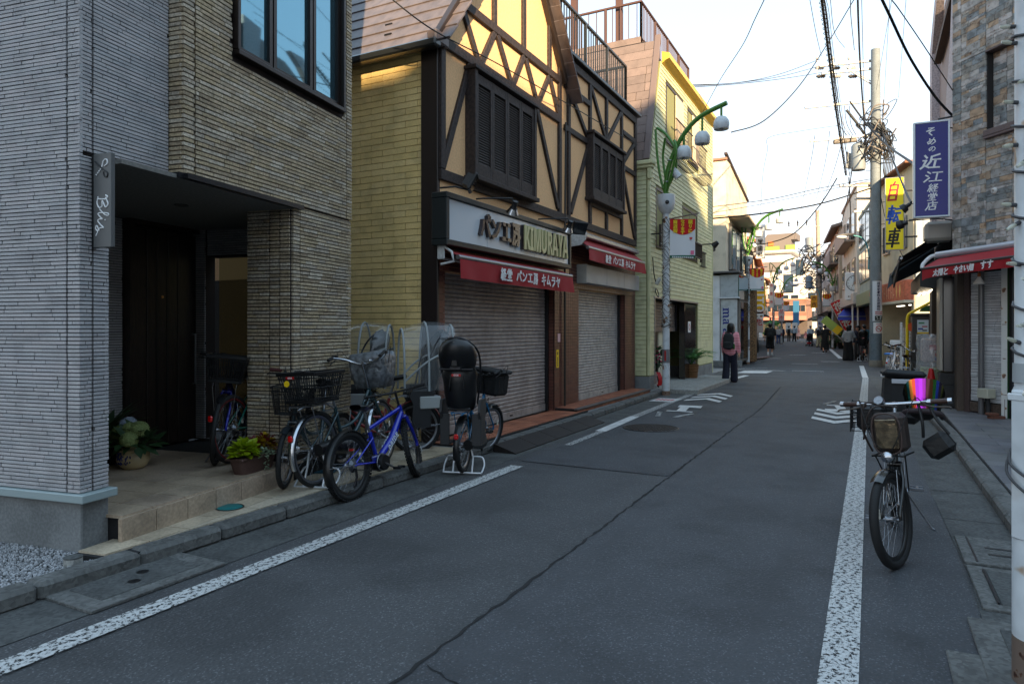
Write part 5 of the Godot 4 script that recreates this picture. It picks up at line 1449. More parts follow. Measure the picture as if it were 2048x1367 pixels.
func banner(label: String,at: Vector3,turn: float,s := 1.0) -> Node3D:
	var o := thing("street_banner",label,"banner",at,turn,"red and white banners on the street lamps")
	o.scale = Vector3.ONE*s
	var sheet := func(x0: float,x1: float,y0: float,y1: float,z: float,arc := 0.0) -> MB:
		var g := []
		for j in 9:
			for k in 13:
				var u := k / 12.0
				var x := lerpf(x0,x1,u)
				var low := y0 - arc*(1.0 - pow(2*u - 1,2)) if arc > 0 else y0
				var y := lerpf(y1,low,j / 8.0)
				g.append(V(x,y,z + 0.012*sin(x*11.0 + y*2.0)*(0.3 - y)))
		return mb().grid(g,13)
	part("cloth",sheet.call(0.0,0.56,-0.86,0.0,0.0),mat(Color(0.82,0.83,0.84),0.8,{"back":Color(0.4,0.4,0.4)}),o)
	part("red_field",sheet.call(0.0,0.56,-0.22,0.0,0.004,0.13),mat(Color(0.74,0.06,0.08),0.8),o)
	part("green_edge",sheet.call(0.0,0.56,-0.86,-0.80,0.004),mat(Color(0.05,0.36,0.27),0.8),o)
	var b := mb(xf(V(0,0,0.02)))
	script_line(b,"頼りに",V(0.40,-0.02,0),Vector2(0.09,0.09),Vector2(0,-0.098),0.017,0.002)
	script_line(b,"なります",V(0.235,-0.015,0),Vector2(0.085,0.08),Vector2(0,-0.082),0.016,0.002)
	script_line(b,"商店街",V(0.07,-0.02,0),Vector2(0.09,0.09),Vector2(0,-0.098),0.017,0.002)
	part("yellow_lettering",b,mat(Color(0.90,0.78,0.10),0.7),o)
	b = mb(xf(V(0,0,0.02)))
	for k in 11:b.box(V(0.06 + k*0.044,-0.836 - 0.0015*k,0.0),V(0.028,0.028,0.003))
	part("edge_lettering",b,M.white_flat,o)
	part("heart",mb().prism([Vector2(0.46,-0.46),Vector2(0.425,-0.425),Vector2(0.43,-0.405),Vector2(0.447,-0.40),Vector2(0.46,-0.413),Vector2(0.473,-0.40),Vector2(0.49,-0.405),Vector2(0.495,-0.425)],0.018,0.021),M.red,o)
	part("stamp",mb().box(V(0.49,-0.74,0.02),V(0.075,0.085,0.003)),mat(Color(0.85,0.42,0.55),0.7),o)
	return o
func house_e() -> void:
	var o := thing("stone_clad_house","corner house clad in mixed slate tiles with white shutter below","house",W(1.22,13.5),deg_to_rad(-52.8))
	var b := mb()
	var back := mat(Color(0.16,0.145,0.14),0.9)
	# plan:the clad face along x,then the street side running back from x = 0
	var out := [Vector2(0.03,-0.02),Vector2(6.5,-0.02),Vector2(6.5,-8.0),Vector2(1.2,-8.0),Vector2(-1.3,-1.6)]
	b.x = Transform3D(Basis(V(1,0,0),V(0,0,1),V(0,-1,0)),Vector3.ZERO)
	b.prism([out[0],Vector2(0.66,-0.02),Vector2(0.66,-1.2),Vector2(1.9,-1.2),Vector2(1.9,-0.02),out[1],out[2],out[3],Vector2(0.03,-0.9)],-5.83,-4.60)
	b.prism([out[0],out[1],out[2],out[3],Vector2(0.03,-0.9)],-7.2,-5.83)
	b.prism([out[0],out[1],out[2],out[3],Vector2(0.03,-0.9)],-4.60,-2.78)
	b.prism([Vector2(0.03,-0.25),Vector2(6.5,-0.25),out[2],out[3],Vector2(0.03,-0.9)],-2.78,-0.0)
	part("wall",b,back,o)
	var pal := [Color(0.62,0.61,0.585),Color(0.54,0.56,0.565),Color(0.68,0.635,0.58),Color(0.63,0.54,0.45),Color(0.72,0.69,0.665),Color(0.57,0.55,0.515),Color(0.70,0.59,0.48),Color(0.50,0.515,0.51),Color(0.74,0.71,0.69),Color(0.64,0.62,0.595)]
	var rows := [0.045,0.09,0.13,0.05,0.085]
	var lens := [0.19,0.27,0.42,0.24]
	var cols := [[0.0,0.175],[0.18,0.655],[0.66,1.12],[1.125,1.6]]
	for c in cols:
		for y in [[2.80,4.48],[4.48,5.86],[5.86,7.15]]:
			if y[0] == 4.48 and c[0] > 0.6:continue
			lay(run_cells(c[1] - c[0],y[1] - y[0],0.1,lens,10,0.006,0.004,rows),xf(V(c[0],y[0],-0.02)),0.022)
	# the reveal of the high opening
	for k in 2:
		lay(run_cells(0.24,1.22,0.1,[0.24],10,0.004,0.004,rows),xf(V(0.67 + k*0.245,4.60,-0.14)),0.02)
	lay(run_cells(0.9,1.34,0.1,lens,10,0.004,0.004,rows),xf(V(1.0,4.52,-1.19)),0.02)
	lay_end(o,"slate_tile","slate_tile_rest",pal,0.7,{"tex":"slate","scale":0.9,"bump":0.5,"detail":"rust","dscale":1.7},290)
	part("reveal_pier",mb().box(V(0.91,5.2,-0.66),V(0.48,1.22,1.02)),back,o)
	var sm := mat(Color(0.40,0.335,0.325),0.55,{"tex":"fine"})
	part("sill",mb().cbox(V(1.30,4.545,-0.05),V(1.30,0.10,0.22),0.01).cbox(V(1.30,4.475,0.0),V(1.28,0.04,0.12),0.008),sm,o)
	part("head_trim",mb().cbox(V(1.30,5.84,-0.08),V(1.30,0.03,0.2),0.006),sm,o)
	part("vent_cap",mb(xf(V(0.82,3.62,0.01),0,PI / 2)).lathe([Vector2(0,0.006),Vector2(0.018,0.006),Vector2(0.02,0.03),Vector2(0.035,0.03),Vector2(0.05,0.015),Vector2(0.055,0)],20),mat(Color(0.72,0.71,0.69),0.5),o)
	part("base_trim",mb().cbox(V(3.2,2.775,0.0),V(6.4,0.05,0.06),0.006),mat(Color(0.25,0.19,0.18),0.6),o)
	# white ribbed cladding under it
	lay(run_cells(0.24,2.1,0.05,[0.30,0.22],2,0.006,0.007,[0.028,0.04,0.055]),xf(V(0.12,0.30,-0.255)),0.018)
	lay(run_cells(0.39,2.1,0.05,[0.34,0.2],2,0.006,0.006,[0.03,0.045,0.06]),xf(V(0.37,0.30,-0.255)),0.018)
	lay_end(o,"ribbed_tile","ribbed_tile_rest",[Color(0.80,0.80,0.80),Color(0.77,0.765,0.765)],0.6,{"tex":"fine","scale":2.0,"detail":"blotch","dscale":1.0},90)
	part("brown_edge",mb().cbox(V(0.065,1.4,-0.24),V(0.1,2.75,0.08),0.006),mat(Color(0.30,0.23,0.215),0.8,{"tex":"grit","scale":3.0}),o)
	part("footing",mb().cbox(V(0.42,0.2,-0.25),V(0.72,0.16,0.06),0.01),mat(Color(0.35,0.29,0.25),0.8,{"tex":"grit"}),o)
	part("downpipe",mb().tube([V(0.39,0.09,-0.17),V(0.39,2.9,-0.17)],0.042,14),mat(Color(0.34,0.335,0.34),0.35,{"coat":0.3}),o)
	part("pipe_collar",mb().tube([V(0.39,0.5,-0.17),V(0.39,0.56,-0.17)],0.047,14).tube([V(0.39,0.085,-0.17),V(0.39,0.11,-0.17)],0.055,14),mat(Color(0.30,0.29,0.30),0.4),o)
	part("white_post",mb().cbox(V(0.83,1.25,-0.20),V(0.115,2.4,0.09),0.004),mat(Color(0.82,0.82,0.80),0.45,{"tex":"rust","scale":0.75}),o)
	b = mb(); b.box(V(0.83,0.46,-0.153),V(0.09,0.006,0.003)); b.box(V(0.83,1.02,-0.153),V(0.05,0.012,0.003)); b.box(V(0.83,1.55,-0.153),V(0.08,0.008,0.003)); b.box(V(0.84,0.24,-0.153),V(0.005,0.3,0.003))
	part("rust_stain",b,mat(Color(0.42,0.22,0.10),0.9,{"tex":"grit","scale":3.0}),o)
	part("green_edge",mb().cbox(V(0.92,1.25,-0.19),V(0.05,2.4,0.10),0.004),mat(Color(0.0,0.20,0.05),0.5),o)
	roller_shutter(o,0.98,2.9,0.09,2.45,-0.19,mat(Color(0.76,0.75,0.78),0.5,{"tex":"streak","detail":"blotch"}),0.062)
	part("green_soffit",mb().box(V(1.9,2.44,-0.1),V(2.0,0.04,0.3)),mat(Color(0.02,0.19,0.09),0.5),o)
	# meter box and clutter at the foot
	part("meter_box",mb().cbox(V(0.54,0.455,-0.12),V(0.20,0.15,0.16),0.008),mat(Color(0.68,0.67,0.60),0.5,{"detail":"blotch"}),o)
	part("meter_hose",mb().tube([V(0.56,0.38,-0.12),V(0.585,0.24,-0.11),V(0.62,0.13,-0.08)],0.035,10),M.rubber,o)
	var br := thing("loose_brick","old brick and stone lying at the white post of the stone-clad house","brick",W(1.72,12.75,0.085),0.4)
	part("brick_body",mb().cbox(V(0,0.03,0),V(0.22,0.06,0.1),0.008).cbox(V(-0.05,0.082,-0.02),V(0.15,0.045,0.12),0.012),mat(Color(0.40,0.24,0.18),0.9,{"tex":"grit","scale":3.0}),br)
	# red awning with silver roller
	var a := thing("red_awning","red awning with white brush lettering over the white shutter at the right","awning",W(1.22,13.5),deg_to_rad(-52.8))
	var cloth := mat(Color(0.62,0.05,0.10),0.7,{"tex":"fine","scale":3.0,"rim":0.3,"back":Color(0.3,0.0,0.02)})
	part("roller_tube",mb().tube([V(-0.22,2.73,0.10),V(2.8,2.75,0.10)],0.055,14),mat(Color(0.74,0.75,0.78),0.35,{"metal":0.4}),a)
	part("end_arm",mb().tube(curve([V(-0.22,2.73,0.1),V(-0.25,2.70,0.2),V(-0.25,2.58,0.34),V(-0.22,2.50,0.38)],5),0.032,8),M.white,a)
	part("cloth",mb().grid([V(-0.14,2.66,0.14),V(1.3,2.69,0.14),V(2.8,2.70,0.14),V(-0.2,2.50,0.42),V(1.3,2.53,0.42),V(2.8,2.55,0.42)],3),cloth,a)
	part("front_bar",mb().tube([V(-0.2,2.49,0.42),V(2.8,2.54,0.42)],0.022,8),mat(Color(0.25,0.23,0.22),0.4),a)
	var g := []
	for j in 5:
		for k in 31:
			var u := k / 30.0
			g.append(V(lerpf(-0.17,2.8,u),lerpf(2.47,2.52,u) - (0.13 + 0.05*exp(-u*22.0))*j / 4.0,0.43 + 0.018*sin(u*44.0)*j / 4.0))
	part("valance",mb().grid(g,31),cloth,a)
	b = mb(xf(V(0,0,0.455),0,0,0.02))
	script_line(b,"太陽と",V(0.16,2.455,0),Vector2(0.10,0.115),Vector2(0.105,0.002),0.017,0.002,0.2)
	script_line(b,"やさい畑",V(0.58,2.465,0),Vector2(0.09,0.115),Vector2(0.095,0.002),0.017,0.002,0.2)
	script_line(b,"す",V(1.08,2.48,0),Vector2(0.10,0.115),Vector2(0.115,0.002),0.018,0.002,0.1)
	script_line(b,"す",V(1.2,2.482,0),Vector2(0.10,0.115),Vector2(0.115,0.002),0.018,0.002,0.1)
	part("lettering",b,M.white_flat,a)
	var lp := thing("hanging_lamp","small white cone lamp hanging under the red awning at the right","lamp",W(1.22,13.5),deg_to_rad(-52.8))
	part("cord",mb().tube([V(0.63,2.5,0.1),V(0.63,2.36,0.1)],0.006,5),M.black,lp)
	part("socket",mb(xf(V(0.63,2.33,0.1))).lathe([Vector2(0,0.04),Vector2(0.022,0.035),Vector2(0.026,-0.02),Vector2(0.02,-0.03)],14),mat(Color(0.62,0.33,0.12),0.5),lp)
	part("lamp_shade",mb(xf(V(0.63,2.22,0.1))).lathe([Vector2(0.018,0.09),Vector2(0.03,0.06),Vector2(0.085,-0.03),Vector2(0.08,-0.035),Vector2(0,-0.03)],20),mat(Color(0.84,0.83,0.80),0.4,{"back":Color(0.4,0.4,0.38)}),lp)
	# side towards the street
	var bb := thing("box_sign","tall dark blue box sign on a block plinth at the house corner","sign",W(1.20,14.1))
	part("cabinet",mb().cbox(V(0.03,1.56,-0.06),V(0.19,1.66,0.12),0.008),mat(Color(0.04,0.055,0.085),0.2,{"coat":0.6}),bb)
	part("side_face",mb().cbox(V(-0.095,1.56,-0.30),V(0.05,1.62,0.58),0.006),mat(Color(0.60,0.57,0.52),0.5),bb)
	var blk := mat(Color(0.21,0.205,0.20),0.9,{"tex":"grit","scale":2.5,"bump":0.6})
	for k in 3:
		part("block",mb().cbox(V(0.02,0.19 + k*0.205,-0.22),V(0.26,0.20,0.42),0.006),blk,bb)
func blue_sign() -> void:
	var o := thing("blue_sign","tall dark blue hanging sign with white brush characters beside the stone-clad house","sign",W(0.92,13.6,3.37),0.06)
	var w := 0.53
	var h := 1.63
	var b := mb()
	for s in [-1,1]:
		b.cbox(V(s*(w*0.5 - 0.012),h*0.5,0),V(0.03,h,0.13),0.006)
	b.cbox(V(0,0.014,0.0),V(w - 0.05,0.03,0.128),0.006); b.cbox(V(0,h - 0.014,0.0),V(w - 0.05,0.03,0.128),0.006)
	part("frame",b,mat(Color(0.72,0.75,0.77),0.35,{"metal":0.4}),o)
	part("face",mb().box(V(0,h*0.5,0),V(w - 0.05,h - 0.05,0.11)),mat(Color(0.012,0.03,0.42),0.14,{"spec":0.4}),o)
	b = mb()
	for q in [["そ",0.0,1.53,0.15],["め",0.015,1.355,0.13],["の",0.02,1.21,0.10],["近",0.03,1.08,0.26],["江",0.03,0.79,0.20],["経",0.035,0.57,0.145],["堂",0.03,0.415,0.135],["店",0.02,0.27,0.15]]:
		script_line(b,q[0],V(q[1] - q[3]*0.56,q[2],0.055),Vector2(maxf(q[3]*1.1,0.27 if q[0] == "江" else 0.0),q[3]),Vector2.ZERO,q[3]*0.13,0.003,0.22,0.7)
	part("lettering",b,M.white_flat,o)
	b = mb()
	b.tube([V(0.1,1.66,0),V(0.45,1.70,0.0)],0.015,6); b.tube([V(0.26,1.5,0),V(0.5,1.45,0)],0.012,6); b.tube([V(0.2,-0.04,0),V(0.5,-0.10,0)],0.012,6); b.tube([V(-0.33,-0.02,0.02),V(0.2,-0.03,0.02)],0.010,6)
	part("bracket",b,M.black,o)
	for k in 2:
		var lp := node("spotlight",o,xf(V(-0.40 - k*0.05,0.19 - k*0.28,0.02)))
		part("arm",mb().tube([V(0.0,0.05,0),V(0.16 + k*0.4,0.07,0),V(0.22 + k*0.4,0.05,0)],0.008,6),M.black,lp)
		part("lamp_head",mb(xf(V(0,0,0),0,0.4 + k,-0.9)).lathe([Vector2(0,0.12),Vector2(0.03,0.11),Vector2(0.035,0.05),Vector2(0.07,0.03),Vector2(0.085,-0.04),Vector2(0.075,-0.04),Vector2(0,0.0)],18),M.black,lp)
		if k == 1:
			part("glowing_lens",mb(xf(V(0,0,0),0,0.4 + k,-0.9)).lathe([Vector2(0.072,-0.030),Vector2(0,-0.036)],18),mat(Color(1.0,0.97,0.80),0.4,{"glow":2.2}),lp)
			var li := SpotLight3D.new()
			li.name = "spot_glow"
			li.light_color = Color(1.0,0.95,0.8)
			li.light_energy = 0.05
			li.light_size = 0.06
			li.spot_range = 20.0
			li.spot_angle = 50.0
			li.spot_attenuation = 2.0
			li.shadow_enabled = true
			lp.add_child(li)
			li.transform = Transform3D(Basis.looking_at(V(-0.7,-0.5,0.5),Vector3.UP),V(-0.045,-0.03,0.035))
func house_f() -> void:
	var o := thing("mauve_building","mauve stippled building with angular cut-outs rising behind the blue sign","building",W(1.3,0),-PI / 2)
	# facade frame:x runs towards the camera,so x = -r
	var mv := mat(Color(0.73,0.68,0.69),0.8,{"tex":"mauve","scale":2.2,"bump":0.8})
	var tilem := mat(Color(0.58,0.50,0.49),0.7,{"tex":"fine","scale":1.0})
	part("upper_wall",mb().prism([Vector2(-19.6,3.3),Vector2(-13.6,3.3),Vector2(-13.6,8.7),Vector2(-16.6,8.9),Vector2(-19.6,8.2)],-6.0,-0.16),tilem,o)
	var b := mb()
	b.prism([Vector2(-19.6,3.3),Vector2(-19.0,3.3),Vector2(-19.0,8.0),Vector2(-17.2,9.0),Vector2(-16.6,9.2),Vector2(-17.4,9.3),Vector2(-19.6,8.3)],-0.16,0.0)
	b.prism([Vector2(-18.2,3.3),Vector2(-13.6,3.3),Vector2(-13.6,8.7),Vector2(-14.0,8.7),Vector2(-14.9,6.6),Vector2(-16.2,5.2)],-0.16,0.002)
	b.prism([Vector2(-14.4,8.9),Vector2(-13.6,8.9),Vector2(-13.6,6.3),Vector2(-14.1,6.3)],-0.158,0.004)
	part("mauve_screen",b,mv,o)
	part("soffit",mb().box(V(-16.4,7.6,-0.07),V(4.0,0.12,0.14)),mat(Color(0.30,0.22,0.18),0.8),o)
	b = mb()
	b.box(V(-16.6,1.65,-3.2),V(6.0,3.3,5.6)); b.box(V(-14.1,1.65,-0.2),V(0.9,3.3,0.4)); b.box(V(-19.3,1.65,-0.2),V(0.7,3.3,0.4)); b.box(V(-16.6,3.0,-0.2),V(6,0.6,0.4))
	part("shop_wall",b,mat(Color(0.30,0.25,0.21),0.8,{"tex":"fine"}),o)
	part("shop_opening",mb().box(V(-16.6,1.4,-0.36),V(4.3,2.4,0.04)),M.glass_dark,o)
	for k in 3:part("curtain",mb().box(V(-15.1 - k*0.7,1.6,-0.30),V(0.28,1.9,0.06)),mat(Color(0.52,0.44,0.35),0.8),o)
	# dark awning over the pavement
	var a := thing("dark_awning","black folding awning with grey fascia over the shop beyond the blue sign","awning",W(1.3,0),-PI / 2)
	part("cloth",mb().grid([V(-18.0,3.30,0.02),V(-14.2,3.30,0.02),V(-18.0,2.72,0.88),V(-14.2,2.78,0.80)],2),M.black_rough,a)
	part("front_fascia",mb(xf(V(0,0,0))).prism([Vector2(-18.05,2.42),Vector2(-18.0,2.74),Vector2(-14.2,2.80),Vector2(-14.2,2.70)],0.80,0.83),M.black_rough,a)
	part("side_panel",mb(xf(V(-18.02,0,0),PI / 2)).prism([Vector2(-0.02,3.3),Vector2(-0.9,2.74),Vector2(-0.95,2.38),Vector2(-0.85,2.5),Vector2(-0.02,2.9)],-0.01,0.01),mat(Color(0.30,0.34,0.36),0.7),a)
	part("frame_tube",mb().tube([V(-18.0,2.70,0.86),V(-14.2,2.76,0.80)],0.025,6).tube([V(-16,3.2,0.02),V(-16,2.76,0.8)],0.02,6),M.alu,a)
	part("motor_box",mb().cbox(V(-14.3,3.2,0.22),V(0.5,0.34,0.44),0.05),mat(Color(0.66,0.64,0.60),0.5),a)
	var hx := thing("shop_fascia_sign","dark faceted fascia sign with a row of tube lights underneath","sign",W(1.3,0),-PI / 2)
	part("sign_body",mb().prism([Vector2(-0.02,2.86),Vector2(-0.34,2.70),Vector2(-0.48,2.52),Vector2(-0.48,2.26),Vector2(-0.28,2.22),Vector2(-0.02,2.40)],-1.6,1.6),mat(Color(0.09,0.105,0.105),0.45,{"tex":"streak"}),hx,Transform3D(Basis(V(0,0,-1),V(0,1,0),V(1,0,0)),V(-16.3,0,0)))
	for k in 3:
		part("tube_light",mb().tube([V(-17.4 + k*0.62,2.21,0.36 - 0.05*k),V(-16.85 + k*0.62,2.24,0.34 - 0.05*k)],0.022,8),mat(Color(1.0,0.93,0.80),0.4,{"glow":1.2}),hx)
		var li := OmniLight3D.new()
		li.name = "tube_glow"
		li.light_color = Color(1.0,0.92,0.78)
		li.light_energy = 0.012
		li.light_size = 0.05
		li.omni_range = 30.0
		li.omni_attenuation = 2.0
		li.shadow_enabled = true
		hx.add_child(li)
		li.position = V(-17.1 + k*0.62,2.15,0.36 - 0.05*k)
	# goods wrapped in film
	var gd := thing("wrapped_goods","stack of shop goods wrapped in clear crinkled plastic film by the box sign","goods",W(1.04,15.6))
	part("crate",mb().cbox(V(0,0.42,0),V(0.32,0.62,0.5),0.02),mat(Color(0.62,0.66,0.42),0.7,{"tex":"slate","scale":2.5}),gd)
	part("tray",mb().cbox(V(0.02,1.06,0),V(0.34,0.46,0.5),0.03),mat(Color(0.70,0.62,0.58),0.6,{"tex":"slate","scale":3.5}),gd)
	part("red_packet",mb().cbox(V(0.03,1.12,0.255),V(0.12,0.10,0.02),0.01).cbox(V(0.10,0.98,0.257),V(0.08,0.07,0.02),0.01),mat(Color(0.60,0.13,0.12),0.5),gd)
	part("blue_packet",mb().cbox(V(0.10,0.90,0.256),V(0.09,0.05,0.02),0.01),mat(Color(0.10,0.10,0.40),0.5),gd)
	var gpts := []
	for j in 14:
		for k in 24:
			var an := TAU*k / 24.0
			var p := V(cos(an)*0.24,0.08 + j*0.1,sin(an)*0.34)
			gpts.append(p + V(rng.randf_range(-0.02,0.02),rng.randf_range(-0.02,0.02),rng.randf_range(-0.025,0.025)))
	part("plastic_film",mb().grid(gpts,24,true),mat(Color(0.9,0.92,0.94),0.06,{"alpha":0.30,"spec":0.8}),gd)
	var cn := thing("traffic_cone","small red traffic cone with white band beside the wrapped goods","cone",W(1.02,15.05,0.05))
	part("cone_body",mb().lathe([Vector2(0.14,0.03),Vector2(0.105,0.28)],20),M.red,cn)
	part("white_band",mb().lathe([Vector2(0.105,0.28),Vector2(0.07,0.48)],20),M.white,cn)
	part("cone_tip",mb().lathe([Vector2(0.07,0.48),Vector2(0.035,0.68),Vector2(0,0.69)],20),M.red,cn)
	part("cone_base",mb().cbox(V(0,0.015,0),V(0.34,0.03,0.34),0.01),M.rubber,cn)
	# grey cabinet with a poster,yellow pipe frame,mesh fence
	var cb := thing("poster_cabinet","brown-grey cabinet with a coloured notice poster behind the wrapped goods","cabinet",W(1.12,20.4))
	var cm := mat(Color(0.27,0.25,0.23),0.7,{"tex":"fine"})
	part("cabinet_body",mb().cbox(V(0.06,0.92,-0.3),V(0.44,1.78,0.6),0.02),cm,cb)
	part("cabinet_top",mb().cbox(V(0.06,1.84,-0.3),V(0.5,0.06,0.66),0.01),cm,cb)
	part("poster",mb().box(V(0.08,1.52,0.004),V(0.25,0.36,0.006)),mat(Color(0.78,0.82,0.84),0.5),cb)
	part("poster_print",mb().box(V(0.08,1.365,0.008),V(0.25,0.04,0.003)),M.yellow,cb)
	for q in [[0.05,1.62,0.13,0.04,Color(0.3,0.55,0.4)],[0.12,1.53,0.12,0.03,Color(0.7,0.25,0.3)],[0.03,1.47,0.11,0.04,Color(0.25,0.3,0.6)],[0.12,1.43,0.1,0.03,Color(0.2,0.2,0.25)]]:
		part("poster_print",mb().box(V(q[0],q[1],0.008),V(q[2],q[3],0.003)),mat(q[4],0.6),cb)
	var yf := thing("yellow_pipe_frame","bright yellow bent pipe frame standing over the grey cabinet","frame",W(0.86,20.6))
	part("pipe",mb().tube([V(0,0.0,0),V(0,1.72,0)] + curve([V(0,1.72,0),V(0.03,1.84,0),V(0.1,1.90,0)],4) + [V(0.6,2.2,0)],0.035,10),M.yellow,yf)
	part("pipe",mb().tube([V(0.0,0.9,0),V(0.5,0.9,0)],0.03,8).tube([V(0.5,1.75,-0.2),V(0.7,1.85,-0.2)],0.03,8),M.yellow,yf)
	part("orange_disc",mb(xf(V(0.10,1.52,0.02),0,PI / 2)).lathe([Vector2(0,0.01),Vector2(0.11,0.01),Vector2(0.11,-0.01)],20),mat(Color(0.85,0.32,0.08),0.5),yf)
	part("green_top",mb().prism([Vector2(0.28,1.92),Vector2(0.7,1.92),Vector2(0.7,2.12),Vector2(0.36,2.06)],-0.3,-0.25),mat(Color(0.06,0.30,0.12),0.6),yf)
	var mf := thing("mesh_fence","low white wire mesh fence panel by the parked bicycles","fence",W(0.84,22.2,0.05))
	part("post",mb().cbox(V(-0.06,0.8,0),V(0.06,1.6,0.04),0.006),M.white,mf)
	for k in 6:part("wire",mb().tube([V(k*0.05,0.7,0),V(k*0.05,1.45,0)],0.006,5),M.white,mf)
	for k in 8:part("wire",mb().tube([V(-0.04,0.72 + k*0.1,0.004),V(0.27,0.72 + k*0.1,0.004)],0.006,5),M.white,mf)
func house_g() -> void:
	var o := thing("cream_shop_building","cream two-storey building with long faded orange shop fascia and bicycles in front","building",W(0.39,31.6),deg_to_rad(-77.0))
	var cream := mat(Color(0.80,0.76,0.66),0.85,{"tex":"stucco","detail":"blotch","dscale":0.25})
	var b := mb()
	b.box(V(2.1,5.2,-3.0),V(4.22,4.1,6.0)); b.box(V(2.1,1.6,-3.6),V(4.2,3.2,5.0)); b.box(V(0.12,1.6,-0.5),V(0.24,3.2,1.0)); b.box(V(4.1,1.6,-0.5),V(0.24,3.2,1.0))
	part("wall",b,cream,o)
	part("roof_edge",mb().cbox(V(2.1,7.28,-2.9),V(4.4,0.10,6.4),0.02),mat(Color(0.56,0.36,0.26),0.7),o)
	for k in 2:win(o,0.5 + k*2.2,1.3 + k*2.2,4.4,5.5,0.0,M.alu,M.glass_far,2)
	part("metal_siding",mb().box(V(4.25,5.2,-3.0),V(0.06,3.9,5.9)),mat(Color(0.58,0.62,0.65),0.5),o)
	for k in 16:part("siding_rib",mb().box(V(4.285,5.2,-0.3 - k*0.35),V(0.02,3.9,0.05)),mat(Color(0.52,0.56,0.60),0.5),o)
	part("fascia",mb().cbox(V(2.1,2.82,0.14),V(4.3,0.72,0.3),0.02),mat(Color(0.80,0.42,0.29),0.6,{"tex":"streak","detail":"blotch","dscale":0.5}),o)
	part("fascia_base",mb().cbox(V(2.1,2.42,0.14),V(4.3,0.10,0.32),0.01),mat(Color(0.76,0.72,0.64),0.6),o)
	b = mb()
	for k in 9:b.box(V(0.45 + k*0.30 + 0.03*(k % 2),2.80,0.293),V(0.05,0.46,0.006)).box(V(0.53 + k*0.30,2.90 - 0.1*(k % 3),0.294),V(0.14,0.05,0.006))
	part("faded_lettering",b,mat(Color(0.83,0.62,0.50),0.6),o)
	b = mb()
	for q in [[3.3,0.07],[3.7,0.10]]:b.prism([Vector2(q[0] - q[1],2.82),Vector2(q[0],2.56),Vector2(q[0] + q[1],2.82),Vector2(q[0],3.08)],0.29,0.297)
	part("faded_emblem",b,mat(Color(0.86,0.68,0.42),0.6),o)
	part("shop_back",mb().box(V(2.1,1.2,-1.05),V(4.0,2.4,0.04)),mat(Color(0.62,0.56,0.47),0.8,{"tex":"blotch"}),o)
	for k in 3:part("pilaster",mb().box(V(0.8 + k*1.3,1.2,-0.9),V(0.16,2.4,0.2)),mat(Color(0.52,0.46,0.38),0.8),o)
	part("notice_frame",mb().cbox(V(2.7,1.42,-0.98),V(0.46,0.5,0.03),0.006),M.dark_steel,o)
	part("notice_sheet",mb().box(V(2.7,1.42,-0.962),V(0.40,0.44,0.01)),mat(Color(0.72,0.70,0.66),0.7),o)
	for k in 2:
		part("ceiling_light",mb().box(V(1.6 + k*1.5,2.33,-0.3),V(0.7,0.03,0.10)),mat(Color(1,0.97,0.9),0.5,{"glow":1.5}),o)
	var y := thing("cycle_shop_sign","tall yellow blade sign with red, blue and black characters","sign",W(0.71,25.6,4.05),0.03)
	part("face",mb().cbox(V(0,1.17,0),V(0.52,2.34,0.10),0.01),mat(Color(0.90,0.80,0.03),0.4),y)
	part("frame",mb().box(V(-0.265,1.17,0),V(0.02,2.36,0.12)).box(V(0.265,1.17,0),V(0.02,2.36,0.12)).box(V(0,2.35,0),V(0.51,0.02,0.119)).box(V(0,-0.01,0),V(0.51,0.02,0.119)),M.alu,y)
	for q in [["自",2.22,Color(0.66,0.10,0.12)],["転",1.46,Color(0.08,0.30,0.68)],["車",0.70,Color(0.06,0.07,0.06)]]:
		b = mb()
		script_line(b,q[0],V(-0.17,q[1],0.05),Vector2(0.38,0.62),Vector2.ZERO,0.062,0.004,0.16)
		part("character",b,mat(q[2],0.5),y)
	part("bracket",mb().box(V(0.45,1.9,0),V(0.4,0.05,0.05)).box(V(0.45,0.4,0),V(0.4,0.05,0.05)),M.dark_steel,y)
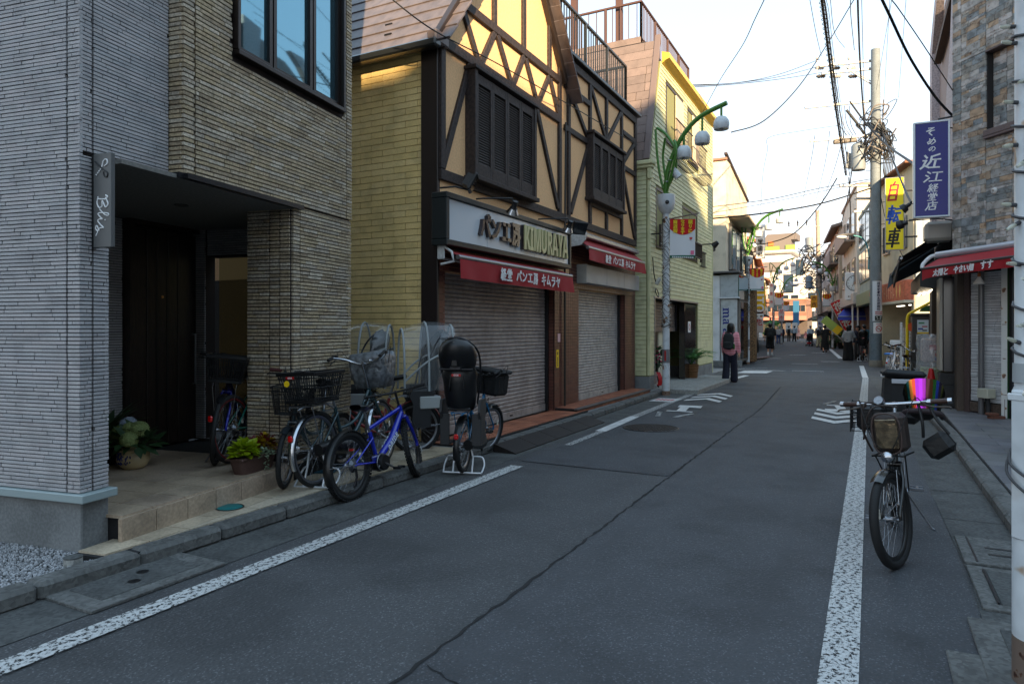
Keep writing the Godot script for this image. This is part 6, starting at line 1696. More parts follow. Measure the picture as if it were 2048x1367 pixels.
# a far building:facade along x from 0 to w facing +z,with real window openings' frames,ledges and a roof
func far_house(called: String,label: String,at: Vector3,turn: float,w: float,h: float,d: float,col: Color,o := {}) -> Node3D:
	var t := thing(called,label,o.get("cat","building"),at,turn,o.get("group",""))
	var m := mat(col,0.85,{"tex":"stucco","detail":"blotch","dscale":0.2})
	var trim := mat(o.get("trim",col.darkened(0.25)),0.7)
	var base:float = o.get("base",0.0)
	part("wall",mb().box(V(w*0.5,base + (h - base)*0.5,-d*0.5),V(w,h - base,d)),m,t)
	if base > 0.0:
		part("shopfront",mb().box(V(w*0.5,base*0.5,-d*0.5 - 0.5),V(w - 0.02,base,d - 1.0)),mat(o.get("shop",Color(0.35,0.30,0.27)),0.6,{"tex":"blotch"}),t)
		part("fascia",mb().cbox(V(w*0.5,base + 0.25,0.08),V(w,0.6,0.2),0.02),mat(o.get("fascia",col.darkened(0.15)),0.5),t)
		if o.has("awning"):
			part("awning",mb().grid([V(0.1,base + 0.1,0.1),V(w - 0.1,base + 0.1,0.1),V(0.1,base - 0.45,1.3),V(w - 0.1,base - 0.45,1.3)],2).grid([V(0.1,base - 0.45,1.3),V(w - 0.1,base - 0.45,1.3),V(0.1,base - 0.7,1.3),V(w - 0.1,base - 0.7,1.3)],2),mat(o.awning,0.8,{"back":Color(0.2,0.2,0.2)}),t)
	var top:String = o.get("roof","flat")
	if top == "flat":
		part("parapet",mb().cbox(V(w*0.5,h + 0.08,-d*0.5),V(w + 0.16,0.18,d + 0.16),0.03),trim,t)
	else:
		part("roof",mb(Transform3D(Basis(V(0,0,-1),V(0,1,0),V(1,0,0)),Vector3.ZERO)).prism([Vector2(-0.5,h - 0.1),Vector2(d*0.5,h + o.get("rise",1.8)),Vector2(d + 0.4,h - 0.1),Vector2(d + 0.4,h + 0.08),Vector2(d*0.5,h + o.get("rise",1.8) + 0.2),Vector2(-0.5,h + 0.08)],-0.3,w + 0.3),trim,t)
		part("gable",mb(Transform3D(Basis(V(0,0,-1),V(0,1,0),V(1,0,0)),Vector3.ZERO)).prism([Vector2(0.01,h),Vector2(d*0.5,h + o.get("rise",1.8)),Vector2(d - 0.01,h)],0.02,w - 0.02),m,t)
	var rows:int = o.get("rows",2)
	var cols:int = o.get("cols",2)
	var y0 := base + 0.9 if base > 0 else 1.0
	var fh := (h - y0) / rows
	for j in rows:
		for k in cols:
			var cw := w / cols
			var x := cw*(k + 0.5)
			var ww = cw*o.get("ww",0.5)
			var y := y0 + fh*j + 0.25
			var wh = fh*o.get("wh",0.48)
			var fr := part("window",mb().box(V(x,y + wh*0.5,0.0),V(ww + 0.14,wh + 0.14,0.10)),trim,t)
			part("pane",mb().box(V(x - ww*0.25,y + wh*0.5,0.055),V(ww*0.48,wh,0.012)).box(V(x + ww*0.25,y + wh*0.5,0.055),V(ww*0.48,wh,0.012)),M.glass_far,fr)
		if o.get("balcony",false) and j > 0:
			part("balcony",mb().box(V(w*0.5,y0 + fh*j + 0.3,0.5),V(w*0.8,0.9,0.08)).box(V(w*0.5,y0 + fh*j - 0.1,0.27),V(w*0.8,0.1,0.5)),trim,t)
	if o.get("side",true):
		# a few windows on the end wall that looks down the street towards the camera
		for sx in [0.0,w]:
			if o.get("blank_side",false):break
			for j in rows:
				var y := y0 + fh*j + 0.35
				var fr := part("window",mb().box(V(sx,y + fh*0.22,-d*0.45),V(0.10,fh*0.44,1.2)),trim,t)
				part("pane",mb().box(V(sx + (0.055 if sx > 0 else -0.055),y + fh*0.22,-d*0.45),V(0.012,fh*0.38,1.06)),M.glass_far,fr)
	return t
func blade(label: String,at: Vector3,w: float,h: float,col: Color,ink: Color,text: String,kana := false) -> void:
	var o := thing("blade_sign",label,"sign",at)
	part("board",mb().cbox(V(0,h*0.5,0),V(w,h,0.14),0.02),mat(col,0.45),o)
	var n := text.length()
	var b := mb()
	var e := h / n
	if kana:
		for k in n:
			script_line(b,text[k],V(-minf(w,e)*0.38,h - e*k - e*0.1,0.07),Vector2(minf(w,e),minf(w,e))*0.78,Vector2.ZERO,minf(w,e)*0.085,0.01)
		part("lettering",b,mat(ink,0.6),o)
	elif n > 0:
		part("lettering",latin(text,w*0.78,0.02),mat(ink,0.6),o,Transform3D(Basis.from_euler(V(0,0,-PI / 2)),V(0,h*0.5,0.075)))
	part("bracket",mb().box(V(-w*0.5 - 0.2,h*0.8,0),V(0.4,0.06,0.06)).box(V(-w*0.5 - 0.2,h*0.2,0),V(0.4,0.06,0.06)),M.dark_steel,o)
func far_town() -> void:
	var L := PI / 2 + 0.105
	var R := -PI / 2 + 0.105
	# left side,going away:each facade frame starts at its near end
	far_house("brown_shop","narrow cream shop with brown fascia next after the white corner shop",W(-5.3,31.5),L,6.0,6.6,8,Color(0.76,0.68,0.56),{"base":2.8,"rows":1,"cols":2,"trim":Color(0.45,0.35,0.27),"fascia":Color(0.55,0.42,0.28)})
	far_house("townhouse","three-storey white townhouse behind the yellow blade sign",W(-6.3,38.5),L,7.5,8.6,9,Color(0.84,0.80,0.74),{"base":2.8,"rows":2,"cols":3,"balcony":true,"fascia":Color(0.80,0.25,0.2)})
	far_house("townhouse","brick-red gabled house on the left beyond the yellow blade sign",W(-7.1,47.0),L,7.0,7.2,9,Color(0.70,0.47,0.37),{"base":2.7,"rows":1,"cols":2,"roof":"gable","trim":Color(0.60,0.34,0.24),"awning":Color(0.75,0.45,0.25)})
	far_house("townhouse","pale pink house with orange tiled roof farther along on the left",W(-7.9,55.0),L,9.0,6.8,9,Color(0.83,0.70,0.60),{"base":2.7,"rows":1,"cols":3,"roof":"gable","trim":Color(0.72,0.42,0.26),"awning":Color(0.72,0.35,0.2)})
	far_house("townhouse","reddish shop house before the bend on the left",W(-8.8,65.5),L,10.0,7.5,9,Color(0.78,0.58,0.47),{"base":2.8,"rows":2,"cols":3,"trim":Color(0.55,0.33,0.26),"fascia":Color(0.45,0.24,0.2)})
	far_house("townhouse","cream house at the far bend on the left",W(-9.9,77.0),L,12.0,6.6,9,Color(0.84,0.78,0.68),{"base":2.8,"rows":1,"cols":4,"roof":"gable","trim":Color(0.66,0.45,0.36)})
	# right side:frames start at the far end
	far_house("grey_block","grey-green block with upright glazing bars behind the round mirror",W(-0.45,38.6),R,6.2,6.9,9,Color(0.62,0.66,0.63),{"base":2.6,"rows":2,"cols":4,"ww":0.8,"wh":0.8,"trim":Color(0.50,0.55,0.54),"fascia":Color(0.40,0.50,0.40),"shop":Color(0.42,0.43,0.42)})
	far_house("white_block","white four-storey block with stepped balconies right of the utility pole lines",W(-1.6,49.5),R,9.5,8.9,10,Color(0.83,0.79,0.73),{"base":2.8,"rows":2,"cols":3,"balcony":true,"trim":Color(0.58,0.50,0.44),"fascia":Color(0.72,0.69,0.66)})
	far_house("townhouse","beige gabled house with dark balcony above the flower stall",W(-2.75,59.0),R,9.0,8.2,10,Color(0.76,0.69,0.60),{"base":2.8,"rows":2,"cols":3,"balcony":true,"roof":"gable","rise":1.4,"trim":Color(0.46,0.40,0.37)})
	far_house("townhouse","grey rendered house beyond the flower stall with tiled shop canopy",W(-4.0,71.0),R,11.5,8.0,10,Color(0.70,0.68,0.66),{"base":2.8,"rows":2,"cols":4,"trim":Color(0.55,0.50,0.47),"awning":Color(0.55,0.45,0.38)})
	far_house("townhouse","distant pale house on the right before the white apartment block",W(-5.6,86.0),R,14.0,7.0,10,Color(0.80,0.77,0.73),{"base":2.8,"rows":2,"cols":4,"trim":Color(0.55,0.52,0.5)})
	# the white stepped block that closes the view
	var o := thing("apartment_block","large white stepped apartment block closing the street at its far end","building",W(-20.0,112.0),-0.05)
	var wm := mat(Color(0.84,0.82,0.79),0.85,{"tex":"stucco","detail":"blotch","dscale":0.08})
	var gm := mat(Color(0.46,0.42,0.40),0.8,{"tex":"stucco"})
	part("wall",mb().box(V(8.0,4.8,-5),V(20.0,9.6,10)).box(V(3.5,11.4,-6),V(11.0,3.6,8)).box(V(9.6,10.4,-5.5),V(4.0,1.6,9)),wm,o)
	part("terrace_band",mb().cbox(V(4.4,11.0,-1.9),V(7.6,1.5,0.3),0.2),gm,o)
	part("terrace_slab",mb().cbox(V(4.9,13.3,-5.5),V(9.6,0.5,8.4),0.2),wm,o)
	part("penthouse",mb().prism([Vector2(3.0,13.5),Vector2(4.0,14.4),Vector2(5.2,16.4),Vector2(9.6,16.4),Vector2(9.6,15.4),Vector2(8.8,15.4),Vector2(8.8,13.5)],-8.0,-4.0),gm,o)
	part("green_panel",mb().box(V(5.8,14.0,-3.9),V(2.6,0.9,0.2)).box(V(8.7,14.1,-3.9),V(1.4,0.9,0.2)),mat(Color(0.48,0.56,0.26),0.7),o)
	part("orange_panel",mb().box(V(5.8,14.9,-3.92),V(0.8,0.7,0.2)),mat(Color(0.75,0.42,0.18),0.7),o)
	for q in [[4.5,8.6,1.0,1.2],[9.0,8.2,1.2,2.6],[10.6,10.6,0.9,2.2],[8.5,5.8,0.8,1.1],[9.9,5.8,0.8,1.1],[9.0,3.0,0.8,1.1],[10.1,3.0,0.8,1.1],[6.2,6.0,1.0,1.2],[12.4,6.0,1.0,1.3],[14.0,6.0,1.0,1.3],[12.4,3.2,1.0,1.3],[14.0,3.2,1.0,1.3],[3.0,5.8,1.0,1.2],[1.5,8.4,1.0,1.2]]:
		var fr := part("window",mb().box(V(q[0],q[1],0.0),V(q[2] + 0.2,q[3] + 0.2,0.14)),M.dark_steel,o)
		part("pane",mb().box(V(q[0],q[1],0.075),V(q[2],q[3],0.02)),M.glass_far,fr)
	far_house("shop_house","brown shop house with bright posters at the end of the street",W(-13.8,103.0),-0.05,6.0,5.4,6,Color(0.55,0.40,0.33),{"base":2.6,"rows":1,"cols":4,"ww":0.8,"trim":Color(0.82,0.55,0.45),"blank_side":true,"fascia":Color(0.78,0.5,0.42)})
	var bp := thing("blue_tower_sign","tall plain blue sign tower at the end of the street","sign",W(-8.55,96.0))
	part("panel",mb().cbox(V(0,3.4,0),V(0.72,3.2,0.4),0.03),mat(Color(0.14,0.38,0.52),0.5),bp)
	part("post",mb().box(V(-0.2,0.9,0),V(0.14,1.8,0.14)).box(V(0.2,0.9,0),V(0.14,1.8,0.14)),M.dark_steel,bp)
	blade("yellow blade sign with white turned lettering on the left beyond the white corner shop",W(-5.52,40.5,2.55),0.62,1.5,Color(0.93,0.74,0.04),Color(0.92,0.92,0.90),"DOUTOR")
	blade("white blade sign with black characters hanging behind the second street lamp",W(-4.86,36.0,4.95),0.44,1.70,Color(0.84,0.84,0.83),Color(0.08,0.08,0.08),"ーー屋歯科",true)
	blade("slim red and white sign right of the yellow blade sign",W(-5.3,44.0,2.7),0.25,1.5,Color(0.84,0.82,0.80),Color(0.75,0.10,0.10),"市花市",true)
	blade("small red shop sign low on the left under the yellow blade sign",W(-5.9,43.0,1.2),0.5,0.9,Color(0.85,0.80,0.78),Color(0.78,0.15,0.2),"花",true)
	blade("yellow and orange sign on the far utility pole",W(-4.0,60.0,3.1),0.5,1.0,Color(0.90,0.62,0.06),Color(0.5,0.25,0.05),"市市",true)
	blade("white and blue upright sign at the foot of the far utility pole",W(-3.55,60.0,0.9),0.40,1.55,Color(0.84,0.85,0.87),Color(0.14,0.2,0.55),"市経堂花",true)
	blade("white and pink shop sign far down the left side",W(-7.1,66.0,2.1),0.5,1.1,Color(0.84,0.80,0.78),Color(0.75,0.2,0.25),"花市",true)
	# the clock column,mirror and small street things on the right
	var c := thing("clock_column","white street clock on twin posts in front of the grey block","clock",W(-0.72,41.5),-0.12)
	part("post",mb().tube([V(-0.12,0,0),V(-0.12,3.1,0)],0.05,8),M.white,c)
	part("post",mb().tube([V(0.14,0,0),V(0.14,3.1,0)],0.05,8),M.white,c)
	part("cabinet",mb().cbox(V(0,3.75,0),V(1.0,1.5,0.16),0.03),M.white_flat,c)
	part("clock_face",mb(xf(V(0,3.92,0.085),0,PI / 2)).lathe([Vector2(0,0.004),Vector2(0.40,0.004),Vector2(0.41,0)],28),mat(Color(0.80,0.83,0.84),0.4),c)
	part("clock_ring",mb(xf(V(0,3.92,0.09),0,PI / 2)).torus(Vector3.ZERO,Vector3.UP,0.41,0.018,28,5),M.black,c)
	part("clock_hand",mb().box(V(0.07,3.85,0.10),V(0.24,0.03,0.01),Basis.from_euler(V(0,0,-0.7))).box(V(-0.08,3.84,0.10),V(0.02,0.22,0.01),Basis.from_euler(V(0,0,-0.5))),M.black,c)
	var b := mb()
	for k in 12:b.box(V(cos(k*TAU / 12)*0.33,3.92 + sin(k*TAU / 12)*0.33,0.093),V(0.04,0.04,0.01))
	for k in 6:b.box(V(-0.3 + k*0.12,3.2,0.084),V(0.07,0.06,0.008))
	part("clock_mark",b,M.black,c)
	var mi := thing("traffic_mirror","round orange-backed traffic mirror on a pole behind the utility pole","mirror",W(-0.02,32.6),0.5)
	part("pole",mb().tube([V(0.1,0,-0.05),V(0.1,3.4,-0.05)],0.04,8),mat(Color(0.80,0.42,0.10),0.5),mi)
	part("mirror_back",mb(xf(V(0.1,2.9,0.0),0.9,PI / 2)).lathe([Vector2(0,-0.10),Vector2(0.30,-0.04),Vector2(0.36,0.0)],24),mat(Color(0.83,0.42,0.08),0.5),mi)
	part("mirror_face",mb(xf(V(0.1,2.9,0.0),0.9,PI / 2)).lathe([Vector2(0.36,0.0),Vector2(0.2,0.04),Vector2(0,0.06)],24),M.steel,mi)
	# flower stall
	var st := thing("flower_stall","flower stall with buckets of green plants under the right street lamp","flower stall",W(-1.95,54.0),-0.1)
	for k in 9:
		part("bucket",mb(xf(V(-0.9 + (k % 5)*0.5,0,-0.35*(k / 5)))).lathe([Vector2(0,0.01),Vector2(0.15,0),Vector2(0.19,0.42),Vector2(0.17,0.42),Vector2(0,0.38)],12),[M.black,mat(Color(0.06,0.28,0.15),0.6),M.black_rough][k % 3],st)
		leaves(st,"foliage",leaf_mesh(0.32,0.09,0.3),[M.leaf,M.leaf_dark][k % 2],dome(40,V(0.26,0.40,0.26),V(-0.9 + (k % 5)*0.5,0.62,-0.35*(k / 5)),0.7,1.2,-0.3))
	leaves(st,"bloom",mb().ball(Vector3.ZERO,V(0.05,0.04,0.05),6).mesh(),mat(Color(0.90,0.65,0.08),0.6),dome(26,V(0.5,0.3,0.3),V(-0.4,0.95,0.0),0.8,1.4,0.1))
	leaves(st,"bloom",mb().ball(Vector3.ZERO,V(0.05,0.04,0.05),6).mesh(),mat(Color(0.45,0.25,0.55),0.6),dome(22,V(0.4,0.3,0.3),V(0.5,0.85,0.0),0.8,1.3,0.1))
	var fl := thing("tilted_flag","red tilted shop flag with black and white brush marks by the right street lamp","flag",W(-1.15,49.0,1.4),0.0,"shop flags leaning over the pavement")
	part("cloth",mb(xf(V(0,0,0),0,0,0.45)).grid([V(-0.3,0,0),V(0.0,0,0.05),V(0.3,0,0),V(-0.3,1.2,0.03),V(0.0,1.2,0),V(0.3,1.2,0.04),V(-0.3,2.0,0),V(0.0,2.0,0.05),V(0.3,2.0,0)],3),mat(Color(0.72,0.10,0.11),0.8),fl)
	b = mb(xf(V(0,0,0.07),0,0,0.45))
	script_line(b,"花市花",V(-0.24,1.9,0),Vector2(0.5,0.52),Vector2(0,-0.6),0.08,0.006)
	part("brush_lettering",b,mat(Color(0.82,0.80,0.76),0.8),fl)
	part("flag_pole",mb(xf(V(0,0,0),0,0,0.45)).tube([V(-0.33,-1.2,0),V(-0.33,2.1,0)],0.02,6),M.white,fl)
	var f2 := thing("tilted_flag","pale green tilted shop flag with yellow foot beside the red flag","flag",W(-2.15,52.0,1.5),0.0,"shop flags leaning over the pavement")
	part("cloth",mb(xf(V(0,0,0),0,0,0.85)).grid([V(-0.28,0,0),V(0.28,0,0.04),V(-0.28,0.95,0.04),V(0.28,0.95,0)],2),mat(Color(0.66,0.76,0.38),0.8),f2)
	part("cloth_foot",mb(xf(V(0,0,0),0,0,0.85)).grid([V(-0.28,-0.45,0.02),V(0.28,-0.45,0.02),V(-0.28,0,0.0),V(0.28,0,0.04)],2),M.yellow,f2)
	part("flag_pole",mb(xf(V(0,0,0),0,0,0.85)).tube([V(-0.31,-1.3,0),V(-0.31,1.0,0)],0.02,6),M.white,f2)
	var ba := thing("blue_awning","bright blue scalloped awning over the shop beyond the utility pole","awning",W(-0.75,46.5),-0.1)
	part("cloth",mb().grid([V(-0.75,2.75,-1.0),V(0.95,2.75,-1.0),V(-0.95,2.2,0.5),V(0.95,2.2,0.5),V(-0.95,1.95,0.52),V(0.95,1.95,0.52)],2),mat(Color(0.16,0.22,0.60),0.7,{"back":Color(0.05,0.08,0.3)}),ba)
	part("frame_tube",mb().tube([V(-0.95,2.18,0.5),V(0.95,2.18,0.5)],0.03,6),M.alu,ba)
	var sh := thing("green_shrub","leafy green shrub before the shop house at the end of the street","shrub",W(-11.0,92.0))
	part("stem",mb().tube([V(0,0,0),V(0.05,1.0,0)],0.06,6),mat(Color(0.25,0.18,0.12),0.9),sh)
	leaves(sh,"crown",leaf_mesh(0.34,0.16,0.3),M.leaf,dome(420,V(1.1,1.0,1.0),V(0,1.3,0),0.7,1.3,-0.6))
	var pn := thing("notice_boards","pair of white notice boards standing at the far crossing","notice board",W(-8.9,90.0))
	for k in 2:
		part("board",mb().cbox(V(k*0.75,1.5,0),V(0.6,1.2,0.06),0.01),M.white,pn)
		part("post",mb().box(V(k*0.75,0.45,0),V(0.06,0.9,0.06)),M.alu,pn)
	var pl := thing("wood_plank_stack","loose grey boards lying on the kerb under the second street lamp","boards",W(-4.55,31.6,0.06),0.3)
	for k in 4:
		part("board",mb().cbox(V(0.08*k,0.03 + 0.035*k,0.1*k),V(0.9,0.03,0.22),0.004,Basis.from_euler(V(0.1,0.12*k,0.1))),mat(Color(0.50 + 0.03*k,0.48,0.45),0.8,{"tex":"wood"}),pl)
	# unseen blocks guessed behind the viewer,added and shaped to shade the street,the lower one stands in the window's reflection
	far_house("offscreen_house","unseen grey block added behind the viewer to shade the street",W(15.2,-22.0),-PI / 2,22.0,15.95,12,Color(0.66,0.65,0.63),{"rows":5,"cols":6,"trim":Color(0.45,0.42,0.40)})
	far_house("offscreen_house","unseen beige block added behind the viewer to shade the street",W(16.0,-17.0),-PI / 2,5.0,15.7,12,Color(0.72,0.68,0.62),{"rows":5,"cols":2,"trim":Color(0.45,0.42,0.40)})
	far_house("offscreen_house","unseen tallest pale block added behind the viewer to shade the street",W(16.0,-11.5),-PI / 2,5.5,17.3,12,Color(0.76,0.72,0.67),{"rows":6,"cols":2,"trim":Color(0.5,0.46,0.43)})
	var os := thing("offscreen_house","unseen block added behind the viewer, long roof sloped to shape the shade","building",W(16.0,0),-PI / 2)
	part("wall",mb().prism([Vector2(5.8,0),Vector2(5.8,14.5),Vector2(11.5,17.1),Vector2(11.5,0)],-12.0,0.0),mat(Color(0.70,0.67,0.63),0.85,{"tex":"stucco"}),os)
	part("roof",mb().prism([Vector2(5.6,14.4),Vector2(11.5,17.1),Vector2(11.5,17.25),Vector2(5.6,14.55)],-12.2,0.2),mat(Color(0.40,0.36,0.34),0.6),os)
	var oh := far_house("offscreen_house","low pale house across the street with white terrace rails on its roof",W(7.5,10.5),-PI / 2,9.0,6.0,6,Color(0.74,0.71,0.67),{"rows":2,"cols":3,"trim":Color(0.5,0.46,0.43)})
	railing(oh,"terrace_rail",V(0.1,6.15,-0.1),V(8.9,6.15,-0.1),1.1,M.white,0.14,5)
func wheel(parent: Node3D,called: String,x: Transform3D,R: float,tr: float,o: Dictionary) -> void:
	var w := node(called,parent,x)
	var t := mb().torus(Vector3.ZERO,V(0,0,1),R - tr,tr,48,10)
	if o.get("knobs",false):
		for k in 60:
			var a := TAU*k / 60.0
			for s in [-0.55,0.0,0.55]:
				var aa:float = a + (0.05 if s == 0.0 else 0.0)
				t.box(V(cos(aa)*(R + 0.001 - absf(s)*0.006),sin(aa)*(R + 0.001 - absf(s)*0.006),s*tr*1.5),V(0.012,0.022,tr*0.55),Basis.from_euler(V(0,0,aa)))
	part("tyre",t,M.rubber,w)
	if o.has("wall"):part("tyre_stripe",mb().torus(Vector3.ZERO,V(0,0,1),R - tr*1.9,tr*0.62,48,6,1.3),o.wall,w)
	var ri:float = R - tr*2.0
	var lf := mb(xf(Vector3.ZERO,0,PI / 2))
	lf.lathe([Vector2(ri + 0.004,-0.011),Vector2(ri - 0.016,-0.009),Vector2(ri - 0.022,0.0),Vector2(ri - 0.016,0.009),Vector2(ri + 0.004,0.011)],48)
	part("rim",lf,o.get("rim",M.alu),w)
	var b := mb()
	var n:int = o.get("spokes",28)
	for k in n:
		var a := TAU*k / n
		var s := 1.0 if k % 2 else -1.0
		var h := a + (0.9 if (k / 2) % 2 else -0.9)
		b.tube([V(cos(h)*0.022,sin(h)*0.022,s*0.028),V(cos(a)*(ri - 0.018),sin(a)*(ri - 0.018),0)],0.0012,3,false)
	stuff(part("spoke",b,M.steel,w))
	part("hub",mb(xf(Vector3.ZERO,0,PI / 2)).lathe([Vector2(0,-0.055),Vector2(0.008,-0.055),Vector2(0.008,-0.032),Vector2(0.025,-0.03),Vector2(0.016,-0.02),Vector2(0.016,0.02),Vector2(0.025,0.03),Vector2(0.008,0.032),Vector2(0.008,0.055),Vector2(0,0.055)],12),M.alu,w)
	if o.get("reflector",true):part("spoke_reflector",mb().cbox(V(ri*0.62,0.06,0.012),V(0.03,0.06,0.008),0.003),mat(Color(0.82,0.80,0.74),0.2),w)
func wire_basket(b: MB,c: Vector3,w: float,d: float,h: float,r := 0.0028) -> void:
	# open wire basket:narrower at the foot; x is along the bicycle
	for j in 7:
		var u := j / 6.0
		var k := lerpf(0.76,1.0,u)
		var hw := w*0.5*k
		var hd := d*0.5*k
		var pts := []
		for q in [[hd,hw],[-hd,hw],[-hd,-hw],[hd,-hw]]:
			for e in 4:
				var an:float = atan2(q[1],q[0])*0.0
				pts.append(c + V(q[0]*(0.86 if e % 3 == 0 else 1.0) if e < 2 else q[0],h*u,q[1]*(0.86 if e > 2 else 1.0)))
		b.tube([c + V(hd,h*u,hw*0.8),c + V(hd,h*u,-hw*0.8),c + V(hd*0.8,h*u,-hw),c + V(-hd*0.8,h*u,-hw),c + V(-hd,h*u,-hw*0.8),c + V(-hd,h*u,hw*0.8),c + V(-hd*0.8,h*u,hw),c + V(hd*0.8,h*u,hw)],r*(2.0 if j == 6 else 1.0),5,false,true)
	for k in 9:
		var u := (k - 4) / 4.5
		for s in [-1,1]:
			b.tube([c + V(u*d*0.5*0.76,0,s*w*0.5*0.76),c + V(u*d*0.5,h,s*w*0.5)],r,4,false)
			b.tube([c + V(s*d*0.5*0.76,0,u*w*0.5*0.76),c + V(s*d*0.5,h,u*w*0.5)],r,4,false)
		b.tube([c + V(u*d*0.38,0,-w*0.38),c + V(u*d*0.38,0,w*0.38)],r,4,false)
func slat_basket(b: MB,c: Vector3,w: float,d: float,h: float) -> void:
	# black plastic basket of flat uprights between bands
	for j in [0.0,0.12,0.5,0.86,1.0]:
		var k := lerpf(0.78,1.0,j)
		var hh := h*(0.12 if j == 1.0 or j == 0.0 else 0.035)
		for s in [-1,1]:
			b.cbox(c + V(0,h*j,s*w*0.5*k),V(d*k + 0.01,hh,0.012),0.003)
			b.cbox(c + V(s*d*0.5*k,h*j,0),V(0.012,hh,w*k - 0.012),0.003)
	b.box(c + V(0,-0.004,0),V(d*0.76,0.008,w*0.76))
	for k in 15:
		var u := (k - 7) / 7.4
		for s in [-1,1]:
			b.tube([c + V(u*d*0.5*0.78,0,s*w*0.5*0.78),c + V(u*d*0.5,h,s*w*0.5)],0.005,4,false)
			b.tube([c + V(s*d*0.5*0.78,0,u*w*0.5*0.78),c + V(s*d*0.5,h,u*w*0.5)],0.005,4,false)
func bicycle(label: String,at: Vector3,heading: float,o: Dictionary) -> Node3D:
	var t := thing("bicycle",label,"bicycle",at,deg_to_rad(heading),o.get("group",""))
	t.rotation.x = o.get("lean",0.0)
	var R:float = o.get("R",0.31)
	var wb:float = o.get("wb",1.05)
	var tr:float = o.get("tyre",0.019)
	var fm:Material = o.get("paint",M.black)
	var A := V(0,R,0)
	var h := V(-0.342,0.94,0)
	var F := V(wb,R,0)
	var base := F - V(0.05,0.015,0)
	var Cr := base + h*(R + 0.055)
	var Ht := Cr + h*0.13
	var St = Ht + h*o.get("stem",0.12)
	var BB := V(0.42,R - 0.04,0)
	var sd := V(-0.29,0.957,0)
	var s0 = BB + sd*o.get("seat_tube",0.40)
	var s1 = BB + sd*o.get("saddle",0.60)
	var S := Transform3D(Basis(h,deg_to_rad(o.get("steer",0.0))),Vector3.ZERO)
	S.origin = Cr - S.basis*Cr
	# frame
	var b := mb()
	var fr:float = o.get("tube",0.017)
	b.tube([Cr,Ht],fr*1.15,12)
	b.tube([BB,s0],fr,12)
	if o.get("style","step") == "mtb":
		b.tube([Cr + h*0.10,BB + sd*0.33],fr,12)
		b.tube([Cr + h*0.05,Cr.lerp(BB,0.5) + V(0.02,-0.01,0),BB + V(0.03,0.03,0)],[fr*1.5,fr*2.0,fr*1.6],12)
	elif o.get("style","step") == "diamond":
		b.tube([Cr + h*0.10,s0 - sd*0.05],fr,12)
		b.tube([Cr + h*0.03,BB],fr*1.1,12)
	else:
		b.tube(curve([Cr + h*0.04,Cr.lerp(BB,0.45) + V(-0.02,-0.05,0),BB + V(0.06,0.02,0),BB],6),fr*1.2,12)
		b.tube(curve([Cr + h*0.11,Cr.lerp(BB,0.5) + V(-0.02,0.04,0),BB + sd*0.18],6),fr*0.9,10)
	for s in [-1,1]:
		b.tube([BB + V(0,0,s*0.025),V(0.05,R,s*0.055),A + V(0,0,s*0.055)],0.010,8)
		b.tube([s0 - sd*0.06 + V(0,0,s*0.02),A + V(0,0,s*0.055)],0.008,8)
	b.tube([BB + V(0,0,-0.04),BB + V(0,0,0.04)],0.024,12)
	part("frame",b,fm,t)
	if o.get("style","") == "mtb":
		var dd := (BB - Cr).normalized()
		var bx := Basis(-dd,V(0,0,1).cross(-dd).normalized(),V(0,0,1)).orthonormalized()
		for s in [-1,1]:
			part("frame_lettering",latin("DRIDE",0.05,0.004),mat(Color(0.84,0.87,0.9),0.4),t,Transform3D(bx if s > 0 else bx.rotated(bx.y,PI),Cr.lerp(BB,0.55) + V(0.02,-0.005,s*(fr*1.95))))
		b = mb()
		b.cbox(BB + V(-0.06,0.04,0),V(0.12,0.05,0.07),0.01)
		part("battery_case",b,mat(Color(0.05,0.12,0.5),0.35,{"coat":0.5}),t)
	# fork,front wheel and bars turn together
	b = mb(S)
	for s in [-1,1]:
		b.tube(curve([Cr + V(0,0,s*0.035),Cr.lerp(F,0.35) + V(-0.008,0,s*0.052),F + V(-0.012,0.06,s*0.054),F + V(0,0,s*0.054)],5),o.get("fork_r",0.011),10)
	b.tube([Cr + V(0,0,-0.04),Cr + V(0,0,0.04)],0.020,10)
	part("fork",b,o.get("fork",fm),t)
	wheel(t,"front_wheel",S*Transform3D(Basis(),F),R,tr,o)
	wheel(t,"rear_wheel",Transform3D(Basis(),A),R,tr,o)
	var met:Material = o.get("bar_mat",M.steel)
	b = mb(S)
	b.tube([Ht,St],0.013,10)
	var bw:float = o.get("bar_w",0.28)
	var bars:Array
	if o.get("bar","city") == "flat":
		bars = [St + V(-0.03,0.012,-bw),St + V(0.035,0.0,-0.08),St + V(0.035,0,0.08),St + V(-0.03,0.012,bw)]
	elif o.get("bar","city") == "straight":
		bars = [St + V(0.02,0.01,-bw),St + V(0.04,0.0,0),St + V(0.02,0.01,bw)]
	else:
		bars = curve([St + V(-0.17,0.06,-bw),St + V(-0.10,0.075,-bw*0.97),St + V(0.02,0.05,-bw*0.7),St + V(0.045,0,-0.06),St + V(0.045,0,0.06),St + V(0.02,0.05,bw*0.7),St + V(-0.10,0.075,bw*0.97),St + V(-0.17,0.06,bw)],5)
	b.tube([St,St + V(0.04,0,0)],0.016,8)
	b.tube(bars,0.0115,10)
	part("handlebar",b,met,t)
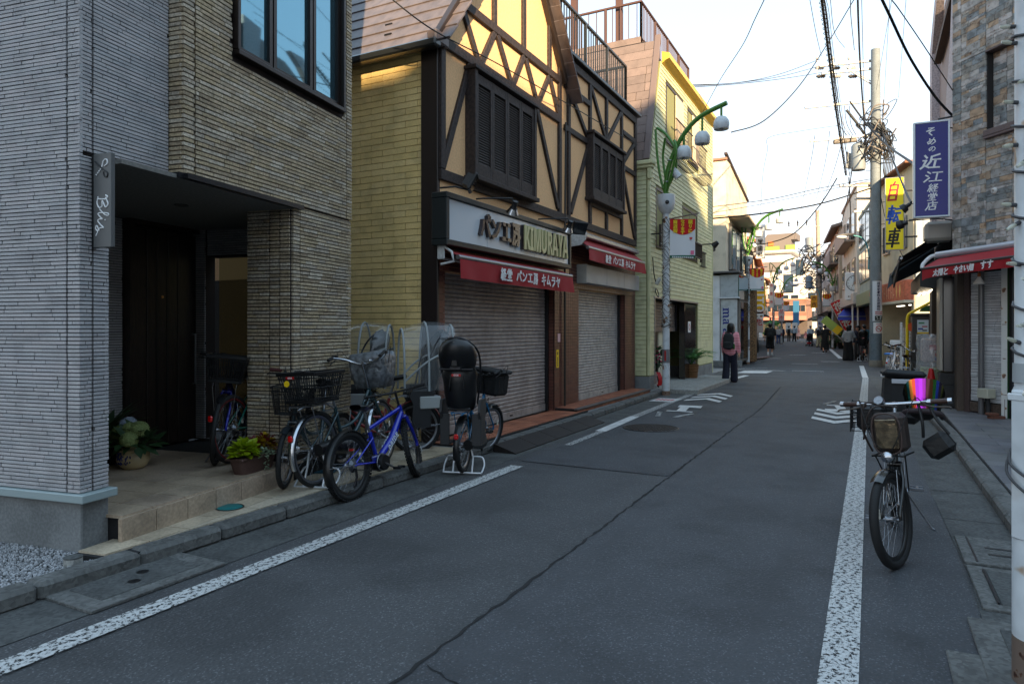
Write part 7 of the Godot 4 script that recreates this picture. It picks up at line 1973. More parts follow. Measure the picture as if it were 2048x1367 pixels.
	for s in [0,-1]:
		var p:Vector3 = bars[0] if s == 0 else bars[-1]
		var q:Vector3 = bars[1] if s == 0 else bars[-2]
		if o.get("bar","city") == "city":q = bars[4] if s == 0 else bars[-5]
		var d := (q - p).normalized()
		part("grip",mb(S).tube([p - d*0.005,p + d*0.11],[0.0165,0.0155],12),o.get("grip",M.rubber),t)
		if o.has("grip_end"):part("grip_end",mb(S).tube([p - d*0.012,p + d*0.012],0.018,12).tube([p + d*0.105,p + d*0.125],0.018,12),o.grip_end,t)
		var l0 := p + d*0.145
		part("brake_lever",mb(S).cbox(l0 + V(0.012,-0.008,0),V(0.035,0.03,0.035),0.006).tube(curve([l0 + V(0.02,-0.012,0),l0 - d*0.06 + V(0.045,-0.028,0),p + V(0.045,-0.035,0),p - d*0.015 + V(0.05,-0.045,0)],4),[0.007,0.007,0.006,0.006,0.006,0.006,0.006,0.006,0.006,0.006,0.006,0.007,0.009],6),o.get("lever",M.black),t)
		part("cable",mb(S).tube(curve([l0 + V(0.03,-0.01,0),l0 + V(0.12,0.03,0) - d*-0.02,Ht + V(0.16,0.05,(l0.z)*0.4),Cr + V(0.06,0.05,0.01*(s + 0.5)),Cr + V(0.0,-0.1,0.03)],6),0.0028,5),M.cable,t)
	part("bell",mb(S*xf(St + V(0.035,0.02,0.07))).lathe([Vector2(0.022,0.0),Vector2(0.02,0.012),Vector2(0,0.02)],12),met,t)
	# saddle
	b = mb()
	b.tube([s0,s1],0.0125,10)
	part("seat_post",b,M.alu,t)
	var g := []
	for k in 9:
		var u := k / 8.0
		var hw := lerpf(0.085,0.018,smoothstep(0.15,0.75,u))*(0.75 if k == 0 else 1.0)*(0.6 if k == 8 else 1.0)
		for q in 12:
			var a := TAU*q / 12.0
			g.append(s1 + V(-0.13 + u*0.27,0.045 + 0.012*cos(u*PI*1.6) + sin(a)*(0.022 if sin(a) > 0 else 0.034),cos(a)*hw))
	part("saddle",mb().grid(g,12,true),o.get("saddle_mat",M.plastic),t)
	b = mb()
	for s in [-1,1]:b.tube([s1 + V(-0.1,0.02,s*0.04),s1 + V(0,-0.005,s*0.02),s1 + V(0.1,0.025,s*0.01)],0.004,5)
	part("saddle_rail",b,M.alu,t)
	# drive
	var ca:float = o.get("crank",0.6)
	b = mb(xf(BB + V(0,0,0.05),0,PI / 2))
	b.torus(Vector3.ZERO,V(0,1,0),0.075,0.006,24,5)
	for k in 5:b.tube([Vector3.ZERO,V(cos(k*TAU / 5)*0.075,0,sin(k*TAU / 5)*0.075)],0.006,5)
	part("chainring",b,M.alu,t)
	for s in [-1,1]:
		var d = V(cos(ca),sin(ca),0)*s
		var e = BB + d*0.16 + V(0,0,s*0.085)
		part("crank",mb().tube([BB + V(0,0,s*0.06),e],[0.012,0.009],8),M.alu,t)
		part("pedal",mb().cbox(e + V(0,0,s*0.055),V(0.085,0.020,0.018),0.004).cbox(e + V(0.038,0,s*0.055),V(0.012,0.024,0.085),0.004).cbox(e + V(-0.038,0,s*0.055),V(0.012,0.024,0.085),0.004).tube([e,e + V(0,0,s*0.09)],0.007,6),o.get("pedal",M.plastic),t)
	part("chain",mb().tube([BB + V(0.0,0.078,0.05),V(0,R + 0.034,0.045),V(-0.034,R,0.045),V(0,R - 0.034,0.045),BB + V(0,-0.078,0.05),BB + V(0.078,0,0.05)],0.004,5,true,true),M.dark_steel,t)
	if o.get("chain_case",false):
		part("chain_case",mb().tube([V(-0.05,R,0.058),V(0.1,R + 0.01,0.06),BB + V(0.06,0,0.062)],[0.055,0.06,0.085],10),o.get("case_mat",M.plastic),t)
	if o.get("gears",false):
		b = mb(xf(A + V(0,0,0.04),0,PI / 2))
		for k in 6:b.lathe([Vector2(0,0.004*k),Vector2(0.06 - 0.006*k,0.004*k),Vector2(0.06 - 0.006*k,0.004*k + 0.002),Vector2(0,0.004*k + 0.002)],20)
		part("cassette",b,M.steel,t)
		part("derailleur",mb().tube([A + V(0,-0.02,0.07),A + V(0.02,-0.10,0.06),A + V(-0.01,-0.18,0.05)],0.012,6).torus(A + V(0.0,-0.17,0.05),V(0,0,1),0.02,0.005,12,5),M.dark_steel,t)
	# mudguards
	if o.get("guards",true):
		var gm:Material = o.get("guard",M.alu)
		for e in 2:
			var c := A if e == 0 else F
			var a0 := 0.2 if e == 0 else 0.55
			var a1 := 3.55 if e == 0 else 3.3
			if o.get("guards",true) is float and e == 1:a1 = o.guards
			var pts := []
			for k in 18:
				var a := lerpf(a0 + 0.45,a1,k / 17.0)
				for q in 5:
					var w := (q - 2) / 2.0
					var rr := R + 0.014 - w*w*0.012
					pts.append(c + V(cos(a)*rr,sin(a)*rr,w*(tr + 0.010)))
			part("mudguard",mb(S if e else Transform3D.IDENTITY).grid(pts,5),gm,t)
			for s in [-1,1]:part("mudguard_stay",mb(S if e else Transform3D.IDENTITY).tube([c + V(0,0,s*0.05),c + V(cos(a1 - 0.5)*(R + 0.006),sin(a1 - 0.5)*(R + 0.006),s*(tr + 0.008))],0.003,5),M.steel,t)
	if o.get("rear_light",true):
		var ra := 2.75
		part("rear_reflector",mb(xf(A + V(cos(ra)*(R + 0.03),sin(ra)*(R + 0.03),0),-PI / 2,0)).cbox(V(0,0,0.0),V(0.045,0.055,0.025),0.01),M.red_glass,t)
	if o.get("lamp",true):
		part("headlamp",mb(S*xf(Cr + V(0.10,o.get("lamp_y",-0.05),o.get("lamp_z",0.0)),0,0,-PI / 2)).lathe([Vector2(0,-0.06),Vector2(0.022,-0.055),Vector2(0.034,0.0),Vector2(0.036,0.02),Vector2(0.030,0.026),Vector2(0,0.032)],16),o.get("lamp_mat",M.steel),t)
	# racks and stands
	if o.get("rack",true):
		b = mb()
		var ry:float = R*2 + 0.06
		for z in [-0.07,0.07]:b.tube([V(0.16,ry,z),V(-0.24,ry,z),V(-0.27,ry - 0.02,z*0.6)],0.006,6)
		for x in [-0.24,-0.1,0.04,0.15]:b.tube([V(x,ry,-0.07),V(x,ry,0.07)],0.005,6)
		for s in [-1,1]:b.tube([V(-0.12,ry,s*0.07),A + V(0,0.02,s*0.065)],0.005,6)
		b.tube([V(0.16,ry,0),s0 - sd*0.02],0.007,6)
		part("rack",b,o.get("rack_mat",M.alu),t)
	if o.get("stand","side") == "side":
		part("kickstand",mb().tube([A + V(0.03,-0.02,-0.07),V(-0.02,0.01,-0.24),V(0.03,0.005,-0.26)],0.008,6),M.alu,t)
	elif o.get("stand","side") == "double":
		b = mb()
		b.tube([V(-0.06,0.012,-0.2),V(-0.06,0.012,0.2)],0.010,8)
		for s in [-1,1]:
			b.tube([A + V(0,-0.02,s*0.07),V(0.0,0.16,s*0.10),V(-0.06,0.012,s*0.10)],0.010,8)
			b.tube(curve([V(0.0,0.17,s*0.10),V(0.06,0.15,s*0.18),V(0.03,0.08,s*0.21),V(-0.06,0.012,s*0.2)],4),0.009,8)
		part("double_stand",b,mat(Color(0.80,0.81,0.82),0.35,{"metal":0.4}),t)
	return t
func front_pose(o: Dictionary) -> Transform3D:
	# where the steered front of such a bicycle sits:origin at the stem top,x forward
	var R:float = o.get("R",0.31)
	var h := V(-0.342,0.94,0)
	var F := V(o.get("wb",1.05),R,0)
	var Cr := F - V(0.05,0.015,0) + h*(R + 0.055)
	var S := Transform3D(Basis(h,deg_to_rad(o.get("steer",0.0))),Vector3.ZERO)
	S.origin = Cr - S.basis*Cr
	return S*Transform3D(Basis(),Cr + h*(0.13 + o.get("stem",0.12)))
func maker_tag(parent: Node3D,x: Transform3D,s := 1.0) -> void:
	part("red_tag",mb().box(Vector3.ZERO,V(0.085,0.022,0.004)*s),M.red,parent,x)
	part("tag_lettering",latin("OGK",0.016*s,0.003,true),M.white_flat,parent,x.translated_local(V(0,0,0.003*s)))
func child_seat(t: Node3D,R: float,wide := 1.0) -> void:
	var s := node("child_seat",t)
	var y := R*2 + 0.08
	var g := []
	# bucket:rows from the pan up to the shoulder line
	var prof := [[0.0,0.13,0.10],[0.06,0.15,0.13],[0.16,0.165,0.145],[0.28,0.17,0.14],[0.36,0.185,0.13],[0.42,0.165,0.10]]
	for p in prof:
		for k in 15:
			var a := lerpf(-1.75,1.75,k / 14.0)
			g.append(V(-0.10 - p[0]*0.15 - cos(a)*p[2],y + p[0],sin(a)*p[1]*wide))
	part("seat_shell",mb().grid(g,15),M.plastic,s)
	part("seat_pan",mb().cbox(V(-0.06,y + 0.015,0),V(0.30,0.03,0.24*wide),0.012),M.plastic,s)
	g = []
	prof = [[0.40,0.15,0.08],[0.46,0.185,0.12],[0.56,0.195,0.15],[0.64,0.175,0.15],[0.70,0.12,0.12],[0.725,0.03,0.06]]
	for p in prof:
		for k in 15:
			var a := lerpf(-1.6,1.6,k / 14.0)
			g.append(V(-0.15 - p[0]*0.16 - cos(a)*p[2],y + p[0],sin(a)*p[1]*wide))
	part("headrest",mb().grid(g,15),M.plastic,s)
	part("seat_rim",mb().tube(curve([V(-0.02,y + 0.05,-0.15),V(-0.10,y + 0.38,-0.20),V(-0.20,y + 0.60,-0.195),V(-0.30,y + 0.715,-0.08),V(-0.30,y + 0.715,0.08),V(-0.20,y + 0.60,0.195),V(-0.10,y + 0.38,0.20),V(-0.02,y + 0.05,0.15)],5),0.011,6),M.dark_steel,s)
	var xx := -0.355
	part("hinge_bar",mb().cbox(V(xx + 0.05,y + 0.42,0),V(0.03,0.02,0.34),0.006).cbox(V(xx + 0.035,y + 0.43,0),V(0.03,0.04,0.12),0.008),M.dark_steel,s)
	part("adjuster",mb().prism([Vector2(-0.03,0),Vector2(0.03,0),Vector2(0.012,0.10),Vector2(-0.012,0.10)],-0.008,0.008),M.black,s,xf(V(xx - 0.003,y + 0.455,0),-PI / 2))
	part("triangle_mark",mb().prism([Vector2(-0.017,0),Vector2(0.017,0),Vector2(0,0.026)],-0.003,0.003),mat(Color(0.6,0.6,0.58),0.5),s,xf(V(-0.378,y + 0.672,0),-PI / 2,0.35))
	for z in [-0.075,0.075]:
		part("shell_rib",mb().tube(curve([V(-0.272,y + 0.36,z*0.8),V(-0.278,y + 0.24,z),V(-0.262,y + 0.20,z*1.1)],4),0.009,6),M.plastic,s)
	maker_tag(s,xf(V(-0.296,y + 0.36,0),-PI / 2),1.1)
	var gm := mat(Color(0.17,0.17,0.175),0.6,{"tex":"fine","scale":2.0})
	for sd in [-1,1]:
		part("leg_guard",mb().prism([Vector2(-0.12,0.10),Vector2(0.10,0.10),Vector2(0.13,-0.02),Vector2(0.09,-0.10),Vector2(0.11,-0.36),Vector2(-0.10,-0.36),Vector2(-0.11,-0.10),Vector2(-0.15,-0.02)],-0.012,0.012),gm,s,xf(V(-0.02,y,sd*0.20*wide),0.0,0,0))
		part("leg_guard_back",mb().cbox(V(-0.125,y - 0.2,sd*0.165*wide),V(0.015,0.32,0.10),0.006),gm,s)
		part("foot_rest",mb().cbox(V(0.02,y - 0.35,sd*0.16*wide),V(0.2,0.02,0.09),0.006),M.plastic,s)
func rain_cover(t: Node3D,R: float) -> void:
	var s := node("rain_cover",t)
	var y := R*2 + 0.05
	var g := []
	for j in 9:
		var u := j / 8.0
		for k in 15:
			var a := PI*k / 14.0
			var w := 0.23*(0.75 + 0.35*sin(PI*minf(u,0.9)))
			var hh := 0.62 + 0.16*sin(PI*(0.25 + 0.6*u))
			g.append(V(-0.44 + u*0.62,y + 0.08 + hh*pow(sin(a),0.7),cos(a)*w))
	part("clear_hood",mb().grid(g,15),M.clear,s)
	g = []
	for j in 6:
		for k in 9:
			var a := lerpf(-1.4,1.4,k / 8.0)
			g.append(V(-0.30 - cos(a)*0.17,y - 0.12 + j*0.13,sin(a)*0.22 + 0.01*sin(j*2.1 + k)))
	part("clear_skirt",mb().grid(g,9),M.clear,s)
	var pm := mat(Color(0.58,0.60,0.60),0.6)
	for u in [0.05,0.55,0.98]:
		var pts := []
		for k in 15:
			var a := PI*k / 14.0
			var w := 0.232*(0.75 + 0.35*sin(PI*minf(u,0.9)))
			var hh := 0.62 + 0.16*sin(PI*(0.25 + 0.6*u))
			pts.append(V(-0.44 + u*0.62,y + 0.08 + hh*pow(sin(a),0.7),cos(a)*w))
		part("piping",mb().tube(pts,0.013,6),pm,s)
	for sd in [-1,1]:
		part("piping",mb().tube(curve([V(-0.42,y + 0.55,sd*0.16),V(-0.1,y + 0.42,sd*0.24),V(0.17,y + 0.18,sd*0.18)],5),0.012,6),pm,s)
	part("grey_flap",mb().cbox(V(-0.12,y - 0.05,-0.22),V(0.24,0.14,0.02),0.01),mat(Color(0.62,0.63,0.62),0.6),s)
func left_bikes() -> void:
	var teal := mat(Color(0.10,0.22,0.24),0.35,{"coat":0.5})
	# small city bicycle facing the street,wire basket in front
	var o := {"R":0.265,"wb":1.0,"tyre":0.022,"paint":mat(Color(0.14,0.23,0.26),0.35,{"coat":0.5}),"steer":19.0,"grip":mat(Color(0.27,0.10,0.09),0.7),"bar":"straight","bar_w":0.26,"stem":0.34,"guard":mat(Color(0.12,0.15,0.17),0.4),"bar_mat":M.black,"lamp":true,"lamp_z":-0.07,"lamp_y":-0.22,"stand":"side","lean":0.06}
	var t := bicycle("small teal-grey bicycle with round wire basket facing the street at the tiled pillar",W(-4.72,5.31,0.105),-77.0,o)
	var P := front_pose(o)
	var b := mb(P)
	wire_basket(b,V(0.20,-0.36,0),0.34,0.26,0.24,0.003)
	part("basket",b,M.black,t)
	# silver-guard bicycle facing away:black rear basket,covered front basket
	o = {"R":0.33,"wb":1.1,"paint":teal,"steer":8.0,"guard":M.steel,"bar_w":0.27,"stem":0.26,"stand":"double","lean":-0.05,"chain_case":true}
	t = bicycle("city bicycle facing away with black slatted rear basket and silver covered front basket",W(-4.29,4.50,0.105),97.0,o)
	b = mb()
	slat_basket(b,V(-0.02,0.76,0),0.40,0.42,0.24)
	part("rear_basket",b,M.plastic,t)
	maker_tag(t,xf(V(-0.23,0.97,-0.06),-PI / 2,0.15),1.0)
	part("yellow_badge",mb(xf(V(-0.225,0.92,-0.10),0,0,PI / 2)).lathe([Vector2(0,0.004),Vector2(0.026,0.004),Vector2(0.028,0)],16),M.yellow,t)
	P = front_pose(o)
	b = mb(P)
	var g := []
	for j in 7:
		for k in 24:
			var a := TAU*k / 24.0
			var q := pow(absf(cos(a)),0.35)*signf(cos(a))
			var z := pow(absf(sin(a)),0.35)*signf(sin(a))
			var w:float = [0.06,0.135,0.165,0.175,0.18,0.165,0.02][j]
			g.append(V(0.24 + q*w*0.95,[-0.26,-0.245,-0.12,0.0,0.05,0.10,0.115][j] + rng.randf_range(-0.012,0.012),z*w*1.15) + V(rng.randf_range(-0.012,0.012),0,rng.randf_range(-0.012,0.012)))
	b.grid(g,24,true)
	part("basket_cover",b,mat(Color(0.58,0.60,0.62),0.42,{"metal":0.5,"tex":"cover","scale":1.2,"bump":1.2}),t)
	# the blue mountain bicycle
	o = {"R":0.30,"wb":1.06,"tyre":0.027,"knobs":true,"style":"mtb","tube":0.019,"paint":mat(Color(0.03,0.13,0.62),0.22,{"coat":0.8}),"fork":mat(Color(0.04,0.10,0.55),0.22,{"coat":0.8}),"fork_r":0.018,"steer":24.0,"bar":"flat","bar_w":0.30,"bar_mat":M.black,"rim":M.black,"rack":false,"gears":true,"guard":M.plastic,"guards":2.0,"lamp":false,"rear_light":false,"saddle":0.50,"seat_tube":0.30,"stem":0.14,"lean":-0.09,"crank":-0.5,"stand":"side"}
	t = bicycle("blue mountain bicycle with knobbly tyres parked at the kerb",W(-3.99,4.60,0.0),94.0,o)
	part("rear_reflector",mb(xf(V(0.13,0.42,-0.06),-PI / 2)).lathe([Vector2(0,-0.01),Vector2(0.026,-0.008),Vector2(0.026,0.008),Vector2(0,0.012)],16),M.red_glass,t)
	part("motor_case",mb(xf(V(0.45,0.25,0.0),0,PI / 2)).lathe([Vector2(0,-0.07),Vector2(0.07,-0.065),Vector2(0.085,0.0),Vector2(0.07,0.07),Vector2(0,0.075)],18),M.black,t)
	# red bicycle with the hooded child seat
	o = {"R":0.30,"wb":1.1,"tyre":0.024,"paint":mat(Color(0.50,0.07,0.05),0.35,{"coat":0.5}),"steer":10.0,"guard":mat(Color(0.50,0.09,0.07),0.4,{"coat":0.4}),"stand":"double","chain_case":true,"rim":M.alu}
	t = bicycle("red bicycle carrying a child seat under a clear rain hood",W(-4.62,6.42,0.06),228.0,o)
	child_seat(t,0.30)
	rain_cover(t,0.30)
	o = {"R":0.30,"wb":1.1,"tyre":0.024,"paint":M.black,"steer":0.0,"guard":M.black,"stand":"double","chain_case":true}
	t = bicycle("bicycle in the gap between the houses, only its hooded child seat showing",W(-5.45,6.38,0.06),200.0,o)
	child_seat(t,0.30)
	rain_cover(t,0.30)
	# turquoise bicycle on its stand in the road
	o = {"R":0.29,"wb":1.12,"tyre":0.025,"paint":mat(Color(0.03,0.36,0.52),0.35,{"coat":0.5}),"steer":-22.0,"bar_w":0.27,"stem":0.24,"guard":M.plastic,"stand":"double","chain_case":true,"lamp":true,"bar_mat":M.black,"rack_mat":mat(Color(0.03,0.36,0.52),0.35)}
	t = bicycle("turquoise bicycle with black child seat standing on the road by the bakery shutter",W(-3.70,5.98,0.012),107.0,o)
	child_seat(t,0.29)
	P = front_pose(o)
	b = mb(P)
	b.cbox(V(0.20,-0.10,0),V(0.26,0.26,0.36),0.03)
	b.cbox(V(0.20,0.045,0),V(0.29,0.04,0.40),0.015)
	part("front_basket_cover",b,mat(Color(0.055,0.057,0.065),0.7,{"tex":"cover","scale":1.5,"bump":0.6}),t)
	part("blue_piping",mb(P).tube([V(0.335,-0.19,-0.15),V(0.335,-0.19,0.15)],0.008,6),mat(Color(0.1,0.25,0.45),0.5),t)
	# two in the dark porch
	o = {"R":0.31,"wb":1.04,"tyre":0.021,"paint":mat(Color(0.06,0.09,0.30),0.35),"fork":mat(Color(0.04,0.10,0.62),0.3,{"coat":0.6}),"steer":18.0,"bar":"flat","stem":0.2,"rack":false,"bar_mat":M.black,"guard":M.plastic}
	t = bicycle("bicycle with bright blue fork and dark front basket inside the porch",W(-5.62,5.15,0.272),-66.0,o)
	P = front_pose(o)
	b = mb(P)
	slat_basket(b,V(0.20,-0.20,0),0.34,0.26,0.22)
	part("basket",b,M.plastic,t)
	part("basket_stay",mb(P).tube([V(0.24,-0.2,0.1),V(0.28,-0.26,0.1),V(0.14,-0.58,0.07)],0.004,5).tube([V(0.24,-0.2,-0.1),V(0.28,-0.26,-0.1),V(0.14,-0.58,-0.07)],0.004,5),M.steel,t)
	o = {"R":0.31,"wb":1.04,"tyre":0.022,"style":"diamond","paint":mat(Color(0.04,0.34,0.29),0.35,{"coat":0.4}),"wall":mat(Color(0.40,0.06,0.07),0.7),"steer":-20.0,"bar":"flat","rack":false,"gears":true,"guards":false,"lamp":false,"saddle":0.50}
	t = bicycle("teal bicycle with red-walled tyres inside the porch beside the tiled pillar",W(-5.14,4.30,0.272),108.0,o)
func right_bike() -> void:
	var brown := mat(Color(0.23,0.13,0.09),0.5,{"tex":"fine"})
	var o := {"R":0.30,"wb":1.06,"tyre":0.027,"paint":mat(Color(0.06,0.058,0.055),0.3,{"coat":0.6}),"steer":-20.0,"bar":"straight","bar_w":0.33,"stem":0.27,"bar_mat":M.steel,"grip":brown,"grip_end":M.steel,"guard":mat(Color(0.07,0.07,0.07),0.25,{"coat":0.7}),"guards":2.35,"rim":mat(Color(0.10,0.10,0.10),0.4),"lever":mat(Color(0.30,0.27,0.25),0.4,{"metal":0.6}),"lamp":true,"lamp_y":0.06,"saddle":0.5,"crank":-0.62,"spokes":30,"stand":"side","pedal":mat(Color(0.45,0.46,0.48),0.35,{"metal":0.7}),"style":"diamond","seat_tube":0.36}
	var t := bicycle("black bicycle facing the viewer at the right with chrome bars, brown grips and bags",W(0.165,5.95,0.0),-91.5,o)
	var P := front_pose(o)
	var leather := mat(Color(0.20,0.155,0.135),0.6,{"tex":"fine","scale":3.0,"bump":0.3})
	# the clear-fronted bag on the front carrier
	part("front_bag",mb(P).cbox(V(0.14,-0.17,0.0),V(0.13,0.25,0.20),0.03),leather,t)
	part("bag_window",mb(P).cbox(V(0.208,-0.175,0.0),V(0.012,0.19,0.135),0.006),mat(Color(0.60,0.52,0.40),0.16,{"coat":1.0,"metal":0.8,"tex":"cover","scale":1.5,"bump":0.3}),t)
	part("bag_piping",mb(P).tube(curve([V(0.208,-0.07,-0.07),V(0.208,-0.07,0.07),V(0.208,-0.28,0.07),V(0.208,-0.28,-0.07)],6,true),0.006,6,false,true),mat(Color(0.26,0.20,0.18),0.6),t)
	part("front_carrier",mb(P).tube([V(0.05,-0.31,0.09),V(0.24,-0.31,0.09),V(0.24,-0.31,-0.09),V(0.05,-0.31,-0.09)],0.007,6).tube([V(0.2,-0.31,0.09),V(0.10,-0.55,0.05)],0.005,5).tube([V(0.2,-0.31,-0.09),V(0.10,-0.55,-0.05)],0.005,5),M.black,t)
	part("clock_dial",mb(P*xf(V(0.055,0.025,0.075),0,0,-1.1)).lathe([Vector2(0,0.018),Vector2(0.028,0.018),Vector2(0.032,0.012),Vector2(0.032,-0.01)],18),M.alu,t)
	part("strap",mb(P).tube(curve([V(0.05,-0.02,0.05),V(0.15,0.02,0.13),V(0.16,-0.15,0.16),V(0.10,-0.30,0.14)],6),0.007,6),leather,t)
	part("strap",mb(P).tube(curve([V(0.05,-0.02,-0.03),V(0.13,-0.0,0.06),V(0.17,-0.05,0.11),V(0.12,-0.22,0.18)],6),0.006,6),leather,t)
	# pouch hanging from the bar end
	part("pouch",mb(P).cbox(V(0.02,-0.27,-0.235),V(0.09,0.14,0.17),0.03,Basis.from_euler(V(0.55,0,0))),mat(Color(0.045,0.045,0.05),0.5,{"tex":"cover","scale":2.0,"bump":0.4}),t)
	part("pouch_strap",mb(P).tube(curve([V(0.0,0.0,-0.14),V(0.03,-0.12,-0.16),V(0.02,-0.22,-0.15)],4),0.010,5).tube(curve([V(0.0,0.0,-0.20),V(0.03,-0.1,-0.24),V(0.02,-0.2,-0.30)],4),0.010,5),M.black,t)
	# rear:wire basket and black bag,rainbow visor on the saddle
	var b := mb()
	for j in 8:
		var y := 0.70 + j*0.028
		b.tube([V(0.02,y,0.30),V(0.02,y,0.02),V(-0.30,y,0.02),V(-0.30,y,0.30)],0.004,5,false,true)
	for q in [[0.02,0.30],[0.02,0.16],[0.02,0.02],[-0.30,0.30],[-0.30,0.02],[-0.14,0.30]]:b.tube([V(q[0],0.69,q[1]),V(q[0],0.91,q[1])],0.005,5)
	b.cbox(V(-0.14,0.8,0.16),V(0.24,0.2,0.2),0.03)
	part("side_basket",b,M.black,t)
	var bag := mat(Color(0.05,0.055,0.065),0.7,{"tex":"cover","scale":1.2,"bump":0.8})
	part("black_bag",mb().cbox(V(-0.20,0.95,-0.05),V(0.28,0.38,0.27),0.05,Basis.from_euler(V(-0.06,0.1,0.05))),bag,t)
	part("bag_flap",mb().cbox(V(-0.19,1.14,-0.055),V(0.30,0.06,0.29),0.025,Basis.from_euler(V(-0.06,0.1,0.05))),bag,t)
	part("bag_strip",mb().cbox(V(-0.045,1.09,-0.05),V(0.012,0.035,0.14),0.004),mat(Color(0.62,0.63,0.65),0.5),t)
	var v := thing("rainbow_visor","dark cap with a curved rainbow-mirrored sun visor resting on the bicycle","cap",W(0.33,5.55,0.91))
	var cols := [Color(0.03,0.03,0.04),Color(0.20,0.20,0.10),Color(0.05,0.45,0.42),Color(0.85,0.50,0.05),Color(0.80,0.25,0.12),Color(0.62,0.06,0.75),Color(0.70,0.10,0.85),Color(0.60,0.06,0.62),Color(0.30,0.05,0.12),Color(0.42,0.20,0.05),Color(0.12,0.42,0.14),Color(0.10,0.22,0.62),Color(0.12,0.06,0.20),Color(0.28,0.30,0.10),Color(0.03,0.03,0.04)]
	for k in 15:
		var g := []
		for j in 9:
			var u := j / 8.0
			for q in 3:
				var a := lerpf(-1.25,1.25,(k + q*0.5) / 15.0)
				var lim := 0.225*pow(maxf(0.0,1.0 - pow(absf(a) / 1.38,3.0)),0.5)
				g.append(V(sin(a)*(0.105 + 0.03*u),0.015 + u*lim,cos(a)*(0.085 - 0.02*u)))
		part("visor_band",mb().grid(g,3),mat(cols[k],0.10,{"metal":0.85,"coat":0.6}),v)
	part("cap_rim",mb().tube(curve([V(-0.115,-0.01,0.0),V(-0.09,0.01,0.07),V(0,0.02,0.105),V(0.09,0.0,0.07),V(0.115,-0.03,0.0)],6),0.020,8),mat(Color(0.17,0.12,0.13),0.7),v)
	part("cap_crown",mb().ball(V(0,0.05,-0.02),V(0.11,0.11,0.08),16),M.black_rough,v)
func far_bikes() -> void:
	var o := {"R":0.31,"wb":1.05,"paint":M.black,"steer":12.0,"stand":"double","guard":M.alu,"chain_case":true,"group":"bicycles parked in front of the cream shop building"}
	var first := bicycle("foremost black city bicycle in the row before the cream shop building",W(0.62,24.6,0.02),70.0,o)
	var b := mb(front_pose(o))
	wire_basket(b,V(0.2,-0.22,0),0.36,0.27,0.24)
	part("basket",b,M.black,first)
	var names := ["second bicycle in the row, half behind the foremost one","third bicycle in the row before the cream shop building","bicycle in the middle of the parked row, turned a little to the wall","fifth bicycle in the parked row, close to the utility pole"]
	for k in 4:
		copy(first,W(0.95 - 0.08*k,25.5 + k*0.85,0.02),deg_to_rad(62.0 + k*7.0),names[k],"bicycle")
	o = {"R":0.31,"wb":1.05,"paint":mat(Color(0.55,0.57,0.6),0.3,{"metal":0.6}),"steer":-8.0,"stand":"double","guard":M.alu,"group":"bicycles parked in front of the cream shop building"}
	var s := bicycle("silver city bicycle with pale blue rear carrier in the parked row",W(0.50,23.4,0.02),78.0,o)
	part("blue_carrier_cover",mb().cbox(V(-0.05,0.70,0),V(0.4,0.05,0.16),0.01),mat(Color(0.15,0.45,0.75),0.5),s)
	part("white_sheet",mb().cbox(V(0.95,1.02,0),V(0.05,0.14,0.30),0.01),M.white_flat,s)
	o = {"R":0.29,"wb":1.04,"paint":mat(Color(0.42,0.44,0.45),0.3,{"metal":0.5}),"steer":-35.0,"stem":0.26,"grip":mat(Color(0.30,0.11,0.08),0.6),"saddle_mat":mat(Color(0.28,0.12,0.07),0.5),"stand":"double","bar_w":0.27}
	t_brown(o)
	o = {"R":0.30,"wb":1.1,"paint":mat(Color(0.3,0.08,0.08),0.4),"stand":"double","guard":M.black,"chain_case":true}
	var c := bicycle("bicycle with black child seat pushed beside the two women near the utility pole",W(-0.30,34.3,0.0),96.0,o)
	child_seat(c,0.30)
	o = {"R":0.31,"wb":1.05,"paint":mat(Color(0.08,0.10,0.14),0.4),"stand":"double","group":"bicycles outside the white corner shop"}
	var d := bicycle("dark bicycle half hidden behind the second street lamp",W(-4.9,28.9,0.02),70.0,o)
	copy(d,W(-5.1,29.7,0.02),1.0,"dark bicycle against the glazed wall behind the second street lamp","bicycle")
	# scooter under a dark cover
	var s2 := thing("covered_scooter","scooter under a dark grey cover on the left beyond the white corner shop","scooter",W(-4.98,34.6),1.9)
	wheel(s2,"front_wheel",xf(V(1.05,0.24,0)),0.24,0.05,{"spokes":12,"reflector":false})
	wheel(s2,"rear_wheel",xf(V(0,0.24,0)),0.24,0.05,{"spokes":12,"reflector":false})
	var g := []
	for j in 8:
		for k in 20:
			var a := TAU*k / 20.0
			var sc:float = [1.0,1.02,1.0,0.95,0.86,0.72,0.5,0.05][j]
			var y:float = [0.3,0.45,0.62,0.80,0.95,1.10,1.20,1.24][j]
			g.append(V(0.5 + cos(a)*0.72*sc - 0.1*j / 8.0,y + 0.18*sc*maxf(0,cos(a))*(j / 8.0),sin(a)*0.30*sc + 0.015*sin(k*3.0 + j)))
	part("cover",mb().grid(g,20,true),mat(Color(0.10,0.105,0.11),0.6,{"tex":"cover","scale":1.0,"bump":1.0}),s2)
func t_brown(o: Dictionary) -> void:
	var t := bicycle("grey bicycle with brown saddle and brown grips behind the visor at the right",W(0.66,16.6,0.02),80.0,o)
	var b := mb(front_pose(o))
	wire_basket(b,V(0.2,-0.24,0),0.36,0.28,0.24)
	part("basket",b,M.black,t)
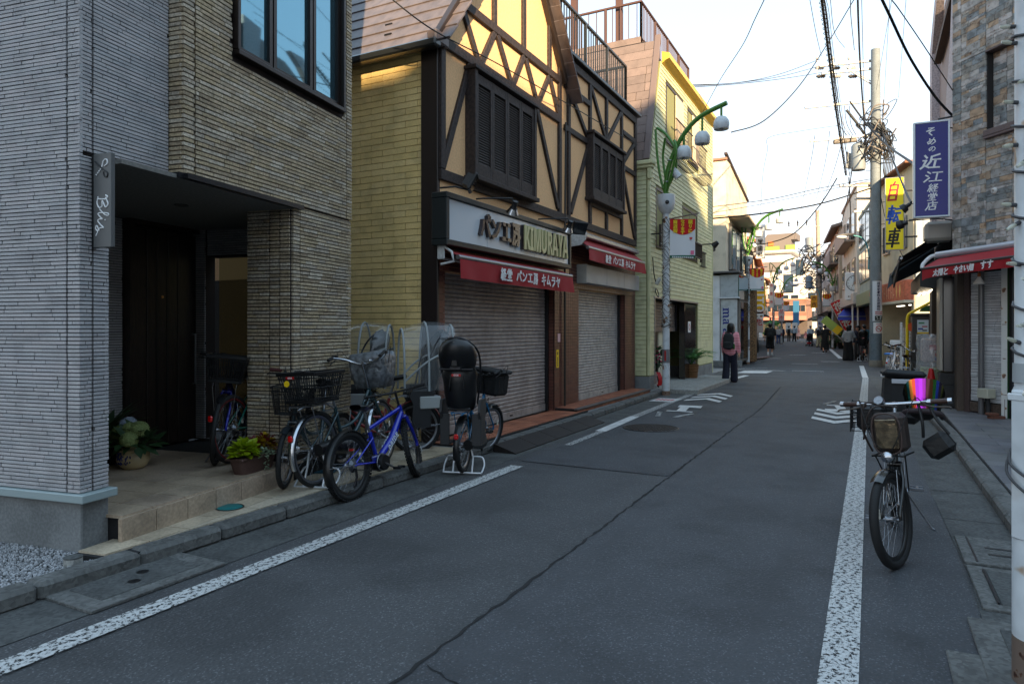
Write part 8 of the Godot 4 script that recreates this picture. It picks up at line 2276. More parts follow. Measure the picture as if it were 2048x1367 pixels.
# a smooth surface round tapered bones:[ax,ay,az,bx,by,bz,ra,rb]
func flesh(bones: Array,cell: float,blend: float,b: MB) -> void:
	var lo := Vector3.ONE*1e9
	var hi := -lo
	for q in bones:
		var r:float = maxf(q[6],q[7])
		for e in 2:
			var p := V(q[e*3],q[e*3 + 1],q[e*3 + 2])
			lo = lo.min(p - Vector3.ONE*r)
			hi = hi.max(p + Vector3.ONE*r)
	lo -= Vector3.ONE*cell*3
	hi += Vector3.ONE*cell*3
	var n := Vector3i((hi - lo) / cell) + Vector3i.ONE
	var f := PackedFloat32Array()
	f.resize(n.x*n.y*n.z)
	f.fill(1.0)
	for q in bones:
		var a := V(q[0],q[1],q[2])
		var c := V(q[3],q[4],q[5])
		var ra:float = q[6]
		var rb:float = q[7]
		var m := maxf(ra,rb) + cell*2.5 + blend
		var g0 := Vector3i((a.min(c) - Vector3.ONE*m - lo) / cell).clamp(Vector3i.ZERO,n - Vector3i.ONE)
		var g1 := Vector3i((a.max(c) + Vector3.ONE*m - lo) / cell).clamp(Vector3i.ZERO,n - Vector3i.ONE)
		var ab := c - a
		var l2 := maxf(ab.length_squared(),1e-9)
		for z in range(g0.z,g1.z + 1):
			for y in range(g0.y,g1.y + 1):
				var row := (z*n.y + y)*n.x
				for x in range(g0.x,g1.x + 1):
					var p := lo + V(x,y,z)*cell
					var u := clampf((p - a).dot(ab) / l2,0.0,1.0)
					var d := p.distance_to(a + ab*u) - lerpf(ra,rb,u)
					var o := f[row + x]
					var h := maxf(blend - absf(d - o),0.0)
					f[row + x] = minf(d,o) - h*h*0.25 / blend
	var ids := PackedInt32Array()
	ids.resize(f.size())
	ids.fill(-1)
	var sx := 1
	var sy := n.x
	var sz := n.x*n.y
	for z in n.z - 1:
		for y in n.y - 1:
			for x in n.x - 1:
				var k := z*sz + y*sy + x
				var s := 0
				for e in 8:
					if f[k + (e & 1)*sx + ((e >> 1) & 1)*sy + (e >> 2)*sz] < 0.0:s += 1
				if s == 0 or s == 8:continue
				var c := Vector3.ZERO
				var m := 0
				for e in [[0,1],[2,3],[4,5],[6,7],[0,2],[1,3],[4,6],[5,7],[0,4],[1,5],[2,6],[3,7]]:
					var i0:int = e[0]
					var i1:int = e[1]
					var d0 := f[k + (i0 & 1)*sx + ((i0 >> 1) & 1)*sy + (i0 >> 2)*sz]
					var d1 := f[k + (i1 & 1)*sx + ((i1 >> 1) & 1)*sy + (i1 >> 2)*sz]
					if (d0 < 0.0) != (d1 < 0.0):
						var u := d0 / (d0 - d1)
						c += V(i0 & 1,(i0 >> 1) & 1,i0 >> 2).lerp(V(i1 & 1,(i1 >> 1) & 1,i1 >> 2),u)
						m += 1
				c /= m
				var gx := f[k + sx] + f[k + sx + sy] + f[k + sx + sz] + f[k + sx + sy + sz] - f[k] - f[k + sy] - f[k + sz] - f[k + sy + sz]
				var gy := f[k + sy] + f[k + sx + sy] + f[k + sy + sz] + f[k + sx + sy + sz] - f[k] - f[k + sx] - f[k + sz] - f[k + sx + sz]
				var gz := f[k + sz] + f[k + sx + sz] + f[k + sy + sz] + f[k + sx + sy + sz] - f[k] - f[k + sx] - f[k + sy] - f[k + sx + sy]
				ids[k] = b.put(lo + (V(x,y,z) + c)*cell,V(gx,gy,gz).normalized())
	for z in range(1,n.z - 1):
		for y in range(1,n.y - 1):
			for x in range(1,n.x - 1):
				var k := z*sz + y*sy + x
				var here := f[k] < 0.0
				for e in [[sx,sy,sz],[sy,sz,sx],[sz,sx,sy]]:
					if (f[k + e[0]] < 0.0) != here:
						var q := [ids[k],ids[k - e[1]],ids[k - e[1] - e[2]],ids[k - e[2]]]
						if q.min() >= 0:
							b.tri(q[0],q[1],q[2]); b.tri(q[0],q[2],q[3])
var hand_mesh:ArrayMesh
func hand() -> ArrayMesh:
	if hand_mesh == null:
		# hangs down:wrist at the origin,palm towards +x,thumb forward (-z)
		var q := [[0,0.01,0,0,-0.05,0,0.026,0.030],[0,-0.045,-0.022,0,-0.085,-0.028,0.020,0.016],[0,-0.045,0.02,0,-0.082,0.024,0.020,0.015]]
		var z := -0.030
		for l in [0.058,0.066,0.060,0.046]:
			q.append([0,-0.088,z,0.006,-0.088 - l*0.5,z*1.08,0.0095,0.009])
			q.append([0.006,-0.088 - l*0.5,z*1.08,0.024,-0.088 - l*0.95,z*1.05,0.0088,0.0075])
			z += 0.0205
		q.append([0.002,-0.03,-0.028,0.014,-0.062,-0.056,0.013,0.010])
		q.append([0.014,-0.062,-0.056,0.022,-0.090,-0.060,0.0098,0.008])
		var b := mb()
		flesh(q,0.0045,0.006,b)
		hand_mesh = b.mesh()
	return hand_mesh
# forward is -z; p holds the pose and the clothes
func person(label: String,at: Vector3,turn: float,p: Dictionary) -> Node3D:
	var t := thing("person",label,"person",at,turn)
	var k:float = p.get("h",1.66) / 1.68
	t.scale = Vector3.ONE*k
	var cell:float = p.get("cell",0.026)
	var st:float = p.get("stride",0.25)
	var bend:float = p.get("bend",0.04)
	var fem:bool = p.get("fem",true)
	var hipw := 0.088
	var shw := 0.165 if fem else 0.19
	var pel := V(0,0.90,0)
	var che := V(0,1.22,-bend*1.2)
	var nek := V(0,1.40,-bend*1.9)
	var hd := V(p.get("look",0.0)*0.03,1.545,-bend*2.2 - 0.02)
	var skin := []
	var torso := [[-0.06,0.92,0,-0.07,1.05,-bend*0.4,0.105,0.092],[0.06,0.92,0,0.07,1.05,-bend*0.4,0.105,0.092],[-0.065,1.05,-bend*0.4,-shw*0.55,che.y + 0.06,che.z,0.092,0.10],[0.065,1.05,-bend*0.4,shw*0.55,che.y + 0.06,che.z,0.092,0.10],[-shw*0.6,1.34,nek.z + 0.01,shw*0.6,1.34,nek.z + 0.01,0.07,0.07]]
	var neck := [[0,1.36,nek.z + 0.01,hd.x,1.48,hd.z + 0.02,0.050,0.046]]
	var head := [[hd.x,hd.y + 0.03,hd.z + 0.015,hd.x,hd.y + 0.025,hd.z - 0.02,0.092,0.082],[hd.x,hd.y - 0.02,hd.z - 0.03,hd.x,hd.y - 0.075,hd.z - 0.052,0.066,0.036],[hd.x,hd.y + 0.005,hd.z - 0.095,hd.x,hd.y - 0.025,hd.z - 0.108,0.009,0.013],[hd.x - 0.078,hd.y,hd.z + 0.005,hd.x - 0.082,hd.y - 0.03,hd.z + 0.005,0.014,0.010],[hd.x + 0.078,hd.y,hd.z + 0.005,hd.x + 0.082,hd.y - 0.03,hd.z + 0.005,0.014,0.010]]
	var legs := []
	var feet := []
	var upper := []
	var fore := []
	var wrists := []
	for s in [-1,1]:
		var f:float = st*s
		var kn := V(s*0.092,0.49,-f*0.42 - 0.02)
		var an := V(s*0.09,0.085,-f*0.72 + (0.10 if f < 0 else 0.0)*absf(st)*2.0)
		legs.append([s*hipw,0.90,0,kn.x,kn.y,kn.z,0.090,0.056])
		legs.append([kn.x,kn.y,kn.z,an.x,an.y,an.z,0.055,0.038])
		feet.append([an.x,0.055,an.z + 0.03,an.x,0.045,an.z - 0.06,0.042,0.042])
		feet.append([an.x,0.045,an.z - 0.06,an.x + s*0.012,0.035,an.z - 0.155,0.040,0.032])
		var sh := V(s*shw,1.355,nek.z + 0.01)
		var el:Vector3
		var wr:Vector3
		var arms:Array = p.get("arms",[])
		if arms.size() == 4:
			el = arms[0 if s < 0 else 2]
			wr = arms[1 if s < 0 else 3]
		else:
			var sw := -f*0.5
			el = V(s*(shw + 0.055),1.085,nek.z + 0.03 - sw*0.35)
			wr = V(s*(shw + 0.075),0.86,nek.z - 0.02 - sw*0.9)
		upper.append([sh.x,sh.y,sh.z,el.x,el.y,el.z,0.050,0.037])
		fore.append([el.x,el.y,el.z,wr.x,wr.y,wr.z,0.037,0.024])
		wrists.append([el,wr,s])
	var b := mb()
	flesh(torso + neck + head + upper + fore + legs + feet,cell,0.03,b)
	part("body",b,p.get("skin",M.skin),t)
	for w in wrists:
		var d:Vector3 = (w[1] - w[0]).normalized()
		var side := V(-w[2],0,0)
		side = (side - d*side.dot(d)).normalized()
		part("hand",hand(),p.get("skin",M.skin),t,Transform3D(Basis(side,-d,side.cross(-d)),w[1]) if w[2] < 0 else Transform3D(Basis(side,-d,side.cross(-d)),w[1]))
	var grow := func(list: Array,a: float,c: float) -> Array:
		var out := []
		for q in list:out.append([q[0],q[1],q[2],q[3],q[4],q[5],q[6] + a,q[7] + c])
		return out
	# clothes follow the body
	b = mb()
	var top:Array = grow.call(torso,0.020,0.020)
	if p.get("long",0.0) > 0.0:top.append_array([[-0.06,0.92,0,-0.06,0.92 - p.long,0,0.12,0.125],[0.06,0.92,0,0.06,0.92 - p.long,0,0.12,0.125]])
	top.append_array(grow.call(upper,0.020,0.022))
	if p.get("sleeve","long") == "long":top.append_array(grow.call(fore,0.022,0.020))
	flesh(top,cell,0.03,b)
	part("top",b,p.get("top",M.black_rough),t)
	b = mb()
	if p.get("skirt",0.0) > 0.0:
		var g := []
		for j in 9:
			for q in 28:
				var a := TAU*q / 28.0
				var u := j / 8.0
				var rr := lerpf(0.135,p.get("flare",0.24),pow(u,0.8)) + 0.012*sin(q*3.0 + 1.0)*u
				g.append(V(cos(a)*rr*1.1,1.0 - u*p.skirt,sin(a)*rr*0.9 + 0.01))
		b.grid(g,28,true)
		part("skirt",b,p.get("bottom",M.black_rough),t)
	else:
		var tr:Array = [[-0.05,0.96,0,-0.06,0.90,0,0.115,0.12],[0.05,0.96,0,0.06,0.90,0,0.115,0.12]]
		var wide:float = p.get("wide",0.016)
		var cut:float = p.get("cut",1.0)
		for q in 4:
			var l:Array = legs[q].duplicate()
			if q % 2 == 1:
				var e := V(l[0],l[1],l[2]).lerp(V(l[3],l[4],l[5]),cut)
				if cut <= 0.0:continue
				l[3] = e.x; l[4] = e.y; l[5] = e.z
				l[6] += wide; l[7] += wide*1.6 + 0.01
			else:
				l[6] += 0.016; l[7] += wide
			tr.append(l)
		flesh(tr,cell,0.02,b)
		part("trousers",b,p.get("bottom",M.black_rough),t)
	b = mb()
	flesh(grow.call(feet,0.010,0.010),cell*0.8,0.02,b)
	part("shoes",b,p.get("shoe",M.shoe),t)
	if p.has("sock"):
		b = mb()
		for q in [1,3]:
			var l:Array = legs[q]
			var e := V(l[0],l[1],l[2]).lerp(V(l[3],l[4],l[5]),0.72)
			b.tube([e,V(l[3],l[4],l[5])],[0.052,0.046],12)
		part("socks",b,p.sock,t)
	# hair and face
	b = mb()
	var hair := [[hd.x,hd.y + 0.045,hd.z + 0.03,hd.x,hd.y + 0.055,hd.z - 0.03,0.098,0.084],[hd.x,hd.y + 0.03,hd.z + 0.045,hd.x,hd.y - 0.02,hd.z + 0.05,0.088,0.075]]
	var hl:float = p.get("hair",0.05)
	if hl > 0.06:
		hair.append_array([[hd.x - 0.03,hd.y,hd.z + 0.05,hd.x - 0.045,hd.y - hl,hd.z + 0.075,0.075,0.05],[hd.x + 0.03,hd.y,hd.z + 0.05,hd.x + 0.05,hd.y - hl*0.9,hd.z + 0.07,0.075,0.045],[hd.x + 0.07,hd.y + 0.01,hd.z + 0.01,hd.x + 0.085,hd.y - hl*0.75,hd.z + 0.03,0.03,0.028],[hd.x - 0.07,hd.y + 0.01,hd.z + 0.01,hd.x - 0.085,hd.y - hl*0.7,hd.z + 0.03,0.03,0.028]])
	flesh(hair,cell*0.6,0.03,b)
	part("hair",b,p.get("hair_mat",M.hair),t)
	b = mb()
	for s in [-1,1]:b.ball(V(hd.x + s*0.032,hd.y + 0.008,hd.z - 0.088),V(0.012,0.008,0.008),8)
	part("eye",b,M.black,t)
	part("mouth",mb().ball(V(hd.x,hd.y - 0.055,hd.z - 0.090),V(0.022,0.006,0.008),8),mat(Color(0.60,0.30,0.28),0.6),t)
	if p.has("cap"):
		part("cap",mb().ball(V(hd.x,hd.y + 0.07,hd.z + 0.0),V(0.108,0.075,0.115),16).cbox(V(hd.x,hd.y + 0.045,hd.z - 0.13),V(0.15,0.012,0.1),0.005),p.cap,t)
	return t
func backpack(label: String,owner_t: Node3D,bend: float,col: Color,s := 1.0) -> void:
	var o := thing("backpack",label,"backpack",owner_t.position,owner_t.rotation.y)
	o.scale = owner_t.scale*s
	var m := mat(col,0.75,{"tex":"fine","scale":3.0})
	var z := 0.185 - bend
	var g := []
	for j in 11:
		var u := j / 10.0
		for q in 24:
			var a := TAU*q / 24.0
			var cx := pow(absf(cos(a)),0.6)*signf(cos(a))
			var cz := pow(absf(sin(a)),0.6)*signf(sin(a))
			var w := 0.15*(1.0 if u < 0.7 else 1.0 - (u - 0.7)*1.1)*(0.3 if j == 0 or j == 10 else 1.0)
			var d := 0.085*(1.05 - 0.45*u)*(0.3 if j == 0 or j == 10 else 1.0)
			g.append(V(cx*w,0.93 + u*0.47,z + cz*d))
	part("pack",mb().grid(g,24,true),m,o)
	part("front_pocket",mb().cbox(V(0,1.05,z + 0.085),V(0.22,0.2,0.06),0.025),m,o)
	for sd in [-1,1]:
		part("shoulder_strap",mb().tube(curve([V(sd*0.09,1.38,z - 0.06),V(sd*0.115,1.425,z - 0.16),V(sd*0.125,1.33,z - 0.30),V(sd*0.13,1.12,z - 0.31),V(sd*0.15,0.98,z - 0.15)],5),0.022,6),m,o)
	part("grab_loop",mb().torus(V(0,1.40,z - 0.02),V(0,0,1),0.03,0.006,14,5),m,o)
func people() -> void:
	var navy := mat(Color(0.085,0.095,0.17),0.85,{"tex":"fine","scale":3.0})
	var black := mat(Color(0.055,0.055,0.06),0.85,{"tex":"fine","scale":3.0})
	var white := mat(Color(0.80,0.80,0.80),0.85)
	# woman in pink stripes:stripes woven into the cloth
	var gt := GradientTexture2D.new()
	gt.width = 8
	gt.height = 64
	gt.fill_from = Vector2(0,0)
	gt.fill_to = Vector2(0,1)
	var gr := Gradient.new()
	gr.interpolation_mode = Gradient.GRADIENT_INTERPOLATE_CONSTANT
	gr.offsets = PackedFloat32Array([0.0,0.5])
	gr.colors = PackedColorArray([Color(0.80,0.42,0.48),Color(0.86,0.63,0.66)])
	gt.gradient = gr
	T["stripe"] = gt
	var pink := mat(Color(1,1,1),0.85,{"tex":"stripe","scale":Vector3(22,22,22),"world":false})
	var w := person("woman with dark shoulder-length hair and a pink striped top walking away",W(-3.41,19.4,0.0),-0.12,{"h":1.63,"top":pink,"bottom":navy,"wide":0.035,"hair":0.19,"stride":0.13,"cell":0.02,"long":0.06})
	backpack("dark grey backpack on the woman in the pink striped top",w,0.04,Color(0.13,0.15,0.16),1.0)
	var bt := thing("green_bottle","small green bottle in the side pocket of the grey backpack","bottle",w.position,w.rotation.y)
	part("bottle_body",mb(xf(V(0.155,0.92,0.16))).lathe([Vector2(0,0),Vector2(0.026,0.0),Vector2(0.026,0.11),Vector2(0.012,0.14),Vector2(0.012,0.15)],12),mat(Color(0.07,0.32,0.09),0.2),bt)
	part("bottle_cap",mb(xf(V(0.155,0.92,0.16))).lathe([Vector2(0.013,0.148),Vector2(0.013,0.17),Vector2(0,0.17)],10),M.white,bt)
	w = person("man in black T-shirt and black shorts with white socks walking away",W(-4.72,38.6,0.0),0.05,{"h":1.74,"fem":false,"sleeve":"short","top":black,"bottom":black,"cut":0.05,"wide":0.045,"sock":white,"shoe":mat(Color(0.72,0.72,0.70),0.7),"stride":0.10,"long":0.05})
	backpack("black backpack on the man in black shorts",w,0.04,Color(0.07,0.08,0.09),1.02)
	person("person in a black top and long black skirt with a thin shoulder strap",W(-2.45,45.8,0.0),0.1,{"h":1.66,"fem":true,"sleeve":"short","top":black,"bottom":black,"skirt":0.86,"flare":0.22,"stride":0.22,"hair":0.05,"arms":[V(-0.27,1.1,0.02),V(-0.20,0.93,-0.12),V(0.26,1.08,0.02),V(0.27,0.86,-0.02)]})
	person("woman in a grey hooded sweatshirt, black cap and wide black trousers",W(-0.88,34.6,0.0),-0.35,{"h":1.62,"top":mat(Color(0.52,0.525,0.53),0.9),"bottom":black,"wide":0.055,"hair":0.17,"cap":black,"stride":0.09,"arms":[V(-0.24,1.08,0.05),V(-0.25,0.85,-0.02),V(0.25,1.12,-0.10),V(0.24,1.05,-0.32)]})
	person("dark-haired woman in black facing the grey-hooded woman behind the child seat",W(-0.45,35.6,0.0),2.5,{"h":1.60,"top":navy,"bottom":black,"wide":0.05,"hair":0.12,"stride":0.05})
	person("person in a teal shirt and black shorts half hidden by the utility pole",W(-0.22,38.8,0.0),0.6,{"h":1.66,"fem":false,"sleeve":"short","top":mat(Color(0.10,0.34,0.42),0.85),"bottom":black,"cut":0.05,"stride":0.15,"cell":0.03})
	var pale := mat(Color(0.72,0.78,0.80),0.9)
	person("person in a pale shirt and cap pushing a black pushchair",W(-4.3,60.8,0.0),PI - 0.1,{"h":1.66,"fem":false,"top":pale,"bottom":mat(Color(0.25,0.28,0.32),0.9),"cap":mat(Color(0.30,0.34,0.42),0.9),"stride":0.18,"cell":0.032,"arms":[V(-0.24,1.12,-0.08),V(-0.20,1.02,-0.34),V(0.24,1.12,-0.08),V(0.20,1.02,-0.34)]})
	person("taller dark-haired person in pale clothes walking beside the pushchair",W(-3.75,61.6,0.0),PI,{"h":1.76,"fem":false,"top":mat(Color(0.76,0.80,0.82),0.9),"bottom":navy,"stride":0.2,"cell":0.032})
	w = person("person in a grey top and cream trousers stooping beside the pushchair",W(-3.5,57.5,0.0),-0.5,{"h":1.6,"top":mat(Color(0.42,0.47,0.52),0.9),"bottom":mat(Color(0.72,0.68,0.55),0.9),"bend":0.10,"stride":0.1,"cell":0.032,"hair_mat":mat(Color(0.45,0.42,0.4),0.8),"arms":[V(-0.23,1.1,-0.12),V(-0.15,1.0,-0.36),V(0.24,1.08,-0.12),V(0.18,0.95,-0.34)]})
	backpack("black pack on the stooping person beside the pushchair",w,0.12,Color(0.06,0.065,0.07),1.0)
	w = person("person in a navy jacket walking away on the left of the far street",W(-7.9,74.0,0.0),0.0,{"h":1.62,"top":mat(Color(0.08,0.11,0.24),0.9),"bottom":black,"stride":0.2,"cell":0.035})
	backpack("dark blue pack on the person in the navy jacket",w,0.04,Color(0.07,0.10,0.22),0.95)
	person("grey-haired person in a white shirt and blue jeans on the left of the far street",W(-7.6,68.0,0.0),0.1,{"h":1.6,"top":white,"bottom":mat(Color(0.16,0.28,0.48),0.9),"hair_mat":mat(Color(0.62,0.60,0.58),0.8),"stride":0.2,"cell":0.035})
	w = person("person in a pale grey shirt and brown trousers, left one of the far pair",W(-7.9,80.5,0.0),0.1,{"h":1.72,"fem":false,"top":mat(Color(0.66,0.68,0.68),0.9),"bottom":mat(Color(0.33,0.27,0.22),0.9),"stride":0.15,"cell":0.035})
	backpack("black pack on the left one of the far pair",w,0.04,Color(0.05,0.05,0.06),0.95)
	person("person in a light blue-grey shirt, right one of the far pair",W(-7.3,80.0,0.0),-0.2,{"h":1.72,"fem":false,"top":mat(Color(0.62,0.68,0.72),0.9),"bottom":black,"stride":0.2,"cell":0.035})
	person("woman in a pale pink dress far down the street",W(-8.0,92.0,0.0),PI,{"h":1.62,"top":mat(Color(0.84,0.62,0.56),0.9),"bottom":mat(Color(0.85,0.64,0.58),0.9),"skirt":0.55,"flare":0.32,"hair":0.12,"stride":0.12,"cell":0.035})
	person("small child in a pink dress beside the woman in pale pink",W(-7.0,91.0,0.0),PI,{"h":1.05,"top":mat(Color(0.84,0.52,0.50),0.9),"bottom":mat(Color(0.84,0.55,0.53),0.9),"skirt":0.5,"flare":0.32,"hair":0.1,"stride":0.1,"cell":0.035})
	# pushchair
	var s := thing("pushchair","black pushchair with red basket coming down the street","pushchair",W(-4.35,60.0,0.0),-0.1)
	for x in [-0.22,0.22]:
		for z in [-0.28,0.26]:
			part("wheel",mb(xf(V(x,0.1,z))).torus(Vector3.ZERO,V(1,0,0),0.075,0.025,16,6).tube([V(-0.02,0,0),V(0.02,0,0)],0.03,8),M.rubber,s)
		part("frame",mb().tube([V(x,0.1,0.26),V(x,0.55,-0.1),V(x,1.0,-0.38)],0.016,6).tube([V(x,0.1,-0.28),V(x,0.6,0.0)],0.016,6),M.alu,s)
	part("handle",mb().tube([V(-0.22,1.0,-0.38),V(0.22,1.0,-0.38)],0.02,6),M.black,s)
	part("seat",mb().cbox(V(0,0.48,0.06),V(0.40,0.08,0.34),0.03).cbox(V(0,0.72,-0.10),V(0.40,0.5,0.07),0.03,Basis.from_euler(V(-0.3,0,0))),black,s)
	var g := []
	for j in 7:
		for k in 11:
			var a := PI*k / 10.0
			var e := lerpf(0.2,1.5,j / 6.0)
			g.append(V(cos(a)*0.25,0.72 + sin(a)*0.30*sin(e) + 0.05,-0.14 + sin(a)*0.34*cos(e)))
	part("hood",mb().grid(g,11),black,s)
	part("red_basket",mb().cbox(V(0,0.26,0.02),V(0.34,0.16,0.36),0.03),mat(Color(0.60,0.07,0.08),0.8),s)
# ---- pots by the porch
func pots() -> void:
	var at := W(-4.40,2.54)
	var B := Basis(V(0,1,0),deg_to_rad(99.7))
	var o := thing("hydrangea_pot","cream glazed pot with blue branch painting and fading green hydrangea heads","potted plant",at + B*V(1.42,0.27,-1.10))
	var cer := mat(Color(0.72,0.64,0.48),0.25,{"coat":0.5,"detail":"blotch"})
	part("pot",mb().lathe([Vector2(0,0.0),Vector2(0.085,0.0),Vector2(0.115,0.03),Vector2(0.135,0.08),Vector2(0.13,0.125),Vector2(0.115,0.15),Vector2(0.125,0.165),Vector2(0.13,0.17),Vector2(0.115,0.165),Vector2(0.1,0.15),Vector2(0,0.14)],32),cer,o)
	var b := mb()
	for k in 46:
		var u := k / 45.0
		var a := 0.9 + u*0.9 + rng.randf_range(-0.18,0.18)
		var y := 0.05 + rng.randf()*0.10
		var r:float = lerpf(0.128,0.137,1.0 - absf(y - 0.085) / 0.06)
		var p := V(cos(a)*r,y,sin(a)*r)
		b.ball(p,V(0.006,0.010,0.006),6)
	part("blue_painting",b,mat(Color(0.06,0.09,0.32),0.3),o)
	leaves(o,"foliage",leaf_mesh(0.13,0.07,0.35),M.leaf_dark,dome(70,V(0.17,0.14,0.17),V(0,0.19,0),0.7,1.2,0.0))
	var petal := mb()
	for k in 4:
		var a := k*PI / 2
		petal.quad(Vector3.ZERO,V(cos(a - 0.5)*0.011,sin(a - 0.5)*0.011,0.003),V(cos(a)*0.016,sin(a)*0.016,0.005),V(cos(a + 0.5)*0.011,sin(a + 0.5)*0.011,0.003),Vector3.BACK)
	var pm := petal.mesh()
	var heads := [[V(-0.10,0.285,0.05),0.085,0],[V(0.05,0.33,-0.02),0.08,0],[V(0.075,0.26,0.09),0.07,0],[V(-0.02,0.34,0.02),0.06,0],[V(-0.16,0.36,-0.06),0.07,1]]
	for q in heads:
		var sp := dome(170,Vector3.ONE*q[1],q[0],0.8,1.2,-0.5)
		for k in sp.size():
			var d:Vector3 = (sp[k].origin - q[0]).normalized()
			sp[k] = Transform3D(Basis.looking_at(-d,V(0.1,1,0.3)).rotated(d,rng.randf()*3),q[0] + d*q[1]*rng.randf_range(0.9,1.02))
		leaves(o,"flower_head",pm,mat([Color(0.50,0.55,0.33),Color(0.62,0.66,0.72)][q[2]],0.7,{"back":Color(0.2,0.2,0.1)}),sp)
		part("flower_core",mb().ball(q[0],Vector3.ONE*q[1]*0.86,12),mat([Color(0.36,0.40,0.2),Color(0.45,0.48,0.5)][q[2]],0.8),o)
	o = thing("dark_leafed_plant","dark strap-leafed plant in the shade beside the porch door","plant",at + B*V(1.5,0.27,-1.5))
	part("pot",mb().lathe([Vector2(0,0),Vector2(0.11,0),Vector2(0.15,0.24),Vector2(0.13,0.24),Vector2(0,0.22)],20),M.black_rough,o)
	var lf := leaf_mesh(0.42,0.07,0.5)
	for k in 26:
		var a := k*GOLD
		part("leaf",lf,M.leaf_dark,o,Transform3D(Basis.from_euler(V(-rng.randf_range(0.5,1.3),a,0)),V(cos(a)*0.02,0.24,sin(a)*0.02)))
	o = thing("planter_box","brown ribbed trough planter with lime, red and yellow foliage on the porch edge","planter",at + B*V(1.66,0.252,-0.03),deg_to_rad(9.7))
	o.rotation.y = deg_to_rad(99.7)
	var pmx := mat(Color(0.33,0.235,0.205),0.6,{"tex":"fine","scale":2.0})
	var g := []
	for j in 3:
		for k in 40:
			var a := TAU*k / 40.0
			var q := pow(absf(cos(a)),0.4)*signf(cos(a))
			var z := pow(absf(sin(a)),0.6)*signf(sin(a))
			var s:float = [0.82,0.95,1.0][j]
			g.append(V(q*0.235*s,[0.015,0.1,0.15][j],z*0.085*s*(1.0 + 0.03*(k % 2))))
	part("trough",mb().grid(g,40,true),pmx,o)
	part("trough_rim",mb().cbox(V(0,0.15,0),V(0.50,0.022,0.19),0.010),pmx,o)
	part("trough_foot",mb().cbox(V(-0.13,0.008,0),V(0.08,0.016,0.12),0.003).cbox(V(0.13,0.008,0),V(0.08,0.016,0.12),0.003),pmx,o)
	part("soil",mb().cbox(V(0,0.158,0),V(0.44,0.01,0.15),0.003),mat(Color(0.12,0.09,0.07),0.95),o)
	leaves(o,"lime_foliage",leaf_mesh(0.062,0.055,0.3),mat(Color(0.50,0.56,0.03),0.55,{"back":Color(0.4,0.5,0.0)}),dome(130,V(0.125,0.13,0.10),V(-0.13,0.17,0.01),0.7,1.25,0.1))
	leaves(o,"red_foliage",leaf_mesh(0.05,0.04,0.3),mat(Color(0.38,0.045,0.06),0.55,{"back":Color(0.3,0.0,0.0)}),dome(90,V(0.10,0.12,0.08),V(0.03,0.17,-0.03),0.7,1.2,0.1))
	leaves(o,"yellow_edged_foliage",leaf_mesh(0.058,0.05,0.3),mat(Color(0.62,0.50,0.05),0.55,{"back":Color(0.4,0.3,0.0)}),dome(70,V(0.11,0.13,0.08),V(0.14,0.17,0.0),0.7,1.2,0.1))
	leaves(o,"red_centre_foliage",leaf_mesh(0.042,0.034,0.3),mat(Color(0.34,0.04,0.05),0.55),dome(70,V(0.115,0.135,0.085),V(0.14,0.172,0.0),0.7,1.2,0.1))
	leaves(o,"pale_ivy",leaf_mesh(0.022,0.018,0.2),mat(Color(0.50,0.56,0.45),0.6),dome(120,V(0.10,0.06,0.07),V(0.02,0.15,0.085),0.7,1.4,0.0) + dome(24,V(0.015,0.10,0.012),V(0.05,0.07,0.10),0.7,1.2,-0.6))
	var mt := thing("teal_mat","teal rubber mat lying under the mountain bicycle on the beige apron","mat",at + B*V(2.65,0.109,0.09),deg_to_rad(99.7))
	part("mat_sheet",mb().cbox(V(0,0.005,0),V(0.55,0.008,0.26),0.002,Basis.from_euler(V(0,0.2,0))),mat(Color(0.05,0.29,0.36),0.7,{"tex":"grit","scale":3.0}),mt)
	part("mat_sheet",mb().cbox(V(0.5,0.006,0.05),V(0.42,0.008,0.24),0.002,Basis.from_euler(V(0,-0.15,0))),mat(Color(0.05,0.27,0.34),0.7,{"tex":"grit","scale":3.0}),mt)
	o = thing("porch_plant_stand","dark plant stand with a trailing pot plant behind the tiled pillar","plant",at + B*V(3.35,0.1,-0.95))
	part("stand",mb().cbox(V(0,0.55,0),V(0.28,1.1,0.28),0.01),mat(Color(0.10,0.10,0.105),0.7),o)
	part("pot",mb(xf(V(0,1.1,0))).lathe([Vector2(0,0),Vector2(0.08,0),Vector2(0.11,0.17),Vector2(0.095,0.17),Vector2(0,0.15)],18),mat(Color(0.30,0.31,0.32),0.5),o)
	leaves(o,"foliage",leaf_mesh(0.12,0.06,0.4),M.leaf_dark,dome(60,V(0.2,0.28,0.2),V(0,1.25,0),0.7,1.2,-0.2))
func wire(label: String,pts: Array,r: float,lashed: int) -> void:
	var c := curve(pts,8)
	var o := thing("overhead_cable",label,"cable",c[0],0.0,"overhead cables of the street")
	var q := []
	for p in c:q.append(p - c[0])
	part("cable_run",mb().tube(q,r,6),M.cable,o)
	if lashed:
		var s := []
		for k in q.size() - 1:
			for e in 10:
				var p:Vector3 = q[k].lerp(q[k + 1],e / 10.0)
				var a := (k*10 + e)*0.8
				var d:Vector3 = (q[k + 1] - q[k]).normalized()
				var u := d.cross(Vector3.UP).normalized()
				s.append(p + (u*cos(a) + d.cross(u)*sin(a))*r*1.9)
		part("lashing",mb().tube(s,r*0.28,4),M.cable_grey,o)
		part("second_core",mb().tube(q.map(func(p): return p + V(0.05,-r * 1.8,0)),r * 0.5,5),M.cable,o)
